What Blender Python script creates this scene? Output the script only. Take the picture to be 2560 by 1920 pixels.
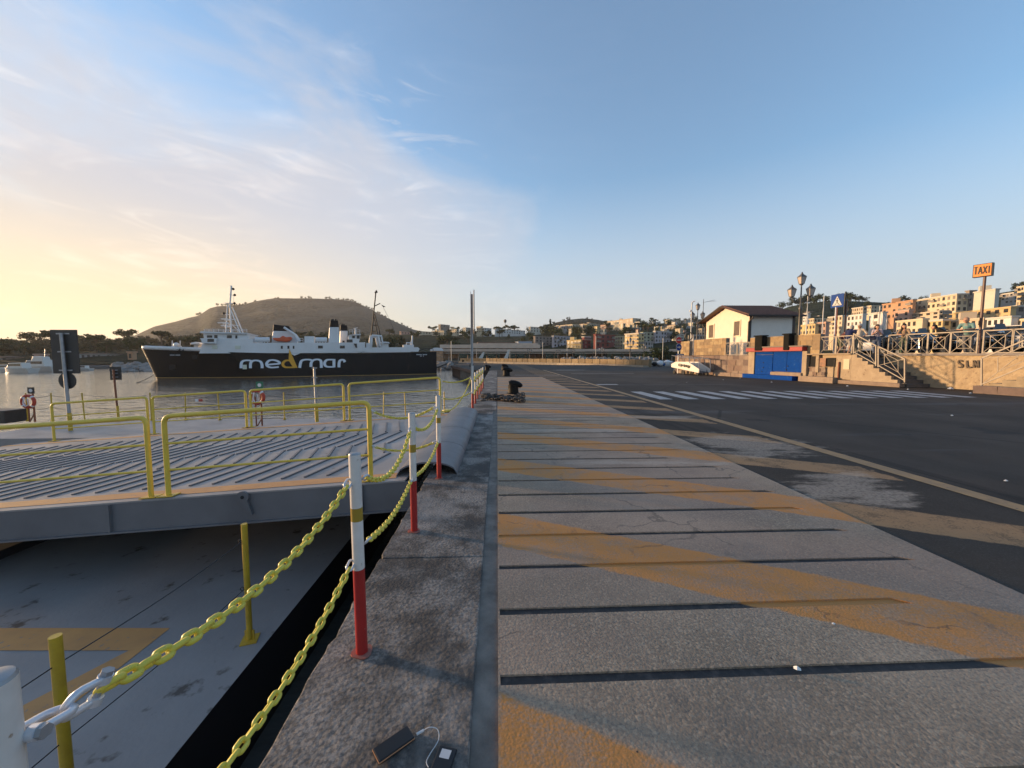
import bpy, bmesh, math, random
from mathutils import Vector, Matrix, noise
from mathutils.geometry import delaunay_2d_cdt
random.seed(7)
R = math.radians
scn = bpy.context.scene
for o in list(bpy.data.objects): bpy.data.objects.remove(o, do_unlink=True)

# ---------------------------------------------------------------- camera
CAM_H, YAW, PITCH, FPX = 1.58, R(2.2), math.atan(68/960), 960.0
cam_d = bpy.data.cameras.new('camera'); cam = bpy.data.objects.new('camera', cam_d)
scn.collection.objects.link(cam); scn.camera = cam
cam.location = (0, 0, CAM_H)
cam.rotation_euler = (math.pi/2 - PITCH, 0, -YAW)
cam_d.sensor_width = 36; cam_d.lens = 36*FPX/2560
cam_d.clip_start = .05; cam_d.clip_end = 20000
# ---------------------------------------------------------------- sky, sun, exposure
HAZE = .00011
SKY_TINT = (.82, 1.10, 1.36, 1)
SUN_AZ, SUN_EL = R(-70), R(4.0)        # azimuth clockwise from +Y
wd = bpy.data.worlds.new('World'); scn.world = wd; wd.use_nodes = True
def build_world():
    nt = wd.node_tree; N = nt.nodes; L = nt.links
    for n in list(N): N.remove(n)
    out = N.new('ShaderNodeOutputWorld'); bg = N.new('ShaderNodeBackground')
    sky = N.new('ShaderNodeTexSky'); sky.sky_type = 'NISHITA'; sky.sun_disc = False
    sky.sun_elevation = SUN_EL; sky.sun_rotation = SUN_AZ
    sky.air_density = 1.0; sky.dust_density = .5; sky.ozone_density = 1.6
    bg.inputs['Strength'].default_value = .15
    tc = N.new('ShaderNodeTexCoord')
    def math_(op, a, b=None, c=None, clamp=False):
        n = N.new('ShaderNodeMath'); n.operation = op; n.use_clamp = clamp
        for i, v in enumerate((a, b, c)):
            if v is None: continue
            if isinstance(v, (int, float)): n.inputs[i].default_value = v
            else: L.new(v, n.inputs[i])
        return n.outputs[0]
    def mapr(v, a, b, c=0., d=1.):
        n = N.new('ShaderNodeMapRange'); n.interpolation_type = 'SMOOTHSTEP'
        L.new(v, n.inputs[0])
        for i, x in enumerate((a, b, c, d)): n.inputs[i+1].default_value = x
        return n.outputs[0]
    sep = N.new('ShaderNodeSeparateXYZ'); L.new(tc.outputs['Generated'], sep.inputs[0])
    x, y, z = sep.outputs
    zc = math_('MAXIMUM', math_('ADD', z, .07), .03)
    px = math_('DIVIDE', x, zc); py = math_('DIVIDE', y, zc)
    comb = N.new('ShaderNodeCombineXYZ'); L.new(px, comb.inputs[0]); L.new(py, comb.inputs[1])
    # closeness to the sun's azimuth/elevation
    sd = Vector((math.sin(SUN_AZ)*math.cos(SUN_EL), math.cos(SUN_AZ)*math.cos(SUN_EL), math.sin(SUN_EL)))
    dt = N.new('ShaderNodeVectorMath'); dt.operation = 'DOT_PRODUCT'
    L.new(tc.outputs['Generated'], dt.inputs[0]); dt.inputs[1].default_value = sd
    near = dt.outputs['Value']
    def cloud(rot, sx, sy, scale, lo, hi, detail=9, dist=.6, off=0):
        mp = N.new('ShaderNodeMapping'); L.new(comb.outputs[0], mp.inputs[0])
        mp.inputs['Rotation'].default_value = (0, 0, R(rot)); mp.inputs['Scale'].default_value = (sx, sy, 1)
        mp.inputs['Location'].default_value = (off, off*.37, 0)
        nz = N.new('ShaderNodeTexNoise'); L.new(mp.outputs[0], nz.inputs[0])
        nz.inputs['Scale'].default_value = scale; nz.inputs['Detail'].default_value = detail
        nz.inputs['Roughness'].default_value = .58; nz.inputs['Distortion'].default_value = dist
        return mapr(nz.outputs['Fac'], lo, hi)
    az = math_('ARCTAN2', x, y); dirv = N.new('ShaderNodeCombineXYZ'); L.new(az, dirv.inputs[0]); L.new(math_('ARCSINE', z), dirv.inputs[1])
    def dcloud(rot, sx, sy, scale, lo, hi, detail, dist, off):
        mp = N.new('ShaderNodeMapping'); L.new(dirv.outputs[0], mp.inputs[0]); mp.inputs['Rotation'].default_value = (0, 0, R(rot)); mp.inputs['Scale'].default_value = (sx, sy, 1); mp.inputs['Location'].default_value = (off, off*.6, 0)
        nz = N.new('ShaderNodeTexNoise'); L.new(mp.outputs[0], nz.inputs[0]); nz.inputs['Scale'].default_value = scale; nz.inputs['Detail'].default_value = detail; nz.inputs['Roughness'].default_value = .60; nz.inputs['Distortion'].default_value = dist
        return mapr(nz.outputs['Fac'], lo, hi)
    veil = dcloud(14, .8, 1.8, 2.3, .25, .75, 9, .7, 3.3)         # broad thin veil
    wisp = math_('MULTIPLY', dcloud(24, .75, 3.4, 5.5, .42, .74, 11, 1.5, 1.2), dcloud(18, .8, 1.5, 2.4, .38, .62, 4, .4, 5.7))   # combed cirrus in banks
    n01 = mapr(near, -.25, .92)
    top = math_('MULTIPLY_ADD', n01, .30, .225)                    # how high the milky veil reaches
    t = math_('SUBTRACT', math_('MULTIPLY_ADD', math_('SUBTRACT', veil, .5), .25, z), top)
    k1 = math_('MULTIPLY', mapr(t, .20, -.22), math_('MULTIPLY_ADD', n01, .62, .36))
    t2 = math_('SUBTRACT', z, math_('MULTIPLY_ADD', n01, .38, .30))
    k2 = math_('MULTIPLY', math_('MULTIPLY', wisp, mapr(t2, .10, -.12)), math_('MULTIPLY_ADD', n01, .95, .02))
    k = math_('MAXIMUM', k1, k2)
    k = math_('MULTIPLY_ADD', math_('MULTIPLY', k1, k2), .25, k, clamp=True)
    k3 = math_('MULTIPLY', mapr(z, .50, .02), .88)
    k = math_('MAXIMUM', k, math_('MAXIMUM', k3, .10))
    # veil colour: cool grey-lilac away from the sun, cream near it
    warm = math_('MULTIPLY', mapr(near, .25, .98), mapr(z, .34, .06))
    cm = N.new('ShaderNodeMix'); cm.data_type = 'RGBA'; L.new(warm, cm.inputs[0])
    cm.inputs[6].default_value = (1.62, 1.66, 1.84, 1); cm.inputs[7].default_value = (2.75, 2.2, 1.38, 1)
    lift = N.new('ShaderNodeMix'); lift.data_type = 'RGBA'; lift.blend_type = 'ADD'
    L.new(math_('MULTIPLY', math_('MULTIPLY', wisp, n01), .5), lift.inputs[0]); L.new(cm.outputs[2], lift.inputs[6]); lift.inputs[7].default_value = (1.6, 1.5, 1.35, 1)
    tint = N.new('ShaderNodeMix'); tint.data_type = 'RGBA'; tint.blend_type = 'MULTIPLY'; tint.inputs[0].default_value = 1
    L.new(sky.outputs[0], tint.inputs[6]); tint.inputs[7].default_value = SKY_TINT
    mx = N.new('ShaderNodeMix'); mx.data_type = 'RGBA'
    L.new(k, mx.inputs[0]); L.new(tint.outputs[2], mx.inputs[6]); L.new(lift.outputs[2], mx.inputs[7])
    L.new(mx.outputs[2], bg.inputs['Color']); L.new(bg.outputs[0], out.inputs[0])
build_world()
sun_d = bpy.data.lights.new('sun', 'SUN'); sun = bpy.data.objects.new('sun', sun_d); scn.collection.objects.link(sun)
sun_d.energy = 3.9; sun_d.angle = R(3.5); sun_d.color = (1, .66, .36)
sun.location = (-60, 30, 30)
sun.rotation_euler = (math.pi/2 - SUN_EL, 0, math.pi - SUN_AZ)
scn.view_settings.view_transform = 'Standard'; scn.view_settings.look = 'None'
scn.view_settings.gamma = 1; scn.view_settings.exposure = 1.4

# ---------------------------------------------------------------- helpers
_f = Vector((math.sin(YAW)*math.cos(PITCH), math.cos(YAW)*math.cos(PITCH), -math.sin(PITCH)))
_r = Vector((math.cos(YAW), -math.sin(YAW), 0)); _u = _r.cross(_f)
CAM = Vector((0, 0, CAM_H))
def ray(px, py): return _f + _r*((px-1280)/FPX) + _u*((960-py)/FPX)
def G(px, py, z=0.):
    d = ray(px, py); return CAM + d*((z-CAM_H)/d.z)
def A(px, py, Y):
    d = ray(px, py); return CAM + d*(Y/d.y)
def PL(px, py, p0, n):            # hit a vertical plane through p0 with normal n
    d = ray(px, py); return CAM + d*((Vector(p0)-CAM).dot(n)/d.dot(n))
C = scn.collection.objects
ORG = {}
def tag(o, label=None, cat=None, group=None, kind=None):
    if label: o['label'] = label
    if cat: o['category'] = cat
    if group: o['group'] = group
    if kind: o['kind'] = kind
    return o
def thing(name, label, cat, loc=(0, 0, 0), group=None, rz=0):
    o = bpy.data.objects.new(name, None); C.link(o); o.location = loc; o.empty_display_size = .1
    o.rotation_euler = (0, 0, rz); ORG[o.name] = Vector(loc)
    return tag(o, label, cat, group)
def basis(d):
    d = Vector(d).normalized(); a = Vector((0, 0, 1)) if abs(d.z) < .95 else Vector((1, 0, 0))
    s = d.cross(a).normalized(); return s, s.cross(d).normalized(), d
class MB:
    def __init__(s): s.v = []; s.f = []; s.m = []; s.mi = 0
    def add(s, vs, fs):
        b = len(s.v); s.v += [Vector(p) for p in vs]
        s.f += [tuple(b+i for i in f) for f in fs]; s.m += [s.mi]*len(fs); return s
    def box(s, c, sz, rz=0, rot=None):
        x, y, z = (q/2 for q in sz); c = Vector(c)
        M = rot if rot is not None else Matrix.Rotation(rz, 3, 'Z')
        P = [c + M @ Vector((a*x, b*y, d*z)) for d in (-1, 1) for b in (-1, 1) for a in (-1, 1)]
        return s.add(P, [(0, 2, 3, 1), (4, 5, 7, 6), (0, 1, 5, 4), (2, 6, 7, 3), (0, 4, 6, 2), (1, 3, 7, 5)])
    def bar(s, a, b, w, h, up=None):          # box beam between two points
        a, b = Vector(a), Vector(b); d = (b-a)
        if up is None: sx, sy, _ = basis(d)
        else:
            dn = d.normalized(); sx = dn.cross(Vector(up)).normalized(); sy = sx.cross(dn).normalized()
        P = [p + sx*(i*w/2) + sy*(j*h/2) for p in (a, b) for j in (-1, 1) for i in (-1, 1)]
        return s.add(P, [(0, 2, 3, 1), (4, 5, 7, 6), (0, 1, 5, 4), (2, 6, 7, 3), (0, 4, 6, 2), (1, 3, 7, 5)])
    def cyl(s, a, b, r0, r1=None, n=10, cap=True):
        r1 = r0 if r1 is None else r1
        a, b = Vector(a), Vector(b); sx, sy, _ = basis(b-a); P = []
        for p, r in ((a, r0), (b, r1)):
            P += [p + (sx*math.cos(2*math.pi*i/n) + sy*math.sin(2*math.pi*i/n))*r for i in range(n)]
        F = [(i, (i+1) % n, n+(i+1) % n, n+i) for i in range(n)]
        if cap: F += [tuple(range(n-1, -1, -1)), tuple(range(n, 2*n))]
        return s.add(P, F)
    def tube(s, pts, r, n=8, close=False, rad=None, cap=True):
        pts = [Vector(p) for p in pts]; P = []; k = len(pts); last = None
        for i, p in enumerate(pts):
            if close: d = pts[(i+1) % k] - pts[i-1]
            else: d = pts[min(i+1, k-1)] - pts[max(i-1, 0)]
            if last is None: sx, sy, _ = basis(d)
            else:
                dn = d.normalized(); sx = (last - dn*last.dot(dn)).normalized(); sy = sx.cross(dn).normalized()
            last = sx; rr = rad[i] if rad else r
            P += [p + (sx*math.cos(2*math.pi*j/n) + sy*math.sin(2*math.pi*j/n))*rr for j in range(n)]
        F = []
        for i in range(k if close else k-1):
            a, b = i*n, ((i+1) % k)*n
            F += [(a+j, a+(j+1) % n, b+(j+1) % n, b+j) for j in range(n)]
        if not close and cap: F += [tuple(range(n-1, -1, -1)), tuple(range((k-1)*n, k*n))]
        return s.add(P, F)
    def lathe(s, c, prof, n=14):               # prof: (radius, z)
        c = Vector(c); P = []; k = len(prof)
        for r, z in prof: P += [c + Vector((r*math.cos(2*math.pi*j/n), r*math.sin(2*math.pi*j/n), z)) for j in range(n)]
        F = [(i*n+j, i*n+(j+1) % n, (i+1)*n+(j+1) % n, (i+1)*n+j) for i in range(k-1) for j in range(n)]
        F += [tuple(range(n-1, -1, -1)), tuple(range((k-1)*n, k*n))]
        return s.add(P, F)
    def prism(s, poly, z0, z1):                # poly in xy
        k = len(poly)
        P = [Vector((p[0], p[1], z0)) for p in poly] + [Vector((p[0], p[1], z1)) for p in poly]
        return s.add(P, [tuple(range(k-1, -1, -1)), tuple(range(k, 2*k))] + [(i, (i+1) % k, k+(i+1) % k, k+i) for i in range(k)])
    def slab(s, poly3, off):                   # 3d polygon extruded by a vector
        k = len(poly3); off = Vector(off); P = [Vector(p) for p in poly3]; P += [p+off for p in P]
        return s.add(P, [tuple(range(k-1, -1, -1)), tuple(range(k, 2*k))] + [(i, (i+1) % k, k+(i+1) % k, k+i) for i in range(k)])
    def quad(s, *p): return s.add(p, [tuple(range(len(p)))])
    def ball(s, c, r, n=10, m=6, sc=(1, 1, 1)):
        c = Vector(c); P = [c + Vector((0, 0, -r*sc[2]))]
        for i in range(1, m):
            t = -math.pi/2 + math.pi*i/m
            P += [c + Vector((math.cos(t)*math.cos(2*math.pi*j/n)*r*sc[0], math.cos(t)*math.sin(2*math.pi*j/n)*r*sc[1], math.sin(t)*r*sc[2])) for j in range(n)]
        P.append(c + Vector((0, 0, r*sc[2]))); F = [(0, 1+(j+1) % n, 1+j) for j in range(n)]
        for i in range(m-2): F += [(1+i*n+j, 1+i*n+(j+1) % n, 1+(i+1)*n+(j+1) % n, 1+(i+1)*n+j) for j in range(n)]
        e = len(P)-1; F += [(e, 1+(m-2)*n+j, 1+(m-2)*n+(j+1) % n) for j in range(n)]
        return s.add(P, F)
    def mesh(s, name, mats, org=(0, 0, 0), smooth=None):
        org = Vector(org); me = bpy.data.meshes.new(name)
        me.from_pydata([p-org for p in s.v], [], s.f)
        for m in (mats if isinstance(mats, (list, tuple)) else [mats]): me.materials.append(m)
        if len(me.materials) > 1: me.polygons.foreach_set('material_index', s.m)
        bm = bmesh.new(); bm.from_mesh(me); bmesh.ops.recalc_face_normals(bm, faces=bm.faces)
        if smooth is not None:
            for f in bm.faces: f.smooth = True
            for e in bm.edges:
                if len(e.link_faces) == 2 and e.calc_face_angle(0) > R(smooth): e.smooth = False
        bm.to_mesh(me); bm.free(); me.update(); return me
    def build(s, name, mats, parent=None, smooth=None, label=None, cat=None, group=None, kind=None, org=None, bevel=0):
        if parent is not None: og = ORG[parent.name]
        elif org is not None: og = Vector(org)
        else:
            xs = [p.x for p in s.v]; ys = [p.y for p in s.v]; zs = [p.z for p in s.v]
            og = Vector(((min(xs)+max(xs))/2, (min(ys)+max(ys))/2, min(zs)))
        o = bpy.data.objects.new(name, s.mesh(name, mats, og, smooth)); C.link(o)
        if parent is not None: o.parent = parent
        else: o.location = og
        ORG[o.name] = og
        if bevel:
            b = o.modifiers.new('bevel', 'BEVEL'); b.width = bevel; b.segments = 2; b.limit_method = 'ANGLE'; b.angle_limit = R(40)
        return tag(o, label, cat, group, kind)
def inst(name, mesh, parent, M):               # shared-mesh child placed by a matrix in world space
    o = bpy.data.objects.new(name, mesh); C.link(o)
    og = ORG[parent.name] if parent else Vector()
    o.matrix_basis = Matrix.Translation(-og) @ M
    if parent: o.parent = parent
    ORG[o.name] = og
    return o
def copy_tree(o, parent=None):
    c = o.copy(); C.link(c)
    if parent: c.parent = parent
    for ch in o.children: copy_tree(ch, c)
    return c

# ---------------------------------------------------------------- materials
MATS = {}
def mat(name, col, rough=.6, metal=0., col2=None, scale=3., amt=.5, bump=0., bscale=None, detail=6, spec=.5,
        spots=None, sscale=20., slo=.6, shi=.68, emit=None, coat=0., coords='Object', stretch=(1, 1, 1)):
    if name in MATS: return MATS[name]
    m = bpy.data.materials.new(name); m.use_nodes = True; nt = m.node_tree; N = nt.nodes; L = nt.links
    b = N['Principled BSDF']; b.inputs['Roughness'].default_value = rough; b.inputs['Metallic'].default_value = metal
    b.inputs['Specular IOR Level'].default_value = spec
    if coat: b.inputs['Coat Weight'].default_value = coat; b.inputs['Coat Roughness'].default_value = .15
    c4 = lambda c: (c[0], c[1], c[2], 1)
    b.inputs['Base Color'].default_value = c4(col)
    if emit: b.inputs['Emission Color'].default_value = c4(col); b.inputs['Emission Strength'].default_value = emit
    m.diffuse_color = c4(col)
    if col2 or bump or spots:
        tc = N.new('ShaderNodeTexCoord'); mp = N.new('ShaderNodeMapping'); L.new(tc.outputs[coords], mp.inputs[0])
        mp.inputs['Scale'].default_value = stretch
        def nz(sc, d=detail, r=.6):
            n = N.new('ShaderNodeTexNoise'); L.new(mp.outputs[0], n.inputs[0])
            n.inputs['Scale'].default_value = sc; n.inputs['Detail'].default_value = d; n.inputs['Roughness'].default_value = r
            return n.outputs['Fac']
        last = None
        if col2:
            mr = N.new('ShaderNodeMapRange'); L.new(nz(scale), mr.inputs[0])
            mr.inputs[1].default_value = .5-.25*amt-.08; mr.inputs[2].default_value = .5+.25*amt+.08-.16*(1-amt)
            mx = N.new('ShaderNodeMix'); mx.data_type = 'RGBA'; L.new(mr.outputs[0], mx.inputs[0])
            mx.inputs[6].default_value = c4(col); mx.inputs[7].default_value = c4(col2); last = mx.outputs[2]
        if spots:
            mr = N.new('ShaderNodeMapRange'); L.new(nz(sscale, 4), mr.inputs[0])
            mr.inputs[1].default_value = slo; mr.inputs[2].default_value = shi
            mx = N.new('ShaderNodeMix'); mx.data_type = 'RGBA'; L.new(mr.outputs[0], mx.inputs[0])
            if last: L.new(last, mx.inputs[6])
            else: mx.inputs[6].default_value = c4(col)
            mx.inputs[7].default_value = c4(spots); last = mx.outputs[2]
        if last: L.new(last, b.inputs['Base Color'])
        if bump:
            bp = N.new('ShaderNodeBump'); bp.inputs['Strength'].default_value = min(1, bump); bp.inputs['Distance'].default_value = .02 if not bscale or bscale > 3 else .1
            L.new(nz(bscale or scale*4, 5), bp.inputs['Height']); L.new(bp.outputs[0], b.inputs['Normal'])
    MATS[name] = m; return m
# ================================================================ WATER AND QUAY
ZW = -2.22                                        # water level
def node_mat(name):
    m = bpy.data.materials.new(name); m.use_nodes = True; MATS[name] = m
    nt = m.node_tree; N = nt.nodes; L = nt.links; b = N['Principled BSDF']
    tc = N.new('ShaderNodeTexCoord'); P = tc.outputs['Object']
    class K: pass
    k = K(); k.m = m; k.N = N; k.L = L; k.b = b; k.P = P
    def put(sock, v):
        if isinstance(v, (int, float)): sock.default_value = v
        elif isinstance(v, tuple): sock.default_value = v if len(v) == 4 or sock.type == 'VECTOR' else (*v, 1)
        else: L.new(v, sock)
    def mth(op, a, b_=None, c=None, clamp=False):
        n = N.new('ShaderNodeMath'); n.operation = op; n.use_clamp = clamp
        for i, v in enumerate((a, b_, c)):
            if v is not None: put(n.inputs[i], v)
        return n.outputs[0]
    def mapped(scale=(1, 1, 1), rot=0, loc=(0, 0, 0)):
        n = N.new('ShaderNodeMapping'); L.new(P, n.inputs[0]); n.inputs['Scale'].default_value = scale
        n.inputs['Rotation'].default_value = (0, 0, rot); n.inputs['Location'].default_value = loc; return n.outputs[0]
    def noise_(scale, detail=6, rough=.6, vec=None, dist=0):
        n = N.new('ShaderNodeTexNoise'); L.new(vec or P, n.inputs[0]); n.inputs['Scale'].default_value = scale
        n.inputs['Detail'].default_value = detail; n.inputs['Roughness'].default_value = rough; n.inputs['Distortion'].default_value = dist
        return n.outputs['Fac']
    def voro(scale, vec=None, out='Distance', feature='F1'):
        n = N.new('ShaderNodeTexVoronoi'); n.feature = feature; L.new(vec or P, n.inputs[0]); n.inputs['Scale'].default_value = scale
        return n.outputs[out]
    def rng(v, a, b_, c=0., d=1., smooth=True):
        n = N.new('ShaderNodeMapRange'); put(n.inputs[0], v)
        if smooth: n.interpolation_type = 'SMOOTHSTEP'
        for i, q in enumerate((a, b_, c, d)): n.inputs[i+1].default_value = q
        return n.outputs[0]
    def mix(f, a, b_, mode='MIX'):
        n = N.new('ShaderNodeMix'); n.data_type = 'RGBA'; n.blend_type = mode
        put(n.inputs[0], f); put(n.inputs[6], a); put(n.inputs[7], b_); return n.outputs[2]
    def bump(h, strength=.5, dist=.01, prev=None):
        n = N.new('ShaderNodeBump'); L.new(h, n.inputs['Height']); n.inputs['Strength'].default_value = strength; n.inputs['Distance'].default_value = dist
        if prev: L.new(prev, n.inputs['Normal'])
        return n.outputs[0]
    k.put, k.mth, k.mapped, k.noise, k.voro, k.rng, k.mix, k.bump = put, mth, mapped, noise_, voro, rng, mix, bump
    s = N.new('ShaderNodeSeparateXYZ'); L.new(P, s.inputs[0]); k.x, k.y, k.z = s.outputs
    return k
def stripes_over(k, base, x0, x1, wear_lo, wear_hi, c1=(.56, .235, .05), c2=(.46, .205, .06)):
    """painted orange hatching, bands of t = y + .48 x, worn by noise"""
    wob = k.mth('MULTIPLY', k.mth('SUBTRACT', k.noise(7, 4), .5), .10)
    t = k.mth('ADD', k.mth('MULTIPLY_ADD', k.x, .525, k.y), wob)
    u = k.mth('FLOORED_MODULO', k.mth('SUBTRACT', t, 3.13), 2.1)
    band = k.mth('MULTIPLY', k.rng(u, .0, .03), k.rng(u, .70, .66))
    inx = k.mth('MULTIPLY', k.rng(k.mth('ADD', k.x, wob), x0, x0+.03), k.rng(k.mth('ADD', k.x, k.mth('MULTIPLY', wob, 3.)), x1, x1-.06))
    wear = k.rng(k.mth('MULTIPLY_ADD', k.noise(55, 3, .8), .42, k.mth('MULTIPLY', k.noise(2.6, 10, .78), .68)), wear_lo+.07, wear_hi-.015)
    f = k.mth('MULTIPLY', k.mth('MULTIPLY', band, inx), k.mth('MULTIPLY_ADD', wear, .60, .38))
    return k.mix(f, base, k.mix(k.noise(1.1, 5), c1, c2)), f
BLOTCH = [(G(1870, 1113), 1.05, .85, .1), (G(2110, 1216), .85, .40, .5), (G(2200, 1243), .55, .25, .4), (G(1640, 1157), 1.25, .16, -.06), (G(1430, 1075), 1.5, .24, -.05), (G(1650, 1042), 1.2, .3, .0), (G(1420, 925), 2.2, 1.6, .3)]
def blotches(k, base):
    """spilt lime and cement smears, each with its own outline"""
    nz = k.mth('MULTIPLY', k.mth('SUBTRACT', k.noise(1.5, 9, .72, k.mapped((.6, 1.6, 1), .25)), .5), 3.6); f = None
    for c, rx, ry, a in BLOTCH:
        dx = k.mth('SUBTRACT', k.x, c.x); dy = k.mth('SUBTRACT', k.y, c.y); ca, sa = math.cos(a), math.sin(a)
        u = k.mth('DIVIDE', k.mth('MULTIPLY_ADD', dx, ca, k.mth('MULTIPLY', dy, sa)), rx); v = k.mth('DIVIDE', k.mth('MULTIPLY_ADD', dx, -sa, k.mth('MULTIPLY', dy, ca)), ry)
        d = k.mth('SQRT', k.mth('ADD', k.mth('MULTIPLY', u, u), k.mth('MULTIPLY', v, v)))
        g = k.rng(k.mth('ADD', d, nz), 1.15, .55); f = g if f is None else k.mth('MAXIMUM', f, g)
    return k.mix(k.mth('MULTIPLY', f, k.rng(k.noise(28, 4, .7), .25, .60, .15, .62)), base, (.44, .37, .30))
def concrete_mat():
    k = node_mat('apron_concrete')
    peb = k.voro(75, out='Color'); sepc = k.N.new('ShaderNodeSeparateColor'); k.L.new(peb, sepc.inputs[0])
    fine = k.noise(60, 5, .7)
    base = k.mix(k.rng(k.noise(.9, 8, .65), .35, .66), (.255, .190, .128), (.42, .312, .212))
    base = k.mix(k.mth('MULTIPLY', k.rng(sepc.outputs[0], .55, .98), .5), base, (.56, .43, .30))
    base = k.mix(k.mth('MULTIPLY', k.rng(fine, .55, .36), .55), base, (.075, .07, .07))
    base = k.mix(k.mth('MULTIPLY', k.rng(k.noise(.55, 5, .6, k.mapped((1, 1.6, 1), .3)), .52, .68), .55), base, (.13, .115, .10))   # oily stains
    base = k.mix(k.mth('MULTIPLY', k.rng(k.noise(.42, 7, .62, k.mapped((.55, 2.2, 1), -.1, (4, 2, 0))), .60, .70), .75), base, (.44, .36, .28))  # lime bloom
    slab = k.N.new('ShaderNodeTexWhiteNoise'); slab.noise_dimensions = '1D'; k.L.new(k.mth('FLOOR', k.mth('DIVIDE', k.mth('SUBTRACT', k.y, 1.27), .505)), slab.inputs['W'])
    base = k.mix(k.mth('MULTIPLY', slab.outputs['Value'], .30), base, (.17, .135, .10))
    base = k.mix(k.mth('MULTIPLY', k.rng(k.noise(.35, 4, .5, k.mapped((1, 1, 1), .0, (31, 7, 0))), .45, .60), .35), base, (.30, .20, .16))
    col, f = stripes_over(k, base, -.015, 3.62, .40, .60)
    warp = k.N.new('ShaderNodeVectorMath'); warp.operation = 'MULTIPLY_ADD'; nzc = k.N.new('ShaderNodeTexNoise'); k.L.new(k.P, nzc.inputs[0]); nzc.inputs['Scale'].default_value = 3.5; nzc.inputs['Detail'].default_value = 6; k.L.new(nzc.outputs['Color'], warp.inputs[0]); warp.inputs[1].default_value = (.5, .5, 0); k.L.new(k.P, warp.inputs[2])
    crk = k.mth('MULTIPLY', k.rng(k.voro(.75, warp.outputs[0], 'Distance', 'DISTANCE_TO_EDGE'), .010, .002), k.rng(k.noise(.9, 3), .48, .58)); col = k.mix(k.mth('MULTIPLY', crk, .5), col, (.05, .045, .04))
    pits = k.rng(k.voro(9), .060, .035); col = k.mix(k.mth('MULTIPLY', k.mth('MULTIPLY', pits, k.rng(k.noise(2.3, 3), .52, .60)), .9), col, (.03, .027, .025))
    col = blotches(k, col)
    dust = k.rng(k.noise(1.7, 9, .72, k.mapped((1, 1, 1), 0, (3, 8, 0))), .50, .72)
    col = k.mix(k.mth('MULTIPLY', dust, .35), col, (.30, .26, .22))
    col = k.mix(k.mth('MULTIPLY', k.rng(k.noise(3.3, 9, .75, k.mapped((1, .5, 1), .9, (1, 5, 0))), .57, .70), .45), col, (.085, .078, .072))
    k.L.new(col, k.b.inputs['Base Color'])
    k.put(k.b.inputs['Roughness'], .82)
    h = k.mth('ADD', k.mth('MULTIPLY', k.voro(75), -.6), k.mth('MULTIPLY', fine, .9))
    k.L.new(k.bump(h, .38, .006), k.b.inputs['Normal']); return k.m
def groove_mat():
    k = node_mat('groove_fill')
    base = k.mix(k.rng(k.noise(14, 5), .45, .7), (.030, .024, .022), (.075, .058, .050))
    base = k.mix(k.rng(k.noise(4, 6), .70, .76), base, (.30, .30, .33))
    col, f = stripes_over(k, base, -.015, 3.62, .30, .50)
    k.L.new(col, k.b.inputs['Base Color']); k.put(k.b.inputs['Roughness'], .7); return k.m
def lip_mat():
    k = node_mat('lip_concrete')
    base = k.mix(k.rng(k.noise(1.6, 9, .74), .40, .62), (.055, .048, .042), (.28, .25, .22))
    base = k.mix(k.mth('MULTIPLY', k.rng(k.noise(42, 5, .7), .56, .40), .6), base, (.03, .03, .032))
    base = k.mix(k.mth('MULTIPLY', k.rng(k.noise(.8, 5, .6, k.mapped((1.5, .6, 1), 0, (7, 1, 0))), .54, .66), .5), base, (.38, .35, .32))
    base = k.mix(k.mth('MULTIPLY', k.rng(k.noise(3, 4, .6), .62, .70), .25), base, (.15, .12, .10))
    k.L.new(base, k.b.inputs['Base Color']); k.put(k.b.inputs['Roughness'], .85)
    h = k.mth('ADD', k.noise(30, 6, .7), k.mth('MULTIPLY', k.voro(48), -.5))
    k.L.new(k.bump(h, .75, .012), k.b.inputs['Normal']); return k.m
def asphalt_mat():
    k = node_mat('asphalt')
    base = k.mix(k.rng(k.noise(.35, 8, .6, k.mapped((1, .5, 1))), .36, .66), (.032, .026, .021), (.062, .050, .040))
    base = k.mix(k.mth('MULTIPLY', k.rng(k.noise(.25, 6, .6, k.mapped((.3, 2.5, 1), .12)), .56, .66), .5), base, (.10, .098, .10))
    base = k.mix(k.mth('MULTIPLY', k.rng(k.noise(90, 3, .7), .5, .7), .5), base, (.10, .09, .08))
    tyre = k.mth('MULTIPLY', k.rng(k.noise(2.2, 2, .5, k.mapped((1, .03, 1), .10)), .60, .68), k.rng(k.noise(.3, 4), .42, .55)); base = k.mix(k.mth('MULTIPLY', tyre, .5), base, (.012, .011, .011))
    seam = k.rng(k.voro(.16, k.mapped((1, .45, 1), .08), 'Distance', 'DISTANCE_TO_EDGE'), .006, .002); base = k.mix(k.mth('MULTIPLY', seam, .6), base, (.010, .010, .010))
    oil = k.rng(k.voro(.8, None), .11, .06); base = k.mix(k.mth('MULTIPLY', oil, .45), base, (.010, .010, .010))
    base = k.mix(k.mth('MULTIPLY', k.rng(k.noise(.6, 6, .6, k.mapped((1, 1, 1), 0, (9, 3, 0))), .63, .67), .6), base, (.018, .018, .02))
    col, f = stripes_over(k, base, 3.4, 5.25, .38, .58, (.38, .225, .11), (.28, .18, .10))
    col = blotches(k, col)
    k.L.new(col, k.b.inputs['Base Color']); k.put(k.b.inputs['Roughness'], .88); k.put(k.b.inputs['Specular IOR Level'], .25)
    k.L.new(k.bump(k.noise(110, 4, .7), .5, .006), k.b.inputs['Normal']); return k.m
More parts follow.
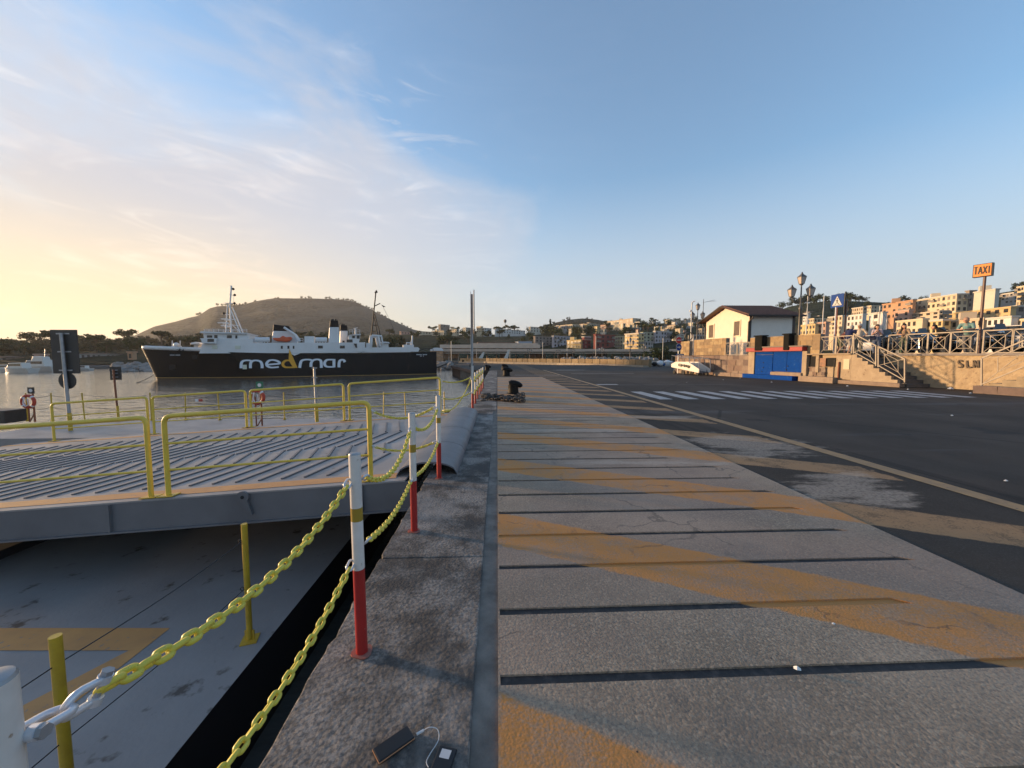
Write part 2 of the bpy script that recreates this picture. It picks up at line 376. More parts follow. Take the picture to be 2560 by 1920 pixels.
def water_mat():
    k = node_mat('sea_water')
    k.put(k.b.inputs['Base Color'], (.085, .09, .082)); k.put(k.b.inputs['Roughness'], .07); k.put(k.b.inputs['IOR'], 1.45)
    h1 = k.noise(.55, 3, .55, k.mapped((1, 1.9, 1), .25)); h2 = k.noise(2.2, 3, .5, k.mapped((1, 1.7, 1), -.15))
    h3 = k.noise(.09, 2, .5, k.mapped((1, 1.4, 1), .1))
    h = k.mth('ADD', k.mth('ADD', k.mth('MULTIPLY', h1, .22), k.mth('MULTIPLY', h2, .07)), k.mth('MULTIPLY', h3, .25))
    k.L.new(k.bump(h, .60, 1.), k.b.inputs['Normal']); return k.m
mb = MB(); S = 4000
mb.quad((-S, -300, ZW), (S, -300, ZW), (S, S, ZW), (-S, S, ZW))
mb.build('water', water_mat(), kind='structure', label='rippled grey-blue harbour water', org=(0, 0, ZW))

EDGE = -.93
lipm = lip_mat(); aprm = concrete_mat(); grm = groove_mat(); aspm = asphalt_mat()
dark_wall = mat('shade_dark_quay_face', (.035, .033, .03), .8, col2=(.012, .012, .012), scale=1.5)  # dirty black face, darkened in colour for the shade of the gap
# body of the quay below the paving
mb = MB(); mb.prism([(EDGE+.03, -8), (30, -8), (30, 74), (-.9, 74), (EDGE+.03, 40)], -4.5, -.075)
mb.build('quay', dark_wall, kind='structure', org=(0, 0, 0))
# lip (kerb strip) with a chipped outer edge and saw joints between its blocks
rnd = random.Random(3); ys = [-8, -3, .35, 2.95, 5.0, 8.2, 11.2, 14.5, 18, 23, 29, 36, 44]
lip_root = None
for a, b in zip(ys[:-1], ys[1:]):
    mb = MB(); n = max(8, int((b-a)/.06)) if b < 12 else 12; top = []; g = .004
    for i in range(n+1):
        y = a+g + (b-a-2*g)*i/n
        top.append((EDGE + .012*noise.noise((y*3, 1, 2)) + .014*noise.noise((y*14, 4, 2)) - (.0 if rnd.random() > .06 else -.02), y))
    inner = -.115 if b < 12 else -.02
    poly = [(inner, a+g), (inner, b-g)] + list(reversed(top))
    mb.prism(poly, -.16, 0)
    o = mb.build('kerb_block', lipm, kind='structure', org=(0, 0, 0), bevel=.008)
# gutter joint between lip and slab
mb = MB(); mb.quad((-.13, -8, -.012), (.01, -8, -.012), (.01, 12, -.012), (-.13, 12, -.012))
mb.build('gutter_joint', mat('gutter_cement', (.24, .21, .18), .9, col2=(.12, .105, .09), scale=5, bump=.4, bscale=40), kind='structure', org=(0, 0, 0))
# apron slab with recessed grooves
GY = [1.27+.505*i for i in range(-3, 34)]
outer = [(0, -8), (3.55, -8), (3.50, 3), (3.56, 9), (3.52, 20), (3.5, 30), (0, 30)]
grooves = []
for i, y in enumerate(GY):
    e = 3.22 + .05*math.sin(i*2.3); w = .029 + .003*math.sin(i*1.7); t = .004*math.sin(i*3.1); sl = .012
    if i % 7 == 5: e -= .5
    grooves.append([(.012, y-w), (e, y-w+t+sl), (e-.10, y+w+t+sl), (.010, y+w)])
vs = [Vector(p) for p in outer]; es = [(i, (i+1) % len(outer)) for i in range(len(outer))]
for gv in grooves:
    b = len(vs); vs += [Vector(p) for p in gv]; es += [(b+i, b+(i+1) % 4) for i in range(4)]
ov, oe, of, _, _, _ = delaunay_2d_cdt(vs, es, [], 1, 1e-5)
def inside(p, poly):
    c = False; j = len(poly)-1
    for i in range(len(poly)):
        if (poly[i][1] > p[1]) != (poly[j][1] > p[1]) and p[0] < (poly[j][0]-poly[i][0])*(p[1]-poly[i][1])/(poly[j][1]-poly[i][1])+poly[i][0]: c = not c
        j = i
    return c
mb = MB(); keep = []
for f in of:
    c = sum((ov[i] for i in f), Vector((0, 0)))/len(f)
    if not any(abs(c.y-gv[0][1]) < .2 and inside(c, gv) for gv in grooves): keep.append(f)
mb.add([(p.x, p.y, 0) for p in ov], keep)
for gv in grooves:
    P = [(x, y, 0) for x, y in gv] + [(x, y, -.03) for x, y in gv]
    mb.add(P, [(i, (i+1) % 4, 4+(i+1) % 4, 4+i) for i in range(4)])
mb.add([(0, -8, 0), (0, 30, 0), (0, 30, -.05), (0, -8, -.05)], [(0, 1, 2, 3)])
apron = mb.build('apron', aprm, kind='structure', org=(0, 0, 0))
for gv in grooves:
    cx, cy = gv[0]; mb = MB(); mb.quad(*[(x, y, -.011) for x, y in gv]); mb.build('groove', grm, parent=apron)
# asphalt
mb = MB(); mb.quad((3.40, -8, -.005), (32, -8, -.005), (32, 74, -.005), (3.40, 74, -.005)); mb.quad((-.9, 29.9, -.006), (3.41, 29.9, -.006), (3.41, 74, -.006), (-.9, 74, -.006))
road = mb.build('road', aspm, kind='structure', org=(0, 0, 0))
# yellow lane line and zebra
line_m = mat('worn_yellow_paint', (.42, .25, .10), .75, col2=(.27, .175, .09), scale=5, amt=.6, spots=(.09, .08, .075), sscale=16, slo=.60, shi=.70)
mb = MB(); mb.quad((5.36, -2, .0), (5.60, -2, .0), (5.62, 46, .0), (5.40, 46, .0)); mb.build('lane_line', line_m, parent=road)
zeb_m = mat('white_road_paint', (.48, .46, .45), .75, col2=(.33, .32, .31), scale=4, spots=(.10, .10, .10), sscale=22, slo=.60, shi=.70)
for i in range(13):
    x = 6.05 + i*1.02; mb = MB(); a = 14.0+.02*i; mb.quad((x, a, -.001), (x+.5, a, -.001), (x+.5, 17.2, -.001), (x, 17.2, -.001))
    mb.build('crosswalk_stripe', zeb_m, parent=road)
for (x, y, w, h) in ((5.7, 21.5, 1.2, .5), (1.5, 33, 4, .25), (7, 36, 6, .22)):
    mb = MB(); mb.quad((x, y, -.001), (x+w, y, -.001), (x+w, y+h, -.001), (x, y+h, -.001)); mb.build('road_marking', zeb_m, parent=road)
# ================================================================ PONTOON, RAMP, RAILINGS
steel_grey = mat('deck_grey_paint', (.31, .295, .285), .5, col2=(.20, .19, .185), scale=.9, amt=.9, spots=(.075, .06, .05), sscale=3.5, slo=.62, shi=.70, bump=.12, bscale=25)
side_grey = mat('beam_grey_paint', (.17, .165, .17), .55, col2=(.125, .12, .125), scale=1.2, amt=.5)
deck_orange = mat('deck_orange_paint', (.58, .29, .09), .6, col2=(.46, .23, .08), scale=3, spots=(.2, .19, .19), sscale=12, slo=.64, shi=.72)
ramp_grey = mat('ramp_grey_paint', (.36, .335, .32), .5, col2=(.20, .185, .18), scale=1.1, amt=.7, spots=(.12, .085, .06), sscale=7, slo=.66, shi=.74, bump=.15, bscale=30)
bar_m = mat('ramp_bar_steel', (.075, .078, .09), .5, col2=(.12, .12, .13), scale=6)
black_m = mat('black_rubber', (.012, .012, .013), .75)
yel = mat('yellow_rail_paint', (.74, .53, .06), .42, col2=(.62, .44, .06), scale=6, amt=.6)
yel2 = mat('yellow_post_paint', (.60, .40, .03), .45, col2=(.48, .30, .03), scale=9, spots=(.18, .08, .03), sscale=30, slo=.70, shi=.76)
wire_m = mat('steel_wire', (.06, .06, .062), .5, .6)
ZP = -1.35                                              # near pontoon deck
PX1 = G(640, 1634, ZP).x
p = thing('pontoon', 'grey floating pontoon with orange painted lines below the quay edge', 'pontoon', (-8, 4, ZW-.4))
mb = MB(); mb.prism([(-15, -3), (PX1, -3), (PX1, 14.3), (-15, 14.3)], ZW-.4, ZP-.006); mb.build('hull', mat('pontoon_hull', (.02, .02, .022), .7), p)  # hull side coloured near black for the shade in the gap
mb = MB(); mb.prism([(-15, -3), (PX1+.01, -3), (PX1+.01, 10.9), (-15, 10.9)], ZP-.003, ZP); mb.build('deck', steel_grey, p)
mb = MB(); mb.prism([(-15, 11.12), (-2.3, 11.12), (-2.3, 14.35), (-15, 14.35)], ZP-.1, -.70); mb.build('far_deck', ramp_grey, p)
for poly in ([(-60, 1570), (425, 1570), (322, 1626), (-60, 1626)], [(425, 1570), (40, 1872), (40, 1790), (60, 1762), (322, 1626)]):
    mb = MB(); mb.quad(*[G(x, y, ZP+.004) for x, y in poly]); mb.build('painted_line', deck_orange, p)
# ramp: plate descending away from the quay
SL = .066
def RZ(x): return -.015 + SL*(x+1.2)                    # ramp surface height
RY0, RY1, RX0, RX1 = 4.92, 11.05, -13.2, -1.2
rp = thing('ferry_ramp', 'grey steel vehicle ramp with herringbone grip bars and orange edge lines', 'ramp', (-7, 8, -1.2))
def sheet(x0, y0, x1, y1, dz): return [(x0, y0, RZ(x0)+dz), (x1, y0, RZ(x1)+dz), (x1, y1, RZ(x1)+dz), (x0, y1, RZ(x0)+dz)]
mb = MB(); mb.slab(sheet(RX0, RY0, RX1, RY1, -.02), (0, 0, .02)); mb.build('plate', ramp_grey, rp)
for y in (RY0+.02, RY1-.02):
    mb = MB(); mb.slab(sheet(RX0, y-.012, RX1+.1, y+.012, -.02), (0, 0, -.36)); mb.build('side_beam', side_grey, rp)
    mb = MB(); mb.slab(sheet(RX0, y-.06, RX1+.1, y+.03, -.395), (0, 0, .02)); mb.build('beam_flange', side_grey, rp)
for x in (-1.75, -4.9, -8.1):
    mb = MB(); mb.box((x, RY0-.005, RZ(x)-.20), (.03, .05, .34)); mb.build('stiffener', side_grey, rp)
for y0, y1 in ((RY0+.12, RY0+.36), (RY1-.50, RY1-.30)):
    mb = MB(); mb.quad(*sheet(RX0, y0, RX1-.15, y1, .004)); mb.build('edge_line', deck_orange, rp)
# lug with an eye hung on the near beam
c = A(603, 1245, RY0-.05); mb = MB(); P = []
for i in range(13):
    a = R(200-i*20); P.append((c.x+.075*math.cos(a), RY0-.03, c.z+.075*math.sin(a)))
P += [(c.x+.115, RY0-.03, c.z-.23), (c.x+.07, RY0-.03, c.z-.22)]
mb.slab(P, (0, .03, 0)); lug = mb.build('lug', side_grey, rp)
mb = MB(); mb.cyl((c.x, RY0-.037, c.z), (c.x, RY0-.028, c.z), .022, n=12); mb.build('eye', black_m, lug)
mb = MB(); mb.box((0, 0, .009), (1, .034, .018)); barmesh = mb.mesh('grip_bar', bar_m)
rows = [(5.40, 6.50, .235), (6.58, 7.36, -.27), (7.34, 8.52, .235), (8.62, 9.95, -.27)]
for ri, (y0, y1, s) in enumerate(rows):
    n = 36
    for i in range(n):
        x = -1.95 - i*.315 - (.1 if ri % 2 else 0); yc = (y0+y1)/2; dx = s*(y1-y0)/2
        a = Vector((x-dx, y0, RZ(x-dx))); b = Vector((x+dx, y1, RZ(x+dx)))
        if a.x > -1.65 or b.x > -1.65 or min(a.x, b.x) < RX0+.05: continue
        d = b-a; sx = d.normalized(); up = Vector((-SL, 0, 1)).normalized(); sy = up.cross(sx).normalized(); up = sx.cross(sy)
        M = Matrix.Translation((a+b)/2) @ Matrix((( sx.x*d.length, sy.x, up.x), (sx.y*d.length, sy.y, up.y), (sx.z*d.length, sy.z, up.z))).to_4x4()
        inst('grip_bar', barmesh, rp, M)
mb = MB(); mb.prism([(-13.1, 5.25), (-7.2, 5.25), (-7.2, 10.8), (-13.1, 10.8)], ZP-.005, RZ(-13.1)-.42); mb.build('sun_blocker', mat('sun_blocker_dark', (.03, .03, .032), .8), rp)  # added dark box that keeps low sun from shining under the ramp
# curved hinge flaps lying over the quay lip
flap_m = mat('hinge_rubber', (.15, .155, .175), .45, col2=(.08, .082, .095), scale=2.2, amt=.8, bump=.2, bscale=20, spots=(.05, .04, .035), sscale=6, slo=.66, shi=.75)
fy = [5.10, 6.35, 7.75, 9.2, 10.75]
for a, b in zip(fy[:-1], fy[1:]):
    prof = []
    for i in range(17):
        t = i/16; x = -1.36 + .82*t; z = RZ(-1.36)*(1-t)*.9 + .014 + .17*math.sqrt(max(0, 1-(2*t-1)**2))
        prof.append((x, max(z, .008*t+RZ(x)*(1-t))))
    top = [(x, a+.006, z) for x, z in prof]; bot = [(x, a+.006, z-.02) for x, z in reversed(prof)]
    mb = MB(); k = len(prof)
    for y in (a+.008, b-.008):
        mb.v += [Vector((x, y, z)) for x, z in prof] + [Vector((x, y, z-.022)) for x, z in prof]
    n2 = 2*k
    F = [(i, i+1, n2+i+1, n2+i) for i in range(k-1)] + [(k+i+1, k+i, n2+k+i, n2+k+i+1) for i in range(k-1)]
    F += [(i+1, i, k+i, k+i+1) for i in range(k-1)] + [(n2+i, n2+i+1, n2+k+i+1, n2+k+i) for i in range(k-1)]
    F += [(0, n2, n2+k, k), (k-1, 2*k-1, n2+2*k-1, n2+k-1)]
    mb.f += F; mb.m += [0]*len(F); mb.build('hinge_flap', flap_m, rp, smooth=35)
mb = MB(); mb.cyl((-1.14, 5.0, -.10), (-1.14, 10.9, -.10), .075, n=12); mb.build('hinge_tube', black_m, rp, smooth=40)

def bend(pts, r=.09, n=5):                               # round the corners of a polyline
    out = [Vector(pts[0])]; pts = [Vector(q) for q in pts]
    for i in range(1, len(pts)-1):
        a, b, c_ = pts[i-1], pts[i], pts[i+1]; u = (a-b).normalized(); w = (c_-b).normalized(); rr = min(r, (a-b).length*.45, (c_-b).length*.45)
        for j in range(n+1):
            t = j/n; out.append((b+u*rr)*(1-t)**2 + b*2*t*(1-t) + (b+w*rr)*t*t)
    out.append(pts[-1]); return out
def railing(y, xa, xb, label, h=1.04, plates=True):
    o = thing('yellow_railing', label, 'railing', ((xa+xb)/2, y, RZ((xa+xb)/2)), 'yellow tube railings along the ferry ramp')
    mb = MB(); mb.tube(bend([(xa, y, RZ(xa)), (xa, y, RZ(xa)+h), (xb, y, RZ(xb)+h), (xb, y, RZ(xb))], .10), .030, 10); mb.build('frame_tube', yel, o, smooth=50)
    for f in (.66, .33):
        mb = MB(); mb.cyl((xa, y, RZ(xa)+h*f), (xb, y, RZ(xb)+h*f), .016, n=8); mb.build('middle_rail', yel, o, smooth=50)
    for x in (xa, xb):
        mb = MB(); mb.slab(sheet(x-.10, y-.07, x+.10, y+.07, .006), (0, 0, .012)); mb.build('foot_plate', yel2, o)
def xat(px, y): return PL(px, 960, (0, y, 0), Vector((0, 1, 0))).x
ny, fy_ = 5.02, 10.92
railing(ny, xat(404, ny)+.0, xat(921, ny), 'yellow tube railing on the near ramp side beside the chained quay posts')
railing(ny, xat(404, ny)-.22-2.75, xat(404, ny)-.22, 'yellow tube railing of the near ramp side, the panel farther from the quay')
xr = xat(1100, fy_); 
railing(fy_, xat(872, fy_), xr, 'yellow tube railing of the far ramp side, closest to the quay edge')
railing(fy_, xat(624, fy_), xat(858, fy_), 'yellow tube railing of the far ramp side beside the red lifebuoy with a sign above')
railing(fy_, xat(378, fy_), xat(612, fy_), 'yellow tube railing of the far ramp side, between the two lifebuoys')
railing(fy_, xat(124, fy_), xat(364, fy_), 'yellow tube railing of the far ramp side, crossed by the tall sign post')

# ---------------------------------------------------------------- stanchions and wires on the pontoon
def post(x, y, z, h, label, group, r=.028):
    o = thing('yellow_post', label, 'post', (x, y, z), group)
    mb = MB(); mb.cyl((x, y, z), (x, y, z+h), r, n=14); mb.build('tube', yel2, o, smooth=50)
    mb = MB(); mb.box((x, y, z+.006), (.15, .15, .012), .3); mb.box((x+r+.01, y, z+.06), (.02, .012, .1), 0); mb.box((x-r-.01, y, z+.06), (.02, .012, .1), 0); mb.build('foot', yel2, o)
    return o
a = G(625, 1600, ZP); b = G(138, 1590, ZP+1.24)
pa = post(a.x, a.y, ZP, 1.24, 'yellow steel post standing alone on the grey deck with a wire eyelet', 'posts on the near pontoon edge')
pb = post(b.x, b.y, ZP, 1.24, 'yellow steel post beside the shackled chain, wires threaded through it', 'posts on the near pontoon edge', .030)
far = [(250, 992, 1118)]
for z0, f0 in ((1.06, .86), (.56, .46)):
    q0 = Vector((a.x-.02, a.y-.02, ZP+z0)); q1 = Vector((b.x, b.y, ZP+z0)); q2 = q1 + (q1-q0)*.9
    mb = MB(); mb.tube([q0.lerp(q1, t/8) - Vector((0, 0, .03*math.sin(math.pi*t/8))) for t in range(9)] + [q2], .004, 5)
    mb.build('guard_wire', wire_m, label='upper thin wire strung between the two yellow pontoon posts' if z0 > .7 else 'lower thin wire strung between the two yellow pontoon posts', cat='wire')
for z0, s in ((1.06, 1), (.56, 1)):
    mb = MB(); mb.tube([(a.x-.045+.018*math.cos(t*.7), a.y-.01, ZP+z0+.02*math.sin(t*.7)) for t in range(9)], .004, 5, close=True); mb.build('eyelet', wire_m, pa)
# far line of thin stanchions with wires
ZF = -.70; prev = None; tops = []
st = [(62, 985), (123, 985), (205, 985), (373, 982), (459, 981), (545, 980), (708, 979), (957, 977), (1013, 978), (1110, 990)]
for i, (px, py) in enumerate(st):
    yb = 14.15; x = xat(px, yb); o = thing('thin_stanchion', 'thin dull yellow stanchion on the far pontoon edge, number %d counting from the lone lifebuoy' % (i+1), 'stanchion', (x, yb, ZF), 'stanchions along the far pontoon edge')
    h = 1.0; lean = .06*math.sin(i*2.1)
    mb = MB(); mb.cyl((x, yb, ZF), (x+lean*.6, yb, ZF+h), .02, n=7); mb.build('rod', yel2, o, smooth=50)
    mb = MB(); mb.cyl((x, yb, ZF), (x, yb, ZF+.05), .05, n=8); mb.build('foot', yel2, o)
    tops.append(Vector((x, yb, ZF)))
for hh in (.92, .5):
    for bi, (u, w) in enumerate(zip(tops[:-1], tops[1:])):
        mb = MB(); mb.tube([u.lerp(w, t/6)+Vector((0, 0, hh-.08*math.sin(math.pi*t/6))) for t in range(7)], .006, 4)
        mb.build('slack_wire', wire_m, label='%s slack wire on the far pontoon edge, bay %d counting from the lone lifebuoy' % ('upper' if hh > .7 else 'lower', bi+1), cat='wire', group='wires between the far stanchions')
# lifebuoys
buoy_m = mat('lifebuoy_red', (.42, .05, .025), .6); white_m = mat('white_paint', (.72, .72, .72), .5, col2=(.6, .6, .6), scale=8)
rust_m = mat('rusty_post', (.16, .05, .03), .75, col2=(.25, .10, .05), scale=9)
dgrey = mat('sign_back_grey', (.055, .052, .05), .5, .3, col2=(.04, .038, .036), scale=4)
galv = mat('galvanised_steel', (.36, .37, .39), .45, .5, col2=(.28, .29, .30), scale=10)
def lifebuoy(px, yb, zc, label, sgn):
    x = xat(px, yb); R_, r = .205, .05
    o = thing('lifebuoy', label, 'lifebuoy', (x, yb-.1, zc-R_-r))
    pts = [(x+R_*math.cos(t*math.pi/16), yb-.1, zc+R_*math.sin(t*math.pi/16)) for t in range(32)]
    mb = MB(); mb.tube(pts, r, 10, close=True); mb.build('ring', buoy_m, o, smooth=60)
    for k in range(4):
        t = math.pi/4+k*math.pi/2; mb = MB(); mb.tube([(x+R_*math.cos(t+d), yb-.1, zc+R_*math.sin(t+d)) for d in (-.13, -.04, .04, .13)], r+.004, 10); mb.build('band', white_m, o, smooth=60)
    mb = MB(); mb.tube([(x-.05, yb-.16, zc+.16), (x-.09, yb-.17, zc-.05), (x-.02, yb-.17, zc-.17), (x+.08, yb-.16, zc-.1), (x+.05, yb-.16, zc+.1)], .02, 6); mb.build('rope', white_m, o, smooth=60)
    q = thing('lifebuoy_stand', label.split(' lifebuoy')[0].replace('faded red', 'rusty stand of the faded').replace('bright red', 'rusty stand of the bright red')+' lifebuoy on the pontoon', 'stand', (x, yb, ZF))
    mb = MB(); mb.cyl((x+.06, yb, ZF), (x+.06, yb, zc+.48), .026, n=8); mb.build('post', rust_m, q, smooth=50)
    mb = MB(); mb.box((x+.06, yb-.04, zc+.38), (.22, .02, .22)); pl = mb.build('plate', sgn, q)
    mb = MB(); mb.cyl((x+.06, yb-.055, zc+.38), (x+.06, yb-.051, zc+.38), .06, n=12); mb.build('pictogram', white_m, pl)
    mb = MB(); mb.bar((x-.12, yb, ZF), (x+.06, yb, ZF+.3), .025, .025); mb.bar((x-.12, yb, ZF), (x-.12, yb, zc), .03, .03); mb.build('brace', rust_m, q)
lifebuoy(75, 14.0, A(75, 1003, 14.0).z, 'faded red lifebuoy standing alone at the far pontoon end, away from the ferry ramp', dgrey)
lifebuoy(646, 12.6, A(646, 992, 12.6).z, 'bright red lifebuoy under a small green sign, just behind the ramp railing', mat('safety_green', (.03, .16, .09), .5))
# tall sign seen from behind with a round disc under it
def sign_back(px, yb, ptop, pbot, w, label, disc=None, pole_top=None, r=.045, tilt=0.):
    x = xat(px, yb); o = thing('harbour_sign', label, 'sign', (x, yb, ZF))
    zt = A(px, ptop, yb).z; zb = A(px, pbot, yb).z
    mb = MB(); mb.cyl((x+.05, yb, ZF), (x, yb, zt-.1), r, n=10); mb.build('post', galv if r > .04 else rust_m, o, smooth=50)
    mb = MB(); mb.cyl((x+.05, yb, ZF), (x+.047, yb, ZF+.55), r+.008, n=10); mb.build('sleeve', yel2, o, smooth=50)
    mb = MB(); mb.box((x, yb+.075, (zt+zb)/2), (w, .03, zt-zb), tilt); b = mb.build('board', dgrey, o)
    mb = MB(); [mb.box((x, yb+.05, z), (w*.5, .025, .04), tilt) for z in (zb+.1, (zt+zb)/2, zt-.12)]; mb.build('bracket', galv, o)
    if disc:
        zd = A(px, disc, yb).z; mb = MB(); mb.cyl((x, yb+.06, zd), (x, yb+.08, zd), .26, n=24); mb.build('disc', dgrey, o)
sign_back(163, 12.3, 824, 934, .78, 'tall dark signboard seen from behind with a round disc below, on a grey post', disc=952)
sign_back(286, 14.0, 917, 950, .37, 'small square sign seen from behind on a rusty post by the water', r=.03)
x = xat(787, 12.8); o = thing('slim_mast', 'slim grey steel pole rising above the ramp railing in front of the ferry hull', 'pole', (x, 12.8, ZF))
mb = MB(); mb.cyl((x+.03, 12.8, ZF), (x, 12.8, A(787, 918, 12.8).z), .035, n=9); mb.build('tube', galv, o, smooth=50)
mb = MB(); mb.cyl((x+.03, 12.8, ZF), (x+.02, 12.8, ZF+.75), .055, n=9); mb.build('sleeve', yel2, o, smooth=50)
mb = MB(); [mb.box((x, 12.8, A(787, q, 12.8).z), (.16, .05, .03)) for q in (920, 944)]; mb.build('bracket', galv, o)
x = xat(497, 13.9); z = A(497, 1001, 13.9).z; mb = MB(); mb.box((x-.06, 13.95, z), (.26, .015, .09)); o = mb.build('notice_plate', white_m, label='tiny white and red notice plate hanging on the far pontoon wire', cat='notice')
mb = MB(); mb.box((x+.0, 13.94, z), (.14, .012, .085)); mb.build('red_field', buoy_m, o)
# bitts on the pontoon
def bitt(x, y, z, label, m, m2):
    o = thing('mooring_bitt', label, 'bollard', (x, y, z))
    mb = MB(); mb.lathe((x, y, z), [(.2, 0), (.2, .03), (.13, .05), (.12, .36), (.125, .38)], 16); mb.build('drum', m, o, smooth=40)
    mb = MB(); mb.lathe((x, y, z+.375), [(.17, 0), (.19, .02), (.18, .06), (.10, .075)], 16); mb.build('cap', m2, o, smooth=40)
bitt(xat(1052, 12.4), 12.4, ZF, 'pale grey drum bitt on the pontoon behind the chained railing', white_m, galv)
bitt(xat(1118, 13.4), 13.4, ZF, 'mooring bitt with a yellow cap at the pontoon corner', dgrey, yel)
mb = MB(); x = xat(2, 14.0); mb.box((x, 14, ZF+.22), (.9, .7, .44)); o = mb.build('deck_locker', dgrey, label='dark grey deck locker at the far pontoon end', cat='locker', bevel=.02)
# ================================================================ QUAY POSTS AND CHAINS
pole_white = mat('pole_white', (.70, .67, .63), .42, col2=(.56, .52, .48), scale=10, amt=.7, spots=(.30, .22, .16), sscale=34, slo=.66, shi=.70)
pole_red = mat('pole_red', (.40, .020, .016), .42, col2=(.30, .018, .016), scale=8, amt=.8, spots=(.42, .20, .16), sscale=40, slo=.68, shi=.72)
pole_gold = mat('pole_band', (.33, .22, .025), .4)
red_spill = mat('red_spill', (.45, .09, .05), .8, col2=(.2, .12, .1), scale=30, amt=.8)
chain_y = mat('chain_yellow_green', (.55, .47, .035), .48, col2=(.66, .56, .09), scale=40, amt=.8, spots=(.20, .15, .06), sscale=90, slo=.62, shi=.70)
shackle_m = mat('shackle_white', (.62, .64, .68), .35, .4)
dark_link = mat('tar_black', (.02, .018, .015), .6)
PXX = -.745
def quay_post(x, y, label, h=1.085, lean=(0, 0), split=(.47, .73, .80)):
    o = thing('quay_post', label, 'post', (x, y, 0), 'red and white posts along the quay lip'); r = .030
    a, b, c_ = split; L_ = lambda z: (x+lean[0]*z, y+lean[1]*z, z)
    mb = MB(); mb.cyl(L_(0), L_(a), r, n=18); mb.build('red_section', pole_red, o, smooth=50)
    mb = MB(); mb.cyl(L_(a+.0005), L_(b), r, n=18); mb.build('white_section', pole_white, o, smooth=50)
    mb = MB(); mb.cyl(L_(b+.0005), L_(c_), r, n=18); mb.build('gold_band', pole_gold, o, smooth=50)
    mb = MB(); mb.cyl(L_(c_+.0005), L_(h-.006), r, n=18); mb.build('white_section', pole_white, o, smooth=50)
    mb = MB(); mb.lathe(Vector(L_(h-.006)), [(r, 0), (r*.9, .006), (r*.5, .009)], 18); mb.build('cap', galv, o, smooth=40)
    mb = MB(); P = []
    for i in range(18):
        t = i*math.pi/9; rr = .052+.014*noise.noise((x*3+math.cos(t), y*2+math.sin(t), 0)); P.append((x+rr*math.cos(t), y+rr*math.sin(t), .003))
    mb.slab(P, (0, 0, .006)); mb.build('paint_spill', red_spill, o)
    return o
posts = {}
def gp(px, py): q = G(px, py); return q.x, q.y
P1 = gp(905, 1632); P2 = gp(1036, 1328); P3 = gp(1098, 1196); P0 = (-.80, .60)
quay_post(*P0, 'white post with a grey cap that the shackled yellow chain hangs from', 1.075)
quay_post(*P1, 'red and white post with gold band beside the open black gap', lean=(-.008, 0))
quay_post(*P2, 'red and white post with gold band where the ramp beam ends', lean=(-.004, 0))
quay_post(*P3, 'red and white post standing against the curved grey hinge flap of the ramp')
FP = [(PXX, 11.55), (PXX-.0, 13.0), (PXX, 14.5), (PXX+.01, 16.1), (PXX+.02, 17.6), (PXX+.03, 19.2)]
for i, q in enumerate(FP[1:]):
    quay_post(*q, 'red and white quay post, %s one beyond the edge-on signboard' % ('first', 'second', 'third', 'fourth', 'fifth')[i], 1.06)
# tall edge-on signboard rising from the first far post
x, y = FP[0]; o = thing('edge_on_sign', 'tall narrow signboard seen edge-on above a red and white quay post', 'sign', (x, y, 0))
zt = A(1185, 727, y).z; zm = A(1185, 905, y).z
for nm, z0, z1, m_, r in (('red_section', 0, .48, pole_red, .034), ('white_section', .4805, 1.3, pole_white, .034), ('upper_post', 1.3005, zt-.1, galv, .03)):
    mb = MB(); mb.cyl((x, y, z0), (x, y, z1), r, n=12); mb.build(nm, m_, o, smooth=50)
mb = MB(); mb.box((x+.045, y+.25, (zt+A(1185, 832, y).z)/2), (.025, .9, zt-A(1185, 832, y).z), R(4)); mb.build('board', mat('sign_edge', (.42, .36, .30), .5, col2=(.25, .2, .17), scale=6), o)
mb = MB(); mb.box((x-.035, y-.02, (zt+.9)/2), (.012, .05, zt-.95)); mb.build('edge_strip', pole_white, o)
# chain links
def link_mesh(L_=.056, W=.033, r=.0047, n=8, m_=None, name='link'):
    pts = []; hw = W/2-r; hl = L_/2-r-hw
    for i in range(9): t = -math.pi/2+math.pi*i/8; pts.append((hl+hw*math.cos(t), hw*math.sin(t), 0))
    for i in range(9): t = math.pi/2+math.pi*i/8; pts.append((-hl+hw*math.cos(t), hw*math.sin(t), 0))
    mb = MB(); mb.tube(pts, r, n, close=True); return mb.mesh(name, m_, smooth=80)
LK = link_mesh(m_=chain_y); LKD = link_mesh(m_=dark_link); PITCH_L = .0445
LK = link_mesh(.058, .037, .0076, 8, chain_y); LKD = link_mesh(.058, .037, .0076, 8, dark_link)
SH = link_mesh(.075, .042, .006, 8, shackle_m, 'shackle')
def catenary(a, b, sag, n=200):
    a, b = Vector(a), Vector(b); return [a.lerp(b, t/n) - Vector((0, 0, sag*4*(t/n)*(1-t/n))) for t in range(n+1)]
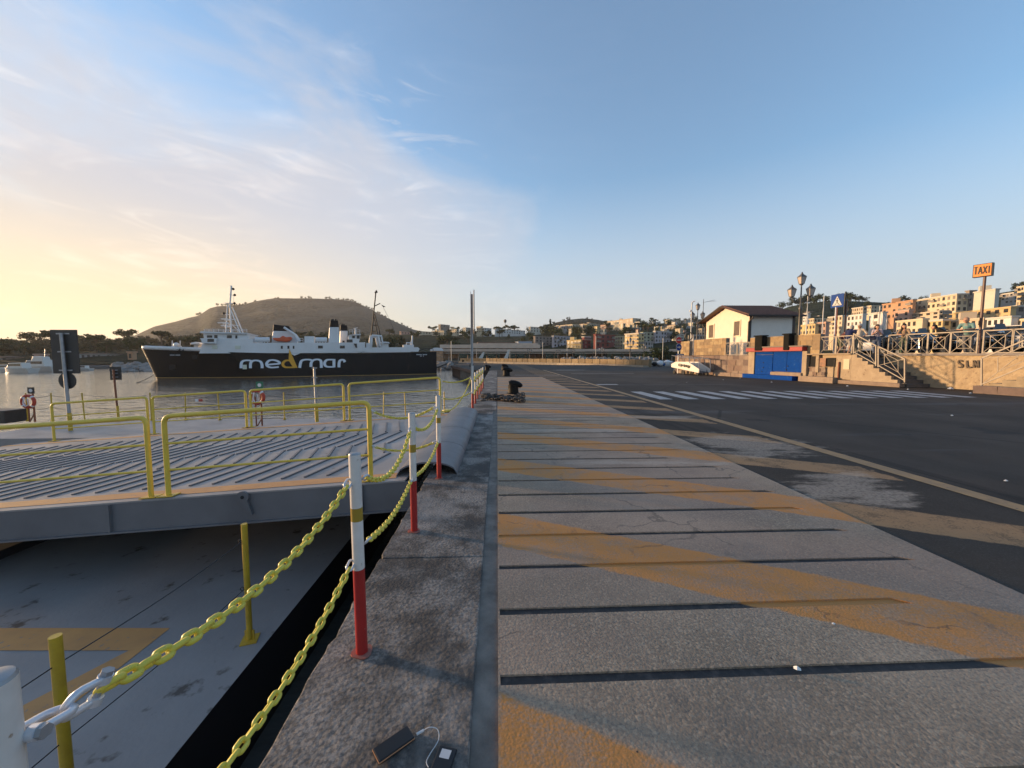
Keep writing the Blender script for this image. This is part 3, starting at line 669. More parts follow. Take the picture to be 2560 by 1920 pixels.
def chain(a, b, sag, label, group=None, pitch=.0418, ends=(1, 1), mesh=None, scale=1.):
    pts = catenary(a, b, sag); o = thing('yellow_chain', label, 'chain', min(pts, key=lambda q: q.z), group)
    s = [0.]
    for u, w in zip(pts[:-1], pts[1:]): s.append(s[-1]+(w-u).length)
    n = max(3, round(s[-1]/(pitch*scale))); j = 0; st_ = s[-1]/n
    for i in range(n):
        d = (i+.5)*st_
        while s[j+1] < d: j += 1
        p_ = pts[j].lerp(pts[j+1], (d-s[j])/(s[j+1]-s[j])); t = (pts[j+1]-pts[j]).normalized()
        sx, sy, _ = basis(t); a_ = R(45)+(math.pi/2 if i % 2 else 0)+.18*math.sin(i*1.3)
        n1 = sx*math.cos(a_)+sy*math.sin(a_); n2 = t.cross(n1)
        end = (i == 0 and ends[0]) or (i == n-1 and ends[1])
        k = st_/pitch
        M = Matrix.Translation(p_) @ Matrix(((t.x*k, n1.x*scale, n2.x*scale), (t.y*k, n1.y*scale, n2.y*scale), (t.z*k, n1.z*scale, n2.z*scale))).to_4x4()
        inst('shackle' if end else 'link', SH if end else (LKD if i in (2,) and ends[0] == 2 else (mesh or LK)), o, M)
    return o
V = Vector
def on(q, z, dx=0, dy=0): return V((q[0]+dx, q[1]+dy, z))
# the shackled pair hanging from the nearest post
SHS = on(P0, .955, .012, .03); SHD = (on(P1, .945, -.03, -.02)-SHS).normalized(); SHD = (SHD+V((0, 0, -.25))).normalized()
chain(SHS+SHD*.118, on(P1, .945, -.03, -.02), .105, 'yellow-green chain, the upper one running to the white shackle', ends=(0, 1))
chain(on(P0, .50, .02, .03), on(P1, .515, -.03, -.02), .10, 'yellow-green chain, the lower one hanging over the black gap at the quay edge', ends=(0, 1))
chain(on(P1, .95, .03, .03), on(P2, .945, -.01, -.03), .16, 'yellow-green chain, the upper one across the orange line of the ramp')
chain(on(P1, .60, .03, .03), on(P2, .49, -.01, -.03), .07, 'yellow-green chain, the lower one beside the end of the ramp beam')
chain(on(P2, .95, .0, .03), on(P3, .93, -.0, -.03), .12, 'yellow-green chain, the upper one between the two posts at the ramp corner')
chain(on(P2, .50, .0, .03), on(P3, .50, -.0, -.03), .08, 'yellow-green chain, the lower one between the two posts at the ramp corner')
nr = xat(921, ny)
chain((nr+.03, ny, RZ(nr)+.93), on(P3, .95, -.03, .0), .13, 'slack chain, the upper one closing the gap from railing to quay post', mesh=LK)
chain((nr+.03, ny, RZ(nr)+.46), on(P3, .49, -.03, .0), .09, 'slack chain, the lower one closing the gap from railing to quay post')
fr = xat(1100, fy_)
chain((fr+.03, fy_, RZ(fr)+.95), on(FP[0], .98, -.03, 0), .10, 'yellow chain, the upper one from the far railing to the edge-on sign post', scale=1.25)
chain((fr+.03, fy_, RZ(fr)+.45), on(FP[0], .52, -.03, 0), .10, 'yellow chain, the lower one from the far railing to the edge-on sign post', scale=1.25)
chain((fr+.05, fy_-.5, .12), on(FP[0], .95, -.03, 0), .35, 'long slack yellow chain drooping onto the far end of the ramp', scale=1.25)
for i in range(len(FP)-1):
    for z in (.95, .50):
        chain(on(FP[i], z, 0, .03), on(FP[i+1], z, 0, -.03), .12, '%s yellow chain in the %s bay beyond the edge-on signboard' % ('upper' if z > .7 else 'lower', ('first', 'second', 'third', 'fourth', 'fifth')[i]), 'chains between the far quay posts', scale=1.6)
# pair of interlocked galvanised shackles joining that chain to the nearest post
o = thing('shackle_pair', 'pair of white galvanised shackles at the nearest post, tarred at the chain end', 'shackle', SHS)
def bow(c, d, side, L_, W, r, m_, nm):                    # U shape opening backwards, with its pin
    d = d.normalized(); side = (side-d*side.dot(d)).normalized(); pts = [c-d*L_*.5+side*W*.5, c+d*(L_*.5-W*.5)+side*W*.55]
    pts += [c+d*(L_*.5-W*.5)+side*math.cos(t*math.pi/8)*W*.55+d*math.sin(t*math.pi/8)*W*.5 for t in range(1, 8)] + [c+d*(L_*.5-W*.5)-side*W*.55, c-d*L_*.5-side*W*.5]
    mb = MB(); mb.tube(pts, r, 10); mb.build(nm, m_, o, smooth=60); e = c-d*L_*.5; nn = d.cross(side).normalized()
    for s_ in (-1, 1): mb = MB(); mb.cyl(e+side*s_*(W*.5-r), e+side*s_*(W*.5+r), r*1.7, n=12); mb.build('eye', m_, o, smooth=50)
    mb = MB(); mb.cyl(e-side*(W*.62), e+side*(W*.62), r*.85, n=10); mb.cyl(e+side*W*.62, e+side*(W*.62+.012), r*1.5, n=6); mb.build('pin', galv, o)
bow(SHS+SHD*.028, SHD, V((1, 0, .1)), .066, .042, .0075, shackle_m, 'bow'); bow(SHS+SHD*.086, -SHD, V((.3, 0, 1)), .062, .040, .0072, shackle_m, 'bow')
mb = MB(); a_ = on(P0, .955, .006, .015); mb.cyl(a_, SHS+SHD*.004, .011, n=10); mb.build('lug', galv, o)
# bollards
boll_m = mat('bollard_black', (.004, .004, .004), .6, col2=(.010, .008, .007), scale=8, spots=(.05, .03, .02), sscale=7, slo=.70, shi=.76, spec=.2)
def bollard(px, py, s, label, rz=0):
    q = G(px, py); o = thing('mooring_bollard', label, 'bollard', q, 'black hooked bollards on the quay')
    M = lambda v: q + Matrix.Rotation(rz, 3, 'Z') @ (Vector(v)*s)
    mb = MB(); mb.lathe(q, [(.40*s, 0), (.40*s, .03*s), (.32*s, .06*s), (.29*s, .42*s), (.30*s, .5*s)], 18); mb.build('column', boll_m, o, smooth=40)
    pts = [M((-.24, 0, .56)), M((-.1, 0, .59)), M((.1, 0, .58)), M((.3, 0, .53)), M((.46, 0, .45)), M((.50, 0, .40))]
    mb = MB(); mb.tube(pts, .1, 12, rad=[.16*s, .21*s, .20*s, .17*s, .13*s, .07*s]); mb.build('hook_head', boll_m, o, smooth=60)
bollard(1283, 984, .74, 'black hooked mooring bollard with a heap of rusty chain round its foot')
bollard(1266, 940, .95, 'black hooked mooring bollard behind the chain-wrapped one, in line with it')
bollard(1260, 926, .95, 'black hooked mooring bollard, the farther of the paired ones on the quay')
bollard(1218, 926, .85, 'black hooked mooring bollard standing at the corner of the old pier')
bollard(1157, 905, .9, 'black hooked mooring bollard on the pier end where the ferry lines are tied')
bollard(1178, 918, .8, 'rusty stub of a mooring bollard behind the edge-on sign post')
# heap of heavy chain
heavy = mat('rusty_chain', (.10, .075, .06), .6, .3, col2=(.04, .035, .03), scale=20, spots=(.3, .25, .2), sscale=40, slo=.62, shi=.7)
HK = link_mesh(.21, .13, .021, 8, heavy)
o = thing('heavy_chain', 'heap of heavy rusty chain lying from the bollard to the quay edge', 'chain', G(1255, 998)); rr = random.Random(5)
for row in range(4):
    pts = [G(1208+ t*8.6, 1000 - 7*math.sin(t*.35+row) - row*2.6 + 3, 0) for t in range(13)]
    for i in range(len(pts)-1):
        for h in (0, .5):
            c = pts[i].lerp(pts[i+1], h); c.z = .03+.05*abs(math.sin(i*1.1+row))+.035*(i % 2)
            M = Matrix.Translation(c) @ Matrix.Rotation(rr.uniform(-.6, .6), 4, 'Z') @ Matrix.Rotation(math.pi/2 if (i*2+(h > 0)) % 2 else .1, 4, 'X')
            inst('link', HK, o, M)
# power bank and phone on the quay lip
pb_m = mat('powerbank_black', (.008, .008, .009), .35); glow_edge_m = mat('sun_glow_edge', (.55, .30, .18), .3, .7); cab_m = mat('cable_white', (.55, .55, .55), .5)
def rbox(name, c, sz, rz, m_, parent, bev=.004):
    mb = MB(); mb.box(c, sz, rz); return mb.build(name, m_, parent, bevel=bev)
q = G(985, 1868); o = thing('power_bank', 'black power bank with a painted warm sun-glow edge lying on the quay lip', 'power bank', (q.x, q.y, 0))
d = (G(1040, 1835)-G(940, 1905)); ang = math.atan2(d.y, d.x)
rbox('case', (q.x, q.y, .012), (.150, .068, .018), ang, pb_m, o); rbox('rim', (q.x, q.y, .012), (.152, .070, .008), ang, glow_edge_m, o, .003)  # warm metallic band imitates the sun's glow along the case edge
q2 = G(1105, 1918); o2 = thing('phone', 'black phone with a pale sticker charging from the power bank', 'phone', (q2.x, q2.y, 0))
rbox('case', (q2.x, q2.y, .007), (.075, .14, .011), -.25, pb_m, o2); rbox('sticker', (q2.x+.008, q2.y+.038, .0133), (.040, .034, .001), -.25, cab_m, o2, 0)
e = G(1045, 1840); e.z = .012
pts = [e, e+V((.02, .012, .0)), G(1075, 1818, .02), G(1094, 1824, .015), G(1096, 1850, .008), G(1075, 1885, .008), G(1066, 1905, .01), G(1072, 1920, .01)]
sm = []
for i in range(len(pts)-1):
    p0, p1, p2, p3 = pts[max(i-1, 0)], pts[i], pts[i+1], pts[min(i+2, len(pts)-1)]
    for j in range(6):
        t = j/6; sm.append(.5*((2*p1)+(p2-p0)*t+(2*p0-5*p1+4*p2-p3)*t*t+(3*p1-p0-3*p2+p3)*t**3))
o3 = thing('charging_cable', 'thin white charging cable looping from power bank to phone', 'cable', (e.x, e.y, .002))
mb = MB(); mb.tube(sm, .0018, 6); mb.build('cord', cab_m, o3, smooth=80)
mb = MB(); mb.bar(e-V((.005, .004, 0)), e+V((.022, .013, 0)), .008, .006); mb.build('plug', cab_m, o3)
# ================================================================ FERRY
hull_black = mat('ship_black', (.008, .008, .009), .5, col2=(.014, .013, .013), scale=.25, amt=.9, spots=(.032, .022, .017), sscale=.9, slo=.60, shi=.76, stretch=(1, 1, .25), spec=.22)
boot_m = mat('boot_topping', (.10, .045, .02), .6, col2=(.05, .03, .02), scale=.6)
ship_white = mat('ship_white', (.72, .71, .70), .4, col2=(.64, .62, .60), scale=.35, spots=(.45, .33, .24), sscale=1.1, slo=.68, shi=.80, stretch=(1, 1, .3))
ship_stripe = mat('ship_ochre', (.45, .27, .08), .5)
ship_orange = mat('logo_orange', (.75, .36, .03), .45); glass_m = mat('dark_glass', (.015, .018, .022), .12)
raft_m = mat('lifeboat_orange', (.60, .10, .03), .5)
nA, nB = G(560, 948.5, ZW), G(1092, 938, ZW)
se = (nB-nA); se.z = 0; se.normalize(); sn = Vector((-se.y, se.x, 0))
if sn.y < 0: sn = -sn
BEAM = 9.6
def SP(px, py, t=0.): return PL(px, py, nA+sn*t, sn)
def sloc(p): q = p-nB; return q.dot(se)                       # 0 at stern, negative towards bow
stem_wl = SP(392, 950, BEAM/2); stem_dk = SP(355, 873, BEAM/2)
s_wl, s_dk = sloc(stem_wl), sloc(stem_dk); z_dk_bow = stem_dk.z
ship = thing('ferry', 'black and white car ferry with medmar lettering moored across the harbour basin', 'ferry', (nA+nB)/2+sn*BEAM/2)
def deckz(s):
    u = s/s_dk; zs = SP(1080, 879, 0).z; zm = SP(720, 884, 0).z
    return zm + (zs-zm)*max(0, 1-u*2.2)**2 + (z_dk_bow-zm)*max(0, (u-.45)/.55)**1.7
def half(s, f):
    s0 = s_wl + (s_dk-s_wl)*f; Lb = abs(s_dk)*(.36-.10*f); u = (s-s0)/Lb
    return BEAM/2*max(0, min(1, u))**.62 if u < 1 else BEAM/2
lv = [-.35, 0, .05, .07, .16, .35, .55, .75, .9, 1.0]
def hull_part(name, m_, f0, f1, off=0, smooth=60):
    L_ = [f for f in lv if f0 <= f <= f1]; mb = MB(); ns = 40; rows_ = []
    for i in range(ns+1):
        u = i/ns; u = u**1.0; row = []
        for f in L_:
            ff = max(0, f); s0 = s_wl+(s_dk-s_wl)*ff; s = s0*(1-u)**1.35 if False else s0 + (0-s0)*(u**1.5)
            w = half(s, ff)*(.93 if f < 0 else 1)+off; z = ZW + f*(deckz(s)-ZW); row.append((s, w, z))
        rows_.append(row)
    k = len(L_)
    for sd in (-1, 1):
        b = len(mb.v)
        for row in rows_:
            for s, w, z in row: mb.v.append(nB + se*s + sn*(BEAM/2 + sd*w) + Vector((0, 0, z-nB.z)))
        for i in range(ns):
            for j in range(k-1): mb.f.append((b+i*k+j, b+(i+1)*k+j, b+(i+1)*k+j+1, b+i*k+j+1)); mb.m.append(0)
    n_ = (ns+1)*k
    for j in range(k-1): mb.f.append((ns*k+j, n_+ns*k+j, n_+ns*k+j+1, ns*k+j+1)); mb.m.append(0)      # transom
    if f1 >= 1:
        for i in range(ns): mb.f.append((i*k+k-1, (i+1)*k+k-1, n_+(i+1)*k+k-1, n_+i*k+k-1)); mb.m.append(0)
    return mb.build(name, m_, ship, smooth=smooth)
hull = hull_part('hull', hull_black, .07, 1.0); hull_part('boot_topping', boot_m, -.35, .07); hull_part('waterline_stripe', ship_stripe, .05, .07, .03)
# white bulwark round the bow, sheer strake aft
mb = MB(); ns = 24
for sd in (-1, 1):
    b = len(mb.v)
    for i in range(ns+1):
        s = s_dk + (sloc(SP(508, 875))-s_dk)*(i/ns)**1.4; w = half(s, 1)
        for dz, dw in ((.02, .02), (.62 if i > 3 else .55, .05)): mb.v.append(nB + se*(s-.0) + sn*(BEAM/2+sd*(w+dw)) + Vector((0, 0, deckz(s)+dz-nB.z)))
    for i in range(ns): mb.f.append((b+2*i, b+2*i+2, b+2*i+3, b+2*i+1)); mb.m.append(0)
o = mb.build('bow_bulwark', ship_white, ship, smooth=60); sm_ = o.modifiers.new('thick', 'SOLIDIFY'); sm_.thickness = .06
def block(name, pts, t0, t1, m_=ship_white, parent=None, bevel=0):     # pts in pixels on the near side, extruded across the beam
    mb = MB(); P = [SP(x, y, 0)+sn*t0 for x, y in pts]; mb.slab(P, sn*(t1-t0)); return mb.build(name, m_, parent or ship, bevel=bevel)
house = block('deckhouse', [(497, 883.5), (509, 858), (511, 847), (632, 847), (632, 857), (912, 856), (912, 880), (895, 882)], .05, BEAM-.05)
block('aft_bulwark', [(912.5, 881), (912.5, 868.5), (1045, 868), (1049, 872), (1046, 879)], -.02, .12); block('aft_bulwark', [(912.5, 881), (912.5, 868.5), (1045, 868), (1049, 872), (1046, 879)], BEAM-.12, BEAM+.02)
block('bulkhead', [(893, 878), (893, 860), (912.6, 855), (912.6, 878)], -.06, .03)
wh = block('wheelhouse', [(508, 847), (506, 832), (617, 834), (618, 847)], .4, BEAM-.4)
block('wheelhouse_roof', [(500, 832.5), (502, 828), (560, 830), (619, 832), (619, 834.5)], -.1, BEAM+.1)
block('bridge_wing', [(504, 846), (545, 846), (543, 859), (509, 858.5)], -.7, 1.2)
for (x0, y0, x1, y1) in ((522, 847.5, 538, 855), (534, 837, 542, 846), (566, 838, 578, 845), (587, 838, 592, 846), (516, 838, 529, 844)):
    block('window', [(x0, y0), (x1, y0), (x1, y1), (x0, y1)], -.75 if y0 > 847 else .33, -.7 if y0 > 847 else .41, glass_m)
for (x0, y0, x1, y1) in ((702, 864.5, 707, 872), (718.5, 864.5, 723.5, 872), (732, 864.5, 736, 872), (795, 864, 807, 871), (850, 864, 862, 871)):
    block('window', [(x0, y0), (x1, y0), (x1, y1), (x0, y1)], -.0, .06, glass_m)
block('door_recess', [(884, 859), (892, 859), (893, 870), (889, 869)], -.08, .02, glass_m)
hatch_m = mat('pale_hatch', (.62, .62, .50), .5)
for (x0, y0, x1, y1) in ((531, 864, 543, 872), (588, 864, 601, 872), (607, 912, 617, 923)):
    block('hatch', [(x0, y0), (x1, y0), (x1, y1), (x0, y1)], -.08 if y0 < 900 else -.1, .06, hatch_m)
for (x0, y0, x1, y1) in ((423, 912, 437, 925), (481, 888, 493, 898), (918, 885, 932, 893), (974, 884, 982, 891), (1023, 883, 1029, 891)):
    block('hull_pocket', [(x0, y0), (x1, y0), (x1, y1), (x0, y1)], -.05, .4, mat('hull_dark', (.004, .004, .004), .7), hull)
# funnels
block('funnel', [(674, 857), (677.5, 825), (726, 826), (735, 840), (741, 857)], 2.0, 5.2, bevel=.15); block('funnel_cap', [(677.5, 825), (679, 808.5), (719, 813), (726, 826)], 1.98, 5.22, hull_black, bevel=.1)
block('funnel', [(820, 857), (823, 816), (847, 816), (848.5, 857)], 1.6, 4.0, bevel=.15); block('funnel_cap', [(823, 816), (825, 799), (845, 799), (847, 816)], 1.58, 4.02, hull_black, bevel=.1)
block('funnel', [(849, 857), (850, 822), (870.5, 822), (871, 857)], 5.4, 8.0, bevel=.15); block('funnel_cap', [(850, 822), (851, 806.5), (869, 807.5), (870.5, 822)], 5.38, 8.02, hull_black, bevel=.1)
for x, y, t in ((829, 797, 2.4), (832, 795, 3.2), (839, 796, 2.6), (856, 804.5, 6.3), (861, 804, 7)):
    a_ = SP(x, y+4, 0)+sn*t; mb = MB(); mb.tube([a_, SP(x, y, 0)+sn*t, SP(x+1.5, y-.6, 0)+sn*t], .16, 8); mb.build('exhaust_pipe', hull_black, ship, smooth=60)
# stay arm beside the forward funnel, deck gear
def stick(name, pts, r, m_=ship_white, t=2.0, n=7):
    mb = MB(); mb.tube([SP(x, y, 0)+sn*(t+ (q[0] if q else 0)) for x, y, *q in pts], r, n); return mb.build(name, m_, ship, smooth=60)
stick('davit', [(707, 817), (735, 836), (746, 852)], .22, t=1.4); stick('davit', [(707, 817), (735, 836), (746, 852)], .22, t=3.2)
lb = block('lifeboat', [(678, 844), (682, 849), (690, 852), (715, 854), (724, 852), (728, 846), (727, 841), (712, 842.5), (706, 838), (697, 844)], .7, 2.0, raft_m, bevel=.3)
block('liferaft_rack', [(760, 857), (760, 840), (785, 840), (785, 857)], 1.0, 4)
for x0, x1, t in ((788, 817, 1.0), (636, 672, .9)):
    mb = MB(); a_, b_ = SP(x0, 848.5)+sn*t, SP(x1, 848.5)+sn*t; mb.cyl(a_, b_, .42, n=14); mb.build('liferaft_canister', ship_white, ship, smooth=50)
    for f in (.15, .38, .62, .85):
        p_ = a_.lerp(b_, f); mb = MB(); mb.bar(p_-V((0, 0, .42)), p_-V((0, 0, .95)), .12, .12); mb.build('cradle', ship_white, ship)
block('aft_bridge', [(871.5, 857), (871.5, 838), (893, 836), (902, 840), (898, 857)], 1.2, 8.4, bevel=.1); block('aft_bridge_roof', [(871.5, 838), (872, 836.5), (903, 833.5), (903, 836.5)], .9, 8.7)
for (x0, y0, x1, y1) in ((881, 838.5, 888, 845), (892.5, 838, 900, 846), (867, 848, 882, 855.5), (856, 851, 862, 856)):
    block('window', [(x0, y0), (x1, y0), (x1, y1), (x0, y1)], 1.13, 1.21, glass_m)
stick('radar_post', [(890, 835), (890, 818)], .12, t=3); block('radar_scanner', [(885, 817.5), (896, 816), (896, 817.5), (885, 819)], 2.8, 3.2)
# white gantry and the black A mast aft
for t in (2, 7):
    stick('gantry_leg', [(930, 868), (932.5, 837)], .2, t=t); stick('gantry_leg', [(953, 866), (947, 838)], .2, t=t); stick('gantry_leg', [(960, 860), (956, 839)], .16, t=t)
    stick('gantry_beam', [(932, 837.5), (957, 839)], .2, t=t)
stick('aft_mast', [(933, 837), (939, 779), (945, 719)], .12, hull_black, 4.5); stick('aft_mast_stay', [(955, 837), (940, 780)], .10, hull_black, 3.2); stick('aft_mast_stay', [(952, 837), (940, 780)], .10, hull_black, 6.0)
stick('aft_mast_rung', [(937, 809), (947, 810)], .1, hull_black, 4); stick('aft_mast_yard', [(942, 758), (956, 751)], .09, hull_black, 4.5); stick('aft_mast_head', [(942, 723), (948, 721), (945, 717)], .18, hull_black, 4.5)
mb = MB(); mb.slab([SP(x, y)+sn*4.5 for x, y in ((958.5, 754), (971, 760), (964, 761))], sn*.03); mb.build('pennant', mat('flag_dark', (.03, .03, .04), .8), ship)
stick('halyard', [(964, 761), (982, 797), (1000, 840)], .03, wire_m, 4.5, 5)
block('deck_canopy', [(954, 857), (960, 853), (975, 854), (979, 858)], 2, 6, bevel=.1); block('deck_locker', [(957, 868), (957, 857.5), (975, 857.5), (975, 868)], 2.4, 5.6)
block('winch_house', [(917, 868), (917, 857), (928, 857), (928, 868)], 1.2, 3); block('stern_locker', [(1014, 868), (1014, 861), (1038, 861), (1038, 868)], 1.5, 4)
stick('stern_post', [(1037, 868), (1037, 837)], .14, t=3); stick('stern_post', [(1031, 866), (1036, 848)], .1, t=3); stick('stern_post', [(1022, 862), (1022, 856), (1036, 856)], .1, t=3)
stick('stern_rail', [(1048, 876), (1062, 872), (1083, 872), (1083, 878)], .07, hull_black, .1); 
# forward mast
stick('fore_mast', [(560, 832), (556, 752), (560, 702)], .13, t=4.8); stick('fore_mast_leg', [(551, 831), (556, 755)], .09, t=3.2); stick('fore_mast_leg', [(589, 831), (558, 757)], .10, t=3.6); stick('fore_mast_leg', [(589, 831), (558, 757)], .10, t=6)
for pts in ([(555, 791), (573, 793)], [(553, 807), (580, 808)], [(562, 806), (586, 830)], [(553, 800), (561, 828)], [(540, 748), (568, 750)], [(554, 725), (569, 729)], [(556, 703), (563, 705)], [(540, 778), (556, 780)]):
    stick('mast_brace', pts, .055, t=4.8)
stick('mast_ladder', [(566, 726), (566, 750)], .05, t=4.8)
for x, y, w in ((541, 791, 8), (537, 801, 13), (541, 809, 8)):
    block('radar_scanner', [(x-w, y-1.2), (x+w, y-1.6), (x+w, y+.8), (x-w, y+1)], 4.4, 5.2); stick('radar_arm', [(x, y+2), (x+16, y+2)], .15, t=4.8)
for x, y in ((569, 727), (568, 749), (565, 711), (540, 776)):
    mb = MB(); mb.ball(SP(x, y)+sn*4.8, .22); mb.build('mast_lamp', hull_black, ship, smooth=60)
def rails(xs, y0, y1, t, m_=ship_white):
    for a_, b_ in zip(xs[:-1], xs[1:]):
        for f in (0, .5): stick('deck_rail', [(a_, y0+(y1-y0)*f), (b_, y0+(y1-y0)*f)], .035, m_, t, 5)
    for x in xs: stick('rail_post', [(x, y1), (x, y0)], .04, m_, t, 5)
rails([510, 522, 534, 546, 558, 570, 582, 594, 606, 617], 823, 830, .1)
rails([356, 366, 376, 386], 868, 875, BEAM/2-1.2); rails([432, 442, 452, 462], 868, 875, .8); rails([742, 749, 757], 846, 856, .5); rails([873, 882, 891, 900], 824, 834, .9)
# foredeck gear
block('vent_trunk', [(471.5, 878), (471.5, 860), (483, 860), (483, 878)], 2.5, 4.3); block('vent_hood', [(464.5, 860.5), (466, 856), (478, 853.5), (489, 856), (490, 860.5)], 1.9, 4.9, bevel=.1)
block('windlass', [(400, 876), (404, 866), (416, 861), (424, 862), (427, 876)], 3.2, 5.4, bevel=.2)
mb = MB(); mb.ball(SP(420, 861)+sn*3.5, .42); mb.build('searchlight', ship_white, ship, smooth=60)
for x, y0 in ((407, 849), (428, 849), (410, 855), (402, 866)): stick('deck_post', [(x, 876), (x, y0)], .07, t=3.8)
stick('crane_jib', [(488, 876), (502, 853)], .16, t=2.2); stick('crane_jib', [(494, 878), (505, 858)], .16, t=2.2); stick('crane_jib', [(487, 868), (500, 868)], .1, t=2.2)
for x in (435, 446, 470, 487): block('deck_box', [(x, 877), (x, 870), (x+6, 870), (x+6, 877)], 1.6, 2.6, hull_black)
# white sail-shaped notch at the top of the hull
mb = MB(); mb.slab([SP(x, y)-sn*.03 for x, y in ((724, 883), (752, 883), (736, 889))], -sn*.03); mb.build('white_notch', ship_white, ship)
# lettering
def ribbon(pts, z2=True, ox=340, oy=680, wv=40, wh_=21, name='letter', m_=None, lift=.06):
    Q = []
    for i in range(len(pts)-1):
        p0, p1, p2, p3 = [Vector(pts[max(0, min(len(pts)-1, q))]) for q in (i-1, i, i+1, i+2)]
        for j in range(6):
            t = j/6; Q.append(.5*((2*p1)+(p2-p0)*t+(2*p0-5*p1+4*p2-p3)*t*t+(3*p1-p0-3*p2+p3)*t**3))
    Q.append(Vector(pts[-1])); Lh, Rh = [], []
    for i, q in enumerate(Q):
        d = (Q[min(i+1, len(Q)-1)]-Q[max(i-1, 0)]).normalized(); w = wh_+(wv-wh_)*abs(d.y)**1.2; nn = Vector((-d.y, d.x))
        Lh.append(q+nn*w/2); Rh.append(q-nn*w/2)
    f = lambda q: SP(ox+q.x/5.53, oy+q.y/5.53)-sn*lift
    mb = MB(); n_ = len(Q)
    mb.v += [f(q) for q in Lh]+[f(q) for q in Rh]; mb.v += [p_+sn*.05 for p_ in mb.v[:2*n_]]
    for i in range(n_-1):
        mb.f += [(i, i+1, n_+i+1, n_+i), (2*n_+i, 2*n_+i+1, i+1, i), (n_+i, n_+i+1, 3*n_+i+1, 3*n_+i)]; mb.m += [0]*3
    return mb
letter_m = mat('letter_white', (.72, .74, .78), .45)
def letter(parts, ox, m_=letter_m):
    mb = MB()
    for pts in parts:
        r_ = ribbon(pts, ox=ox); b = len(mb.v); mb.v += r_.v; mb.f += [tuple(b+i for i in f) for f in r_.f]; mb.m += r_.m
    return mb.build('hull_letter', m_, hull)
letter([[(1453, 1330), (1456, 1270), (1472, 1238), (1510, 1223), (1560, 1222), (1600, 1230)], [(1582, 1330), (1584, 1268), (1602, 1237), (1640, 1223), (1690, 1226), (1725, 1243), (1742, 1280), (1745, 1330)]], 340)
letter([[(1822, 1281), (1900, 1274), (1982, 1264), (1962, 1234), (1900, 1217), (1842, 1225), (1808, 1262), (1818, 1300), (1872, 1320), (1975, 1313)]], 340)
letter([[(150, 1222), (85, 1224), (48, 1250), (40, 1280), (58, 1306), (100, 1318), (210, 1316)]], 700, ship_orange)
mb = MB(); mb.slab([SP(700+x/5.53, 680+y/5.53)-sn*.075 for x, y in ((128, 1060), (243, 1325), (185, 1325), (120, 1222))], sn*.05); mb.build('sail_emblem', ship_orange, hull)
letter([[(272, 1325), (284, 1260), (302, 1226), (345, 1212), (400, 1211), (440, 1220)], [(428, 1312), (431, 1258), (455, 1224), (500, 1209), (545, 1214), (568, 1240), (572, 1325)]], 700)
letter([[(750, 1212), (660, 1213), (627, 1235), (616, 1265), (630, 1298), (670, 1311), (750, 1311)], [(746, 1203), (746, 1318)]], 700)
letter([[(815, 1318), (817, 1262), (828, 1228), (858, 1213), (884, 1222), (897, 1246)]], 700)
for x0, x1, y in ((410, 440, 887.5), (1041, 1068, 886.5), (1050, 1060, 890)):
    n_ = int((x1-x0)/2.2)
    for i in range(n_):
        if i == n_//2: continue
        xx = x0+(x1-x0)*i/n_; mb = MB(); w = half(sloc(SP(xx, y)), .9); d = sn*(BEAM/2-w-.06)
        mb.slab([SP(a_, b_)+d for a_, b_ in ((xx, y-1), (xx+1.3, y-1), (xx+1.3, y+1), (xx, y+1))], sn*.03); mb.build('name_mark', letter_m, hull)
block('gangway_ramp', [(1090, 921), (1122, 908), (1123, 909.5), (1091, 923.5)], 1.5, 7.0, hull_black)
def mooring(a_, b_, sag, label):
    mb = MB(); mb.tube(catenary(a_, b_, sag, 16), .045, 6); return mb.build('mooring_line', wire_m, label=label, cat='rope', smooth=60)
mooring(SP(385, 937, BEAM/2), G(340, 958, ZW), .1, 'anchor line dropping from the ferry bow into the water')
PZ = -.3
mooring(SP(1045, 872), G(1158, 902, PZ)+V((0, 0, .5)), .8, 'mooring line from the ferry stern to the pier bollard, lower strand')
mooring(SP(1062, 872), G(1158, 902, PZ)+V((0, 0, .6)), .4, 'mooring line from the ferry stern to the pier bollard, taut upper strand')
# ================================================================ RAISED PLATFORM ON THE LANDWARD SIDE
Fa, Fb = G(2090, 958), G(1787, 938)
wdir = (Fb-Fa); wdir.z = 0; wdir.normalize(); wn = Vector((-wdir.y, wdir.x, 0))
if wn.x > 0: wn = -wn                                   # towards the road
ZT = 1.72                                                # platform level
def FP_(px, py, off=0.): return PL(px, py, Fa+wn*off, wn)
def fu(px, off=0.): return (FP_(px, 900, off)-Fa).dot(wdir)   # position along the wall
def FW(u, z, off=0.): return Fa + wdir*u + wn*off + Vector((0, 0, z-Fa.z))
OB = -1.7                                                # recessed wall plane
u_st0, u_st1 = fu(2130), fu(2266)                        # stair top and foot (front face)
u_far = fu(1688)
plat_m = mat('platform_paving', (.20, .18, .16), .85, col2=(.14, .13, .12), scale=1.2)
mb = MB(); P = [FW(u_far, 0, -.35), FW(u_st0, 0, -.35), FW(u_st0, 0, OB-.3), FW(-22, 0, OB-.3), FW(-22, 0, -40), FW(u_far, 0, -40)]
mb.prism([(q.x, q.y) for q in P], -.5, ZT); mb.build('platform', plat_m, kind='structure', org=(0, 0, 0))
tufa = [mat('tufa_block_%d' % i, c, .9, col2=d, scale=5, amt=.7, bump=.5, bscale=25) for i, (c, d) in enumerate((((.36, .25, .13), (.26, .17, .09)), ((.42, .31, .17), (.30, .21, .11)), ((.30, .21, .12), (.20, .14, .08))))]
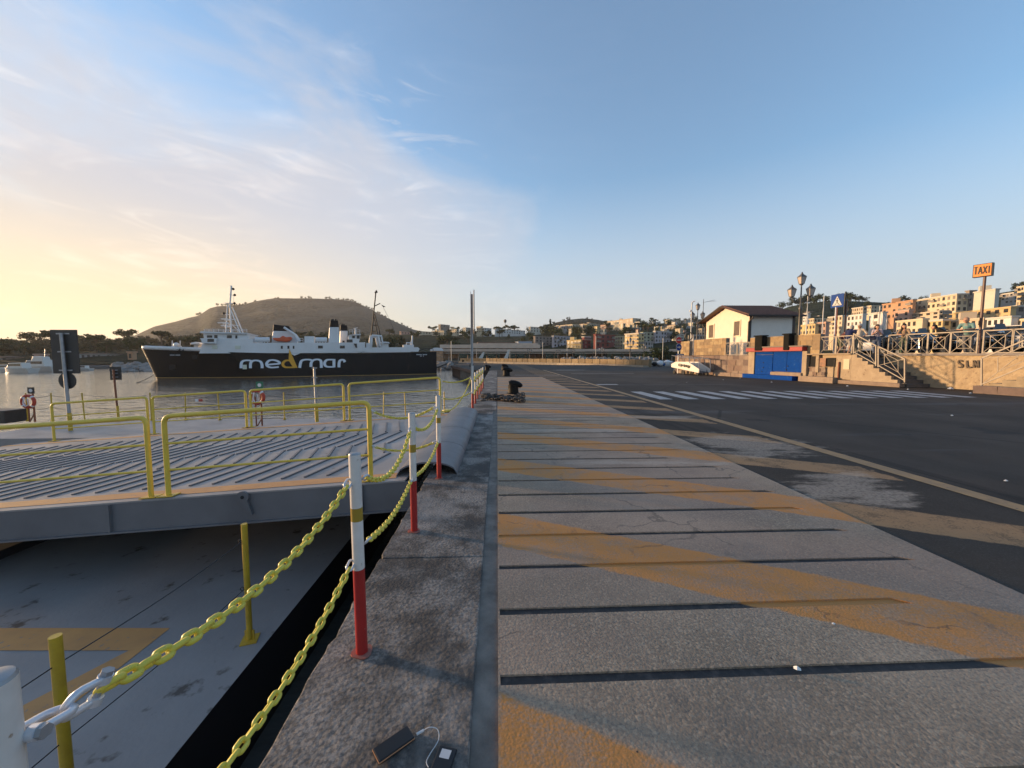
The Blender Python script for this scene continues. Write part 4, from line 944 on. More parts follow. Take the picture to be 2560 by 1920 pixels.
stone = [mat('wall_stone_%d' % i, c, .88, col2=d, scale=4, amt=.7, bump=.5, bscale=18) for i, (c, d) in enumerate((((.22, .15, .11), (.15, .10, .08)), ((.27, .20, .15), (.18, .13, .10)), ((.17, .12, .10), (.11, .08, .07)), ((.33, .25, .18), (.22, .16, .12))))]
mortar = mat('mortar', (.26, .22, .18), .95, col2=(.18, .15, .12), scale=8)
cement = mat('old_plaster', (.42, .33, .22), .9, col2=(.28, .21, .14), scale=2.5, amt=.8, bump=.6, bscale=14, spots=(.20, .14, .09), sscale=6, slo=.60, shi=.72)
def blockwork(root, u0, u1, z0, z1, off, thick, hs, ls, mats_, seed, gap=.018, jit=.02, back=mortar, name='stone_block'):
    """a wall of separate blocks laid in courses in front of a mortar core"""
    rn = random.Random(seed); a, b = min(u0, u1), max(u0, u1)
    mb = MB(); mb.slab([FW(a, z0, off-.03), FW(b, z0, off-.03), FW(b, z1-.01, off-.03), FW(a, z1-.01, off-.03)], -wn*(thick-.03)); mb.build('wall_core', back, root)
    z = z0
    while z < z1-.03:
        h = min(rn.uniform(*hs), z1-z)
        if z1-z-h < .08: h = z1-z
        u = a
        while u < b-.02:
            l = rn.uniform(*ls)
            if b-u-l < ls[0]*.6: l = b-u
            j = rn.uniform(-jit, jit)*.6; g = gap/2; e = lambda: rn.uniform(-.3, .3)*jit
            P = [FW(u+g+e(), z+g, off+j), FW(u+l-g+e(), z+g, off+j), FW(u+l-g+e(), z+h-g+e(), off+j), FW(u+g+e(), z+h-g+e(), off+j)]
            mb = MB(); mb.slab(P, -wn*.12); mb.build(name, rn.choice(mats_), root, bevel=.0)
            u += l
        z += h
# retaining wall below the parapet
uu = [fu(1690), fu(1885)]
r = thing('retaining_wall', 'dark rough stone retaining wall under the tufa parapet, behind the white gangway', 'wall', FW(fu(1800), 0))
blockwork(r, fu(1688), fu(1879), 0.02, ZT-.02, 0, .4, (.38, .5), (.45, .95), stone, 11, jit=.035)
for px0, px1, yt in ((1700, 1750, .28), (1787, 1873, .3), (2002, 2090, .36)):
    k = thing('kerb', 'weathered stone kerb course at the foot of the %s' % ('retaining wall by the gangway' if px0 < 1760 else 'retaining wall beside the blue shop' if px0 < 1900 else 'wall between blue shop and stairs'), 'kerb', FW(fu((px0+px1)/2), 0, .3))
    blockwork(k, fu(px0, .3), fu(px1, .3), 0, yt, .45, .44, (yt, yt+.01), (.7, 1.1), [stone[1], stone[3]], px0, name='kerb_stone')
# parapets on the platform edge
def parapet(px0, px1, h, label, seed, cap=False):
    r = thing('tufa_parapet', label, 'wall', FW(fu((px0+px1)/2), ZT))
    blockwork(r, fu(px0), fu(px1), ZT, ZT+h, -.02, .35, (.27, .31), (.38, .6), tufa, seed, gap=.014, jit=.012, back=mortar, name='tufa_block')
parapet(1700, 1722, 1.35, 'short ochre tufa parapet pier beside the no-entry sign', 21)
parapet(1733, 1813, 1.42, 'long ochre tufa parapet in front of the lit gable of the wooden house', 22)
parapet(1873, 2047, 1.30, 'ochre tufa parapet above the red lintel of the blue shop', 23)
dark_box = mat('dark_bin', (.005, .0055, .005), .8, col2=(.009, .009, .008), scale=6, spec=.15)
for px0, px1 in ((1897, 1916), (1969, 1984)):
    a = fu(px0); b = fu(px1); mb = MB(); mb.slab([FW(a, ZT+.3, .0), FW(b, ZT+.3, .0), FW(b, ZT+1.36, .0), FW(a, ZT+1.36, .0)], wn*.45)
    o = mb.build('waste_bin', dark_box, label='dark waste bin hung on the tufa parapet %s' % ('above the blue door' if px0 < 1950 else 'beside the lamp post'), cat='bin', bevel=.06)
    mb = MB(); mb.slab([FW(a+.05, ZT+1.33, -.05), FW(b-.05, ZT+1.33, -.05), FW(b-.05, ZT+1.42, -.05), FW(a+.05, ZT+1.42, -.05)], wn*.55); mb.build('lid', dark_box, o)
# blue shop front
blue = mat('shop_blue', (.002, .050, .27), .6, col2=(.003, .042, .22), scale=2, amt=.6, spots=(.03, .10, .30), sscale=2.5, slo=.60, shi=.72, stretch=(1, 2.5, 4), spec=.03)
red_l = mat('lintel_red', (.36, .022, .02), .6, col2=(.28, .02, .02), scale=5)
sh = thing('shop_front', 'blue shuttered shop front with a red lintel set into the stone wall', 'shop', FW(fu(1945), 0))
def fbox(name, px0, px1, z0, z1, off0, off1, m_, parent, bevel=0):
    a, b = fu(px0), fu(px1); mb = MB(); mb.slab([FW(a, z0, off0), FW(b, z0, off0), FW(b, z1, off0), FW(a, z1, off0)], wn*(off1-off0)); return mb.build(name, m_, parent, bevel=bevel)
ztop = FP_(1950, 880).z; zbot = FP_(1950, 935).z
fbox('back_wall', 1877, 2018, 0, ZT-.02, -.4, -.1, cement, sh)
d1 = fbox('door', 1890, 1933, .28, ztop-.2, -.1, .06, blue, sh); fbox('transom', 1890, 1933, ztop-.17, ztop+.02, -.1, .05, blue, sh)
fbox('shutter', 1934, 1968, .55, ztop+.02, -.1, .04, blue, sh); fbox('shutter', 1969, 2008, .55, ztop+.02, -.1, .045, blue, sh)
for px, z in ((1911, 1.15), (1911, .8), (1908, .5), (1972, .95), (1969, .7)):
    a = FW(fu(px), z, .05); mb = MB(); mb.cyl(a, a+wn*.05, .035, n=8); mb.build('knob', black_m, d1)
fbox('lintel', 1874, 2016, ztop+.05, ztop+.32, -.1, .38, red_l, sh, .01); fbox('lintel_cap', 1876, 2018, ztop+.325, ztop+.40, -.1, .42, mat('lintel_top', (.20, .17, .14), .9), sh)
fbox('plinth', 1872, 1999, .0, .30, -.1, .52, blue, sh, .01)
fbox('jamb', 1874, 1889, .28, ztop+.05, -.1, .12, cement, sh, .02); fbox('jamb', 2009, 2021, .3, ztop+.05, -.1, .14, cement, sh, .02)
fbox('sill_stone', 1934, 2012, .30, .53, -.1, .25, stone[3], sh, .03)
# rough wall between shop and stairs with niche and cupboard
r = thing('rubble_wall', 'crumbling plastered wall with a dark niche and rusty cupboard left of the stairs', 'wall', FW(fu(2070), 0))
fbox('core', 2022, 2131, 0, ZT-.02, -.42, -.12, cement, r)
blockwork(r, fu(2022), fu(2064), .3, .95, .0, .12, (.14, .24), (.16, .4), stone, 31, jit=.05, name='rubble_stone')
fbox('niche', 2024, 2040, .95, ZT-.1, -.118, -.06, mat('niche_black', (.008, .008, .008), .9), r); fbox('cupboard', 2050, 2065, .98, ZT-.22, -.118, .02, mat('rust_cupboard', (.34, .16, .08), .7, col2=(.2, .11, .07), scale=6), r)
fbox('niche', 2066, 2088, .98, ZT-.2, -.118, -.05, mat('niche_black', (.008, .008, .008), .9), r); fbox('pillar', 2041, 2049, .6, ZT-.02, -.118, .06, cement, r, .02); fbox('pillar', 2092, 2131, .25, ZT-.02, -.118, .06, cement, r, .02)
fbox('cabinet_door', 2112, 2127, .85, 1.45, .06, .09, mat('cream_metal', (.50, .42, .28), .6), r)
mb = MB(); a = FW(fu(2090), .3, .1); mb.cyl(a, a+V((0, 0, 1.1)), .035, n=7); mb.build('drain_pipe', dgrey, r)
mb = MB(); a = FW(fu(2102), .3, .12); mb.tube(bend([a, a+V((0, 0, .95)), a+V((0, 0, .95))-wn*.1], .06), .045, 8); mb.build('standpipe', rust_m, r, smooth=60)
fbox('ledge', 2019, 2131, ZT-.02, ZT+.06, -.42, .16, cement, r, .02)
# stairs: risers face the camera, between the front flank and the recessed wall
st_ = thing('stairs', 'stone stairs descending from the platform railing gap to the road', 'stairs', FW((u_st0+u_st1)/2, 0, -.8))
N_ = 9; L_ = u_st0-u_st1
for i in range(N_):
    z1 = ZT*(N_-i)/(N_+0)-.02; ua = u_st0 - L_*i/N_; ub = u_st0 - L_*(i+1)/N_
    mb = MB(); mb.slab([FW(ua, 0, OB+.02), FW(ub, 0, OB+.02), FW(ub, z1, OB+.02), FW(ua, z1, OB+.02)], wn*(-OB-.17)); mb.build('step', mat('step_stone', (.13, .12, .11), .85, col2=(.09, .085, .08), scale=6), st_)
    mb = MB(); mb.slab([FW(ua, .22, -.149), FW(ub, .22, -.149), FW(ub, z1+.02, -.149), FW(ua, z1+.02, -.149)], wn*.2); mb.build('flank', cement, st_)
fbox('base_stone', 2094, 2262, 0, .22, -.14, .22, stone[1], st_, .03)
# recessed wall with the painted letters
r = thing('plastered_wall', 'tall rough tufa and plaster wall with dark painted letters SLN', 'wall', FW(-6, 0, OB))
mb = MB(); NU, NZ = 150, 14; ua, ub = u_st1+3.2, -16.; 
for i in range(NU+1):
    for j in range(NZ+1):
        u = ua+(ub-ua)*i/NU; z = -.02+(ZT+.0)*j/NZ; q = FW(u, z, OB); mb.v.append(q + wn*(.022*noise.noise(q*3.1)+.018*noise.noise(q*8.)))
for i in range(NU):
    for j in range(NZ): mb.f.append((i*(NZ+1)+j, (i+1)*(NZ+1)+j, (i+1)*(NZ+1)+j+1, i*(NZ+1)+j+1)); mb.m.append(0)
tw = mat('tufa_rubble_wall', (.44, .34, .21), .92, col2=(.29, .21, .13), scale=3, amt=.8, bump=.9, bscale=16, spots=(.17, .12, .08), sscale=9, slo=.60, shi=.72)
mb.build('face', tw, r)
mb = MB(); mb.slab([FW(ua, ZT-.08, OB-.3), FW(ub, ZT-.08, OB-.3), FW(ub, ZT-.08, OB+.12), FW(ua, ZT-.08, OB+.12)], (0, 0, .10)); mb.build('coping', mat('coping_grey', (.20, .18, .17), .9), r)
mb = MB(); mb.slab([FW(ua, -.3, OB-.3), FW(ub, -.3, OB-.3), FW(ub, ZT-.1, OB-.3), FW(ua, ZT-.1, OB-.3)], wn*.22); mb.build('core', mortar, r)
def stroke_letters(spec, plane, m_, parent, w, lift=.03, name='painted_letter'):
    for strokes in spec:
        mb = MB()
        for a, b in strokes:
            A_, B_ = plane(*a), plane(*b); mb.bar(A_, B_, w, .02, up=wn)
        mb.build(name, m_, parent)
paint_dark = mat('letter_paint_dark', (.05, .04, .035), .9, col2=(.16, .12, .08), scale=25, amt=.8)
pl = lambda x, y: PL(2060+x/4.424, 640+y/4.424, Fa+wn*(OB+.05), wn)
stroke_letters([[((1530, 1165), (1500, 1152)), ((1500, 1152), (1482, 1168)), ((1482, 1168), (1490, 1188)), ((1490, 1188), (1522, 1202)), ((1522, 1202), (1530, 1218)), ((1530, 1218), (1512, 1234)), ((1512, 1234), (1482, 1228))],
    [((1578, 1155), (1580, 1235)), ((1580, 1235), (1630, 1230))], [((1658, 1235), (1655, 1155)), ((1655, 1155), (1705, 1235)), ((1705, 1235), (1703, 1152))]], pl, paint_dark, r, .065)
# low plinth of the second flight and the kerb in front of it
r = thing('road_kerb', 'broad dark stone kerb under the sloping railing right of the painted letters', 'kerb', FW(fu(2500, .5), 0, .5))
blockwork(r, fu(2438, .6), fu(2660, .6), 0, .34, .6, .5, (.33, .34), (.6, 1.0), stone[:3], 71, name='kerb_stone', jit=.03)
st2 = thing('side_stairs', 'second stone flight rising behind the sloping railing beyond the painted letters', 'stairs', FW(fu(2560), 0, -.6))
u0, u1 = fu(2475, 0), fu(2475, 0)-3.6
for i in range(9):
    ua2 = u0+(u1-u0)*i/9; mb = MB(); z1 = .3+(ZT-.3)*(i+1)/9-.02
    mb.slab([FW(ua2, 0, OB+.15), FW(ua2+(u1-u0)/9, 0, OB+.15), FW(ua2+(u1-u0)/9, z1, OB+.15), FW(ua2, z1, OB+.15)], wn*(-OB-.2)); mb.build('step', mat('side_step', (.34, .27, .18), .9, col2=(.22, .17, .11), scale=4, amt=.8), st2)

# ---------------------------------------------------------------- steel railings of the platform
rail_m = mat('railing_grey', (.24, .215, .185), .55, .3, col2=(.17, .145, .12), scale=8, spots=(.18, .10, .06), sscale=18, slo=.68, shi=.76)
def rpanel(a, b, c, d, label, w=.04, group='grey crossed railing panels on the platform'):
    """a,b bottom corners, c,d top corners (above b, a)"""
    a, b, c, d = map(Vector, (a, b, c, d)); o = thing('railing_panel', label, 'railing', a.lerp(b, .5), group); up = wn
    for p_, q_, nm, ww in ((a-V((0, 0, .04)), d+V((0, 0, .03)), 'post', w*1.3), (b-V((0, 0, .04)), c+V((0, 0, .03)), 'post', w*1.3), (a+V((0, 0, .05)), b+V((0, 0, .05)), 'bottom_rail', w), (d, c, 'top_rail', w*1.3)):
        mb = MB(); mb.bar(p_, q_, ww, ww, up); mb.build(nm, rail_m, o)
    A_ = a+V((0, 0, .05)); B_ = b+V((0, 0, .05)); f = lambda s, t: A_.lerp(B_, s).lerp(d.lerp(c, s), t)
    for p_, q_ in (((0, 0), (1, 1)), ((0, 1), (1, 0))):
        mb = MB(); mb.bar(f(*p_), f(*q_), w*.5, w*.5, up); mb.build('diagonal', rail_m, o)
    s0, s1, t0, t1 = .24, .76, .22, .78
    for p_, q_ in (((s0, t0), (s1, t0)), ((s1, t0), (s1, t1)), ((s1, t1), (s0, t1)), ((s0, t1), (s0, t0))):
        mb = MB(); mb.bar(f(*p_)+wn*.004, f(*q_)+wn*.004, w*.5, w*.5, up); mb.build('inner_bar', rail_m, o)
    return o
def flat_panel(px0, px1, off, label, h=1.08, z=ZT):
    a, b = fu(px0, off), fu(px1, off); rpanel(FW(a, z, off), FW(b, z, off), FW(b, z+h, off), FW(a, z+h, off), label)
flat_panel(2048, 2087, -.08, 'grey crossed railing panel joining the tufa parapet, before the blue-shirted man')
flat_panel(2089, 2129, -.08, 'grey crossed railing panel at the head of the stairs, before the man in shorts')
for i, (p0, p1, l_) in enumerate(((2219, 2263, 'grey crossed railing panel the woman in the patterned top leans on'), (2264, 2316, 'grey crossed railing panel next to the leaning woman, scooters behind it'),
        (2317, 2373, 'grey crossed railing panel before the person in black'), (2374, 2440, 'grey crossed railing panel the man in teal leans on'), (2455, 2527, 'wide grey crossed railing panel right after the taxi pole'), (2529, 2600, 'grey crossed railing panel at the top of the second stairs'))):
    flat_panel(p0, p1, OB-.05, l_)
def slope_panel(q0, q1, off, label):     # pixel pairs: top rail at both ends and bottom at both ends
    (x0, yt0, yb0), (x1, yt1, yb1) = q0, q1
    rpanel(FP_(x0, yb0, off), FP_(x1, yb1, off), FP_(x1, yt1, off), FP_(x0, yt0, off), label)
zx = lambda x, y: (2060+x/4.424, 640+y/4.424)
slope_panel((2135, 834, 882), (2190, 864, 913), .0, 'grey sloping railing panel, upper half beside the stairs')
slope_panel((2196, 866, 916), (2262, 897, 954), .0, 'grey sloping railing panel, lower half beside the stairs')
slope_panel((2454, 896, 964), (2640, 818, 886), .05, 'grey sloping railing panel of the second stairs beside the painted letters')
flat_panel(1812, 1841, -.05, 'grey crossed railing panel between parapets, against the lit house gable', .98); flat_panel(1843, 1872, -.05, 'grey crossed railing panel at the house corner above the stone wall', .98)

# ---------------------------------------------------------------- wooden house
hc = A(1874, 800, 33.2); hx, hy = hc.x, hc.y; hw = 7.0; hd = A(1986, 800, 33.2).x-hx
clap_sunlit = mat('clapboard_sunlit', (.72, .62, .50), .6, col2=(.66, .56, .45), scale=2); clap_shaded = mat('clapboard_shaded', (.74, .69, .62), .55, col2=(.68, .63, .56), scale=2)  # one siding in two tones: warm for the sunlit gable, paler for shade
brown = mat('dark_brown_metal', (.045, .028, .02), .5); tile_m = mat('roof_tile_brown', (.19, .085, .05), .75, col2=(.11, .05, .032), scale=5)
h = thing('wooden_house', 'small clapboard house with brown tiled gable roof behind the tufa parapet', 'house', (hx+hd/2, hy+hw/2, ZT))
ze = A(1874, 786, 33.2).z; zr = A(1804, 768, hy+hw/2).z+.05
mb = MB(); mb.prism([(hx+.03, hy+.03), (hx+hd, hy+.03), (hx+hd, hy+hw), (hx+.03, hy+hw)], ZT, ze); mb.build('wall_core', clap_shaded, h)
mb = MB(); P = [(hx+.03, hy, ze), (hx+.03, hy+hw, ze), (hx+.03, hy+hw/2, zr-.12)]; mb.slab(P, (hd-.1, 0, 0)); mb.build('gable_core', clap_sunlit, h)
bh = .19; z = ZT; i = 0
while z < zr-.2:                                        # boards, lapped
    def yspan(zz):
        if zz <= ze: return hy, hy+hw
        f = (zz-ze)/(zr-.12-ze); return hy+hw/2*f, hy+hw-hw/2*f
    a0, b0 = yspan(z+bh*.5)
    if b0-a0 > .3:
        mb = MB(); mb.add([(hx-.015, a0, z), (hx-.015, b0, z), (hx+.004, b0, z+bh), (hx+.004, a0, z+bh), (hx+.03, a0, z), (hx+.03, b0, z), (hx+.03, b0, z+bh), (hx+.03, a0, z+bh)], [(0, 1, 2, 3), (0, 4, 5, 1), (1, 5, 6, 2), (3, 2, 6, 7), (0, 3, 7, 4)]); mb.build('board', clap_sunlit, h)
    if z < ze-.1:
        mb = MB(); zz = min(z+bh, ze); mb.add([(hx, hy-.015, z), (hx+hd, hy-.015, z), (hx+hd, hy+.004, zz), (hx, hy+.004, zz), (hx, hy+.03, z), (hx+hd, hy+.03, z)], [(0, 1, 2, 3), (0, 4, 5, 1)]); mb.build('board', clap_shaded, h)
    z += bh
for y0, y1 in ((hy+hw*.79, hy+hw*.91), (hy+hw*.18, hy+hw*.30)):
    zb, zt_ = ze-1.75, ze-.45
    mb = MB(); mb.box((hx-.02, (y0+y1)/2, (zb+zt_)/2), (.05, y1-y0, zt_-zb)); w_ = mb.build('window', mat('shutter_brown', (.12, .085, .06), .6, col2=(.08, .055, .04), scale=5), h)
    mb = MB()
    for c0, s0 in (((hx-.035, (y0+y1)/2, zt_+.05), (.06, y1-y0+.2, .1)), ((hx-.035, (y0+y1)/2, zb-.05), (.06, y1-y0+.2, .1)), ((hx-.035, y0-.05, (zb+zt_)/2), (.06, .1, zt_-zb)), ((hx-.035, y1+.05, (zb+zt_)/2), (.06, .1, zt_-zb))): mb.box(c0, s0)
    mb.build('frame', mat('frame_cream', (.70, .60, .42), .6), w_)
ov = .55
for sd in (0, 1):                                       # roof slopes
    y_e = hy-ov if sd == 0 else hy+hw+ov; y_r = hy+hw/2; z_e = ze+.02-ov*(zr-ze)/(hw/2); x0, x1 = hx-.55, hx+hd+.55
    mb = MB(); mb.slab([(x0, y_e, z_e), (x1, y_e, z_e), (x1, y_r, zr), (x0, y_r, zr)], (0, 0, .07)); rf = mb.build('roof', tile_m, h)
    n_ = int((x1-x0)/.24)
    for j in range(n_):
        x = x0+.12+j*.24; mb = MB(); mb.cyl((x, y_e-.03, z_e+.075), (x, y_r, zr+.075), .07, n=6); mb.build('tile_row', tile_m, rf)
    mb = MB(); mb.bar((x0-.02, y_e, z_e+.02), (x0-.02, y_r, zr+.02), .05, .22, up=(1, 0, 0)); mb.build('barge_board', brown, h); mb = MB(); mb.cyl((x0, y_e-.06, z_e), (x1, y_e-.06, z_e), .08, n=8); mb.build('gutter', brown, h)
    yy = hy-.05 if sd == 0 else hy+hw+.05
    mb = MB(); mb.tube(bend([(hx-.12, y_e-.06, z_e-.05), (hx-.12, y_e-.06, z_e-.2), (hx-.1, yy, z_e-.5), (hx-.1, yy, ZT)], .08), .055, 8); mb.build('downpipe', brown, h, smooth=60)
mb = MB(); mb.box((hx+hd-.06, hy-.03, (ZT+ze)/2), (.2, .06, ze-ZT)); mb.box((hx+hd/2, hy-.1, ze-.05), (hd+.5, .22, .22)); mb.box((hx+.06, hy-.035, (ZT+ze)/2), (.16, .06, ze-ZT)); mb.build('corner_trim', brown, h)

# ---------------------------------------------------------------- lamp posts
lamp_m = mat('lamp_iron', (.09, .085, .08), .5, .4, col2=(.13, .12, .11), scale=9); lamp_g = mat('lamp_glass', (.50, .42, .36), .25, col2=(.42, .36, .31), scale=4)
def lantern(o, c, s):
    c = Vector(c); mb = MB(); k = 4
    def ring(r_, z): return [c+V((r_*math.cos(math.pi/4+i*math.pi/2), r_*math.sin(math.pi/4+i*math.pi/2), z)) for i in range(4)]
    a, b = ring(.20*s, 0), ring(.34*s, .62*s); mb.add(a+b, [(i, (i+1) % 4, 4+(i+1) % 4, 4+i) for i in range(4)]+[(3, 2, 1, 0)]); g = mb.build('lantern_glass', lamp_g, o)
    mb = MB(); mb.add(ring(.38*s, .62*s)+ring(.36*s, .68*s)+ring(.12*s, .88*s), [(i, (i+1) % 4, 4+(i+1) % 4, 4+i) for i in range(4)]+[(4+i, 4+(i+1) % 4, 8+(i+1) % 4, 8+i) for i in range(4)]+[(3, 2, 1, 0), (8, 9, 10, 11)]); mb.lathe(c+V((0, 0, .86*s)), [(.10*s, 0), (.12*s, .06*s), (.05*s, .12*s), (.07*s, .17*s), (.02*s, .24*s)], 8)
    for i in range(4): mb.bar(a[i], b[i], .03*s, .03*s)
    mb.lathe(c+V((0, 0, -.14*s)), [(.05*s, 0), (.12*s, .04*s), (.2*s, .15*s)], 8); mb.build('lantern_frame', lamp_m, o)
def lamp_post(base, H, label, s=1., ang=.2, group=None):
    base = Vector(base); o = thing('street_lamp', label, 'street lamp', base, group)
    mb = MB(); mb.lathe(base, [(.26*s, 0), (.26*s, .1*s), (.17*s, .2*s), (.15*s, .9*s), (.19*s, .95*s), (.11*s, 1.05*s), (.09*s, H*.55), (.14*s, H*.56), (.15*s, H*.58), (.07*s, H*.6), (.05*s, H-.9*s)], 12); mb.build('column', lamp_m, o, smooth=40)
    lantern(o, base+V((0, 0, H-.98*s)), s)
    for i in (-1, 1):
        d = V((math.cos(ang), math.sin(ang), 0))*i; z0 = H*.66
        pts = [base+V((0, 0, z0)), base+d*.30*s+V((0, 0, z0-.10*s)), base+d*.62*s+V((0, 0, z0+.02*s)), base+d*.72*s+V((0, 0, z0+.36*s))]
        mb = MB(); mb.tube(pts, .035*s, 6); mb.tube([base+d*(.36*s+.14*s*math.cos(t*.6))+V((0, 0, z0+.12*s+.14*s*math.sin(t*.6))) for t in range(11)], .022*s, 5); mb.build('bracket', lamp_m, o, smooth=60)
        lantern(o, base+d*.72*s+V((0, 0, z0+.46*s)), s)
b = PL(1997, 845, Fa-wn*1.2, wn); b.z = ZT; lamp_post(b, A(1997, 683, b.y).z-ZT, 'three-lantern iron street lamp rising behind the tufa parapet by the house', .74, R(-25))
b = A(1741, 880, 44.5); b.z = ZT; lamp_post(b, A(1741, 758, 44.5).z-ZT, 'three-lantern iron street lamp seen beyond the lit house gable', .74, R(-25))
# thin poles: camera pole, antenna
def pole(px, py, Y, z0, r, label, m_=galv, extra=None):
    t = A(px, py, Y); o = thing('thin_pole', label, 'pole', (t.x, Y, z0)); mb = MB(); mb.cyl((t.x, Y, z0), t, r, n=8); mb.build('tube', m_, o, smooth=60); 
    if extra: extra(o, t)
    return o
def cam_head(o, t):
    mb = MB(); mb.tube([t, t+V((.1, -.1, .15)), t+V((.25, -.2, .16))], .06, 7); mb.ball(t+V((-.25, -.2, -.9)), .12); mb.bar(t+V((-.25, -.2, -.9)), t+V((0, 0, -.9)), .05, .05); mb.build('camera_head', white_m, o, smooth=60)
pole(1730, 757, 42, ZT, .06, 'slim pole with a surveillance camera beside the far street lamp', galv, cam_head)
def aerial(o, t):
    mb = MB(); mb.cyl(t+V((0, 0, -.35)), t+V((1.15, -.2, -.1)), .018, n=5)
    for f in (.3, .5, .7, .9): c = t.lerp(t+V((1.3, -.2, .05)), f)+V((0, 0, -.3)); mb.cyl(c-V((0, .3, 0)), c+V((0, .3, 0)), .012, n=4)
    mb.build('aerial', galv, o)
pole(1759, 748, 41.5, ZT, .03, 'thin aerial mast with side branches behind the house eave', dgrey, aerial)
# road signs
sign_red = mat('sign_red', (.40, .012, .015), .5); sign_blue = mat('sign_blue', (.004, .045, .22), .5, spec=.1); sign_white = mat('sign_white', (.42, .42, .42), .5); sign_black = mat('sign_black', (.01, .01, .01), .5)
Yr = 36.0
def disc(o, c, r, m_, name, dy=0, n=24, rx=1):
    mb = MB(); c = Vector(c)+V((0, -dy, 0)); mb.slab([c+V((r*rx*math.cos(i*2*math.pi/n), 0, r*math.sin(i*2*math.pi/n))) for i in range(n)], (0, .012, 0)); return mb.build(name, m_, o)
c1, c2 = A(1697.5, 850.5, Yr), A(1697.5, 868, Yr); o = thing('road_sign', 'red no-entry disc above a blue arrow disc on one pole by the gangway', 'road sign', (c1.x, Yr, 0))
mb = MB(); mb.cyl((c1.x, Yr+.05, 0), (c1.x, Yr+.05, c1.z+.3), .04, n=8); mb.build('pole', galv, o)
e_ = disc(o, c1, .31, sign_red, 'no_entry_disc', 0, rx=.8); mb = MB(); mb.box(c1+V((0, -.012, 0)), (.34, .01, .10)); mb.build('bar', sign_white, e_)
disc(o, c1+V((0, .02, 0)), .34, sign_white, 'rim', 0, rx=.8); disc(o, c2+V((0, .02, 0)), .34, sign_white, 'rim', 0, rx=.8)
e_ = disc(o, c2, .31, sign_blue, 'arrow_disc', 0, rx=.8); mb = MB(); mb.slab([c2+V((x*.8, -.012, z)) for x, z in ((-.2, .05), (.02, .05), (.02, .14), (.22, 0), (.02, -.14), (.02, -.05), (-.2, -.05))], (0, .008, 0)); mb.build('arrow', sign_white, e_)
mb = MB(); c3 = A(1700, 886.5, Yr); mb.box(c3, (.75, .03, .16)); mb.build('supplementary_plate', sign_blue, o); mb = MB(); mb.box(c3+V((-.02, -.018, -.01)), (.6, .01, .09)); mb.build('plate_field', sign_white, o)
# tall dark sign post with crowned ring beside it
t = A(1722, 838, 36.6); o = thing('iron_sign_post', 'dark iron post with a ring head beside the no-entry sign', 'post', (t.x, 36.6, 0)); mb = MB(); mb.cyl((t.x, 36.6, 0), t, .07, n=8); mb.build('column', lamp_m, o)
mb = MB(); mb.tube([t+V((.38*math.cos(i*math.pi/10), 0, -.1+.38*math.sin(i*math.pi/10))) for i in range(20)], .05, 6, close=True); mb.build('ring', lamp_m, o, smooth=60)
# pedestrian crossing sign and the back of another
def pole_sign(px, py_t, py_b, w, off, label, face, back=None):
    c = FP_(px, (py_t+py_b)/2, off); zt_ = FP_(px, py_t, off).z; zb = FP_(px, py_b, off).z
    return c, zt_, zb
c = FP_(2093, 752, -.9); zt_, zb = FP_(2093, 736, -.9).z, FP_(2093, 769, -.9).z; s = (zt_-zb)
o = thing('crossing_sign', 'square blue pedestrian crossing sign on a white pole above the stair railing', 'road sign', (c.x, c.y, ZT))
sd_ = V((.10, -.99, 0)).normalized(); up_ = V((0, 0, 1)); ny_ = sd_.cross(up_)
def on_sign(pts, d): return [c + sd_*x*s + up_*z*s + ny_*d for x, z in pts]
mb = MB(); mb.slab(on_sign([(-.5, -.5), (.5, -.5), (.5, .5), (-.5, .5)], 0), -ny_*.02); pn = mb.build('panel', sign_blue, o)
mb = MB(); mb.slab(on_sign([(-.38, -.36), (.38, -.36), (0, .36)], .008), -ny_*.004); tri = mb.build('triangle', sign_white, pn)
for st in ([(-.02, .1), (.04, .1), (.06, -.1), (-.05, -.1)], [(-.04, -.1), (.0, -.1), (-.1, -.3), (-.16, -.3)], [(.01, -.1), (.06, -.1), (.17, -.3), (.1, -.3)], [(-.03, .13), (.04, .13), (.04, .2), (-.03, .2)], [(-.3, -.33), (-.22, -.33), (-.16, -.27), (-.2, -.27)], [(.22, -.33), (.3, -.33), (.2, -.27), (.16, -.27)], [(-.1, .06), (.1, .02), (.1, -.02), (-.1, .01)]):
    mb = MB(); mb.slab(on_sign(st, .013), -ny_*.004); mb.build('walker', sign_black, pn)
mb = MB(); mb.cyl((c.x, c.y+.06, ZT), (c.x, c.y+.06, zb+.05), .035, n=8); mb.build('pole', white_m, o); mb = MB(); mb.slab(on_sign([(.52, -.45), (.56, -.45), (.60, .6), (.56, .6)], .0), -ny_*.1); mb.build('edge_board', sign_black, o)
c = FP_(2114, 766, -2.5); zt_, zb = FP_(2114, 748, -2.5).z, FP_(2114, 785, -2.5).z; o = thing('blank_sign', 'dark back of a tall sign on two posts behind the pedestrian crossing sign', 'sign', (c.x, c.y, ZT))
mb = MB(); mb.box((c.x, c.y, (zt_+zb)/2), (.42, .03, zt_-zb), R(25)); mb.build('board', dgrey, o); mb = MB(); mb.cyl((c.x, c.y-.04, ZT), (c.x, c.y-.04, zt_-.1), .035, n=8); mb.cyl((c.x-.45, c.y+.1, ZT), (c.x-.45, c.y+.1, zt_-.3), .04, n=8); mb.build('pole', rust_m, o)
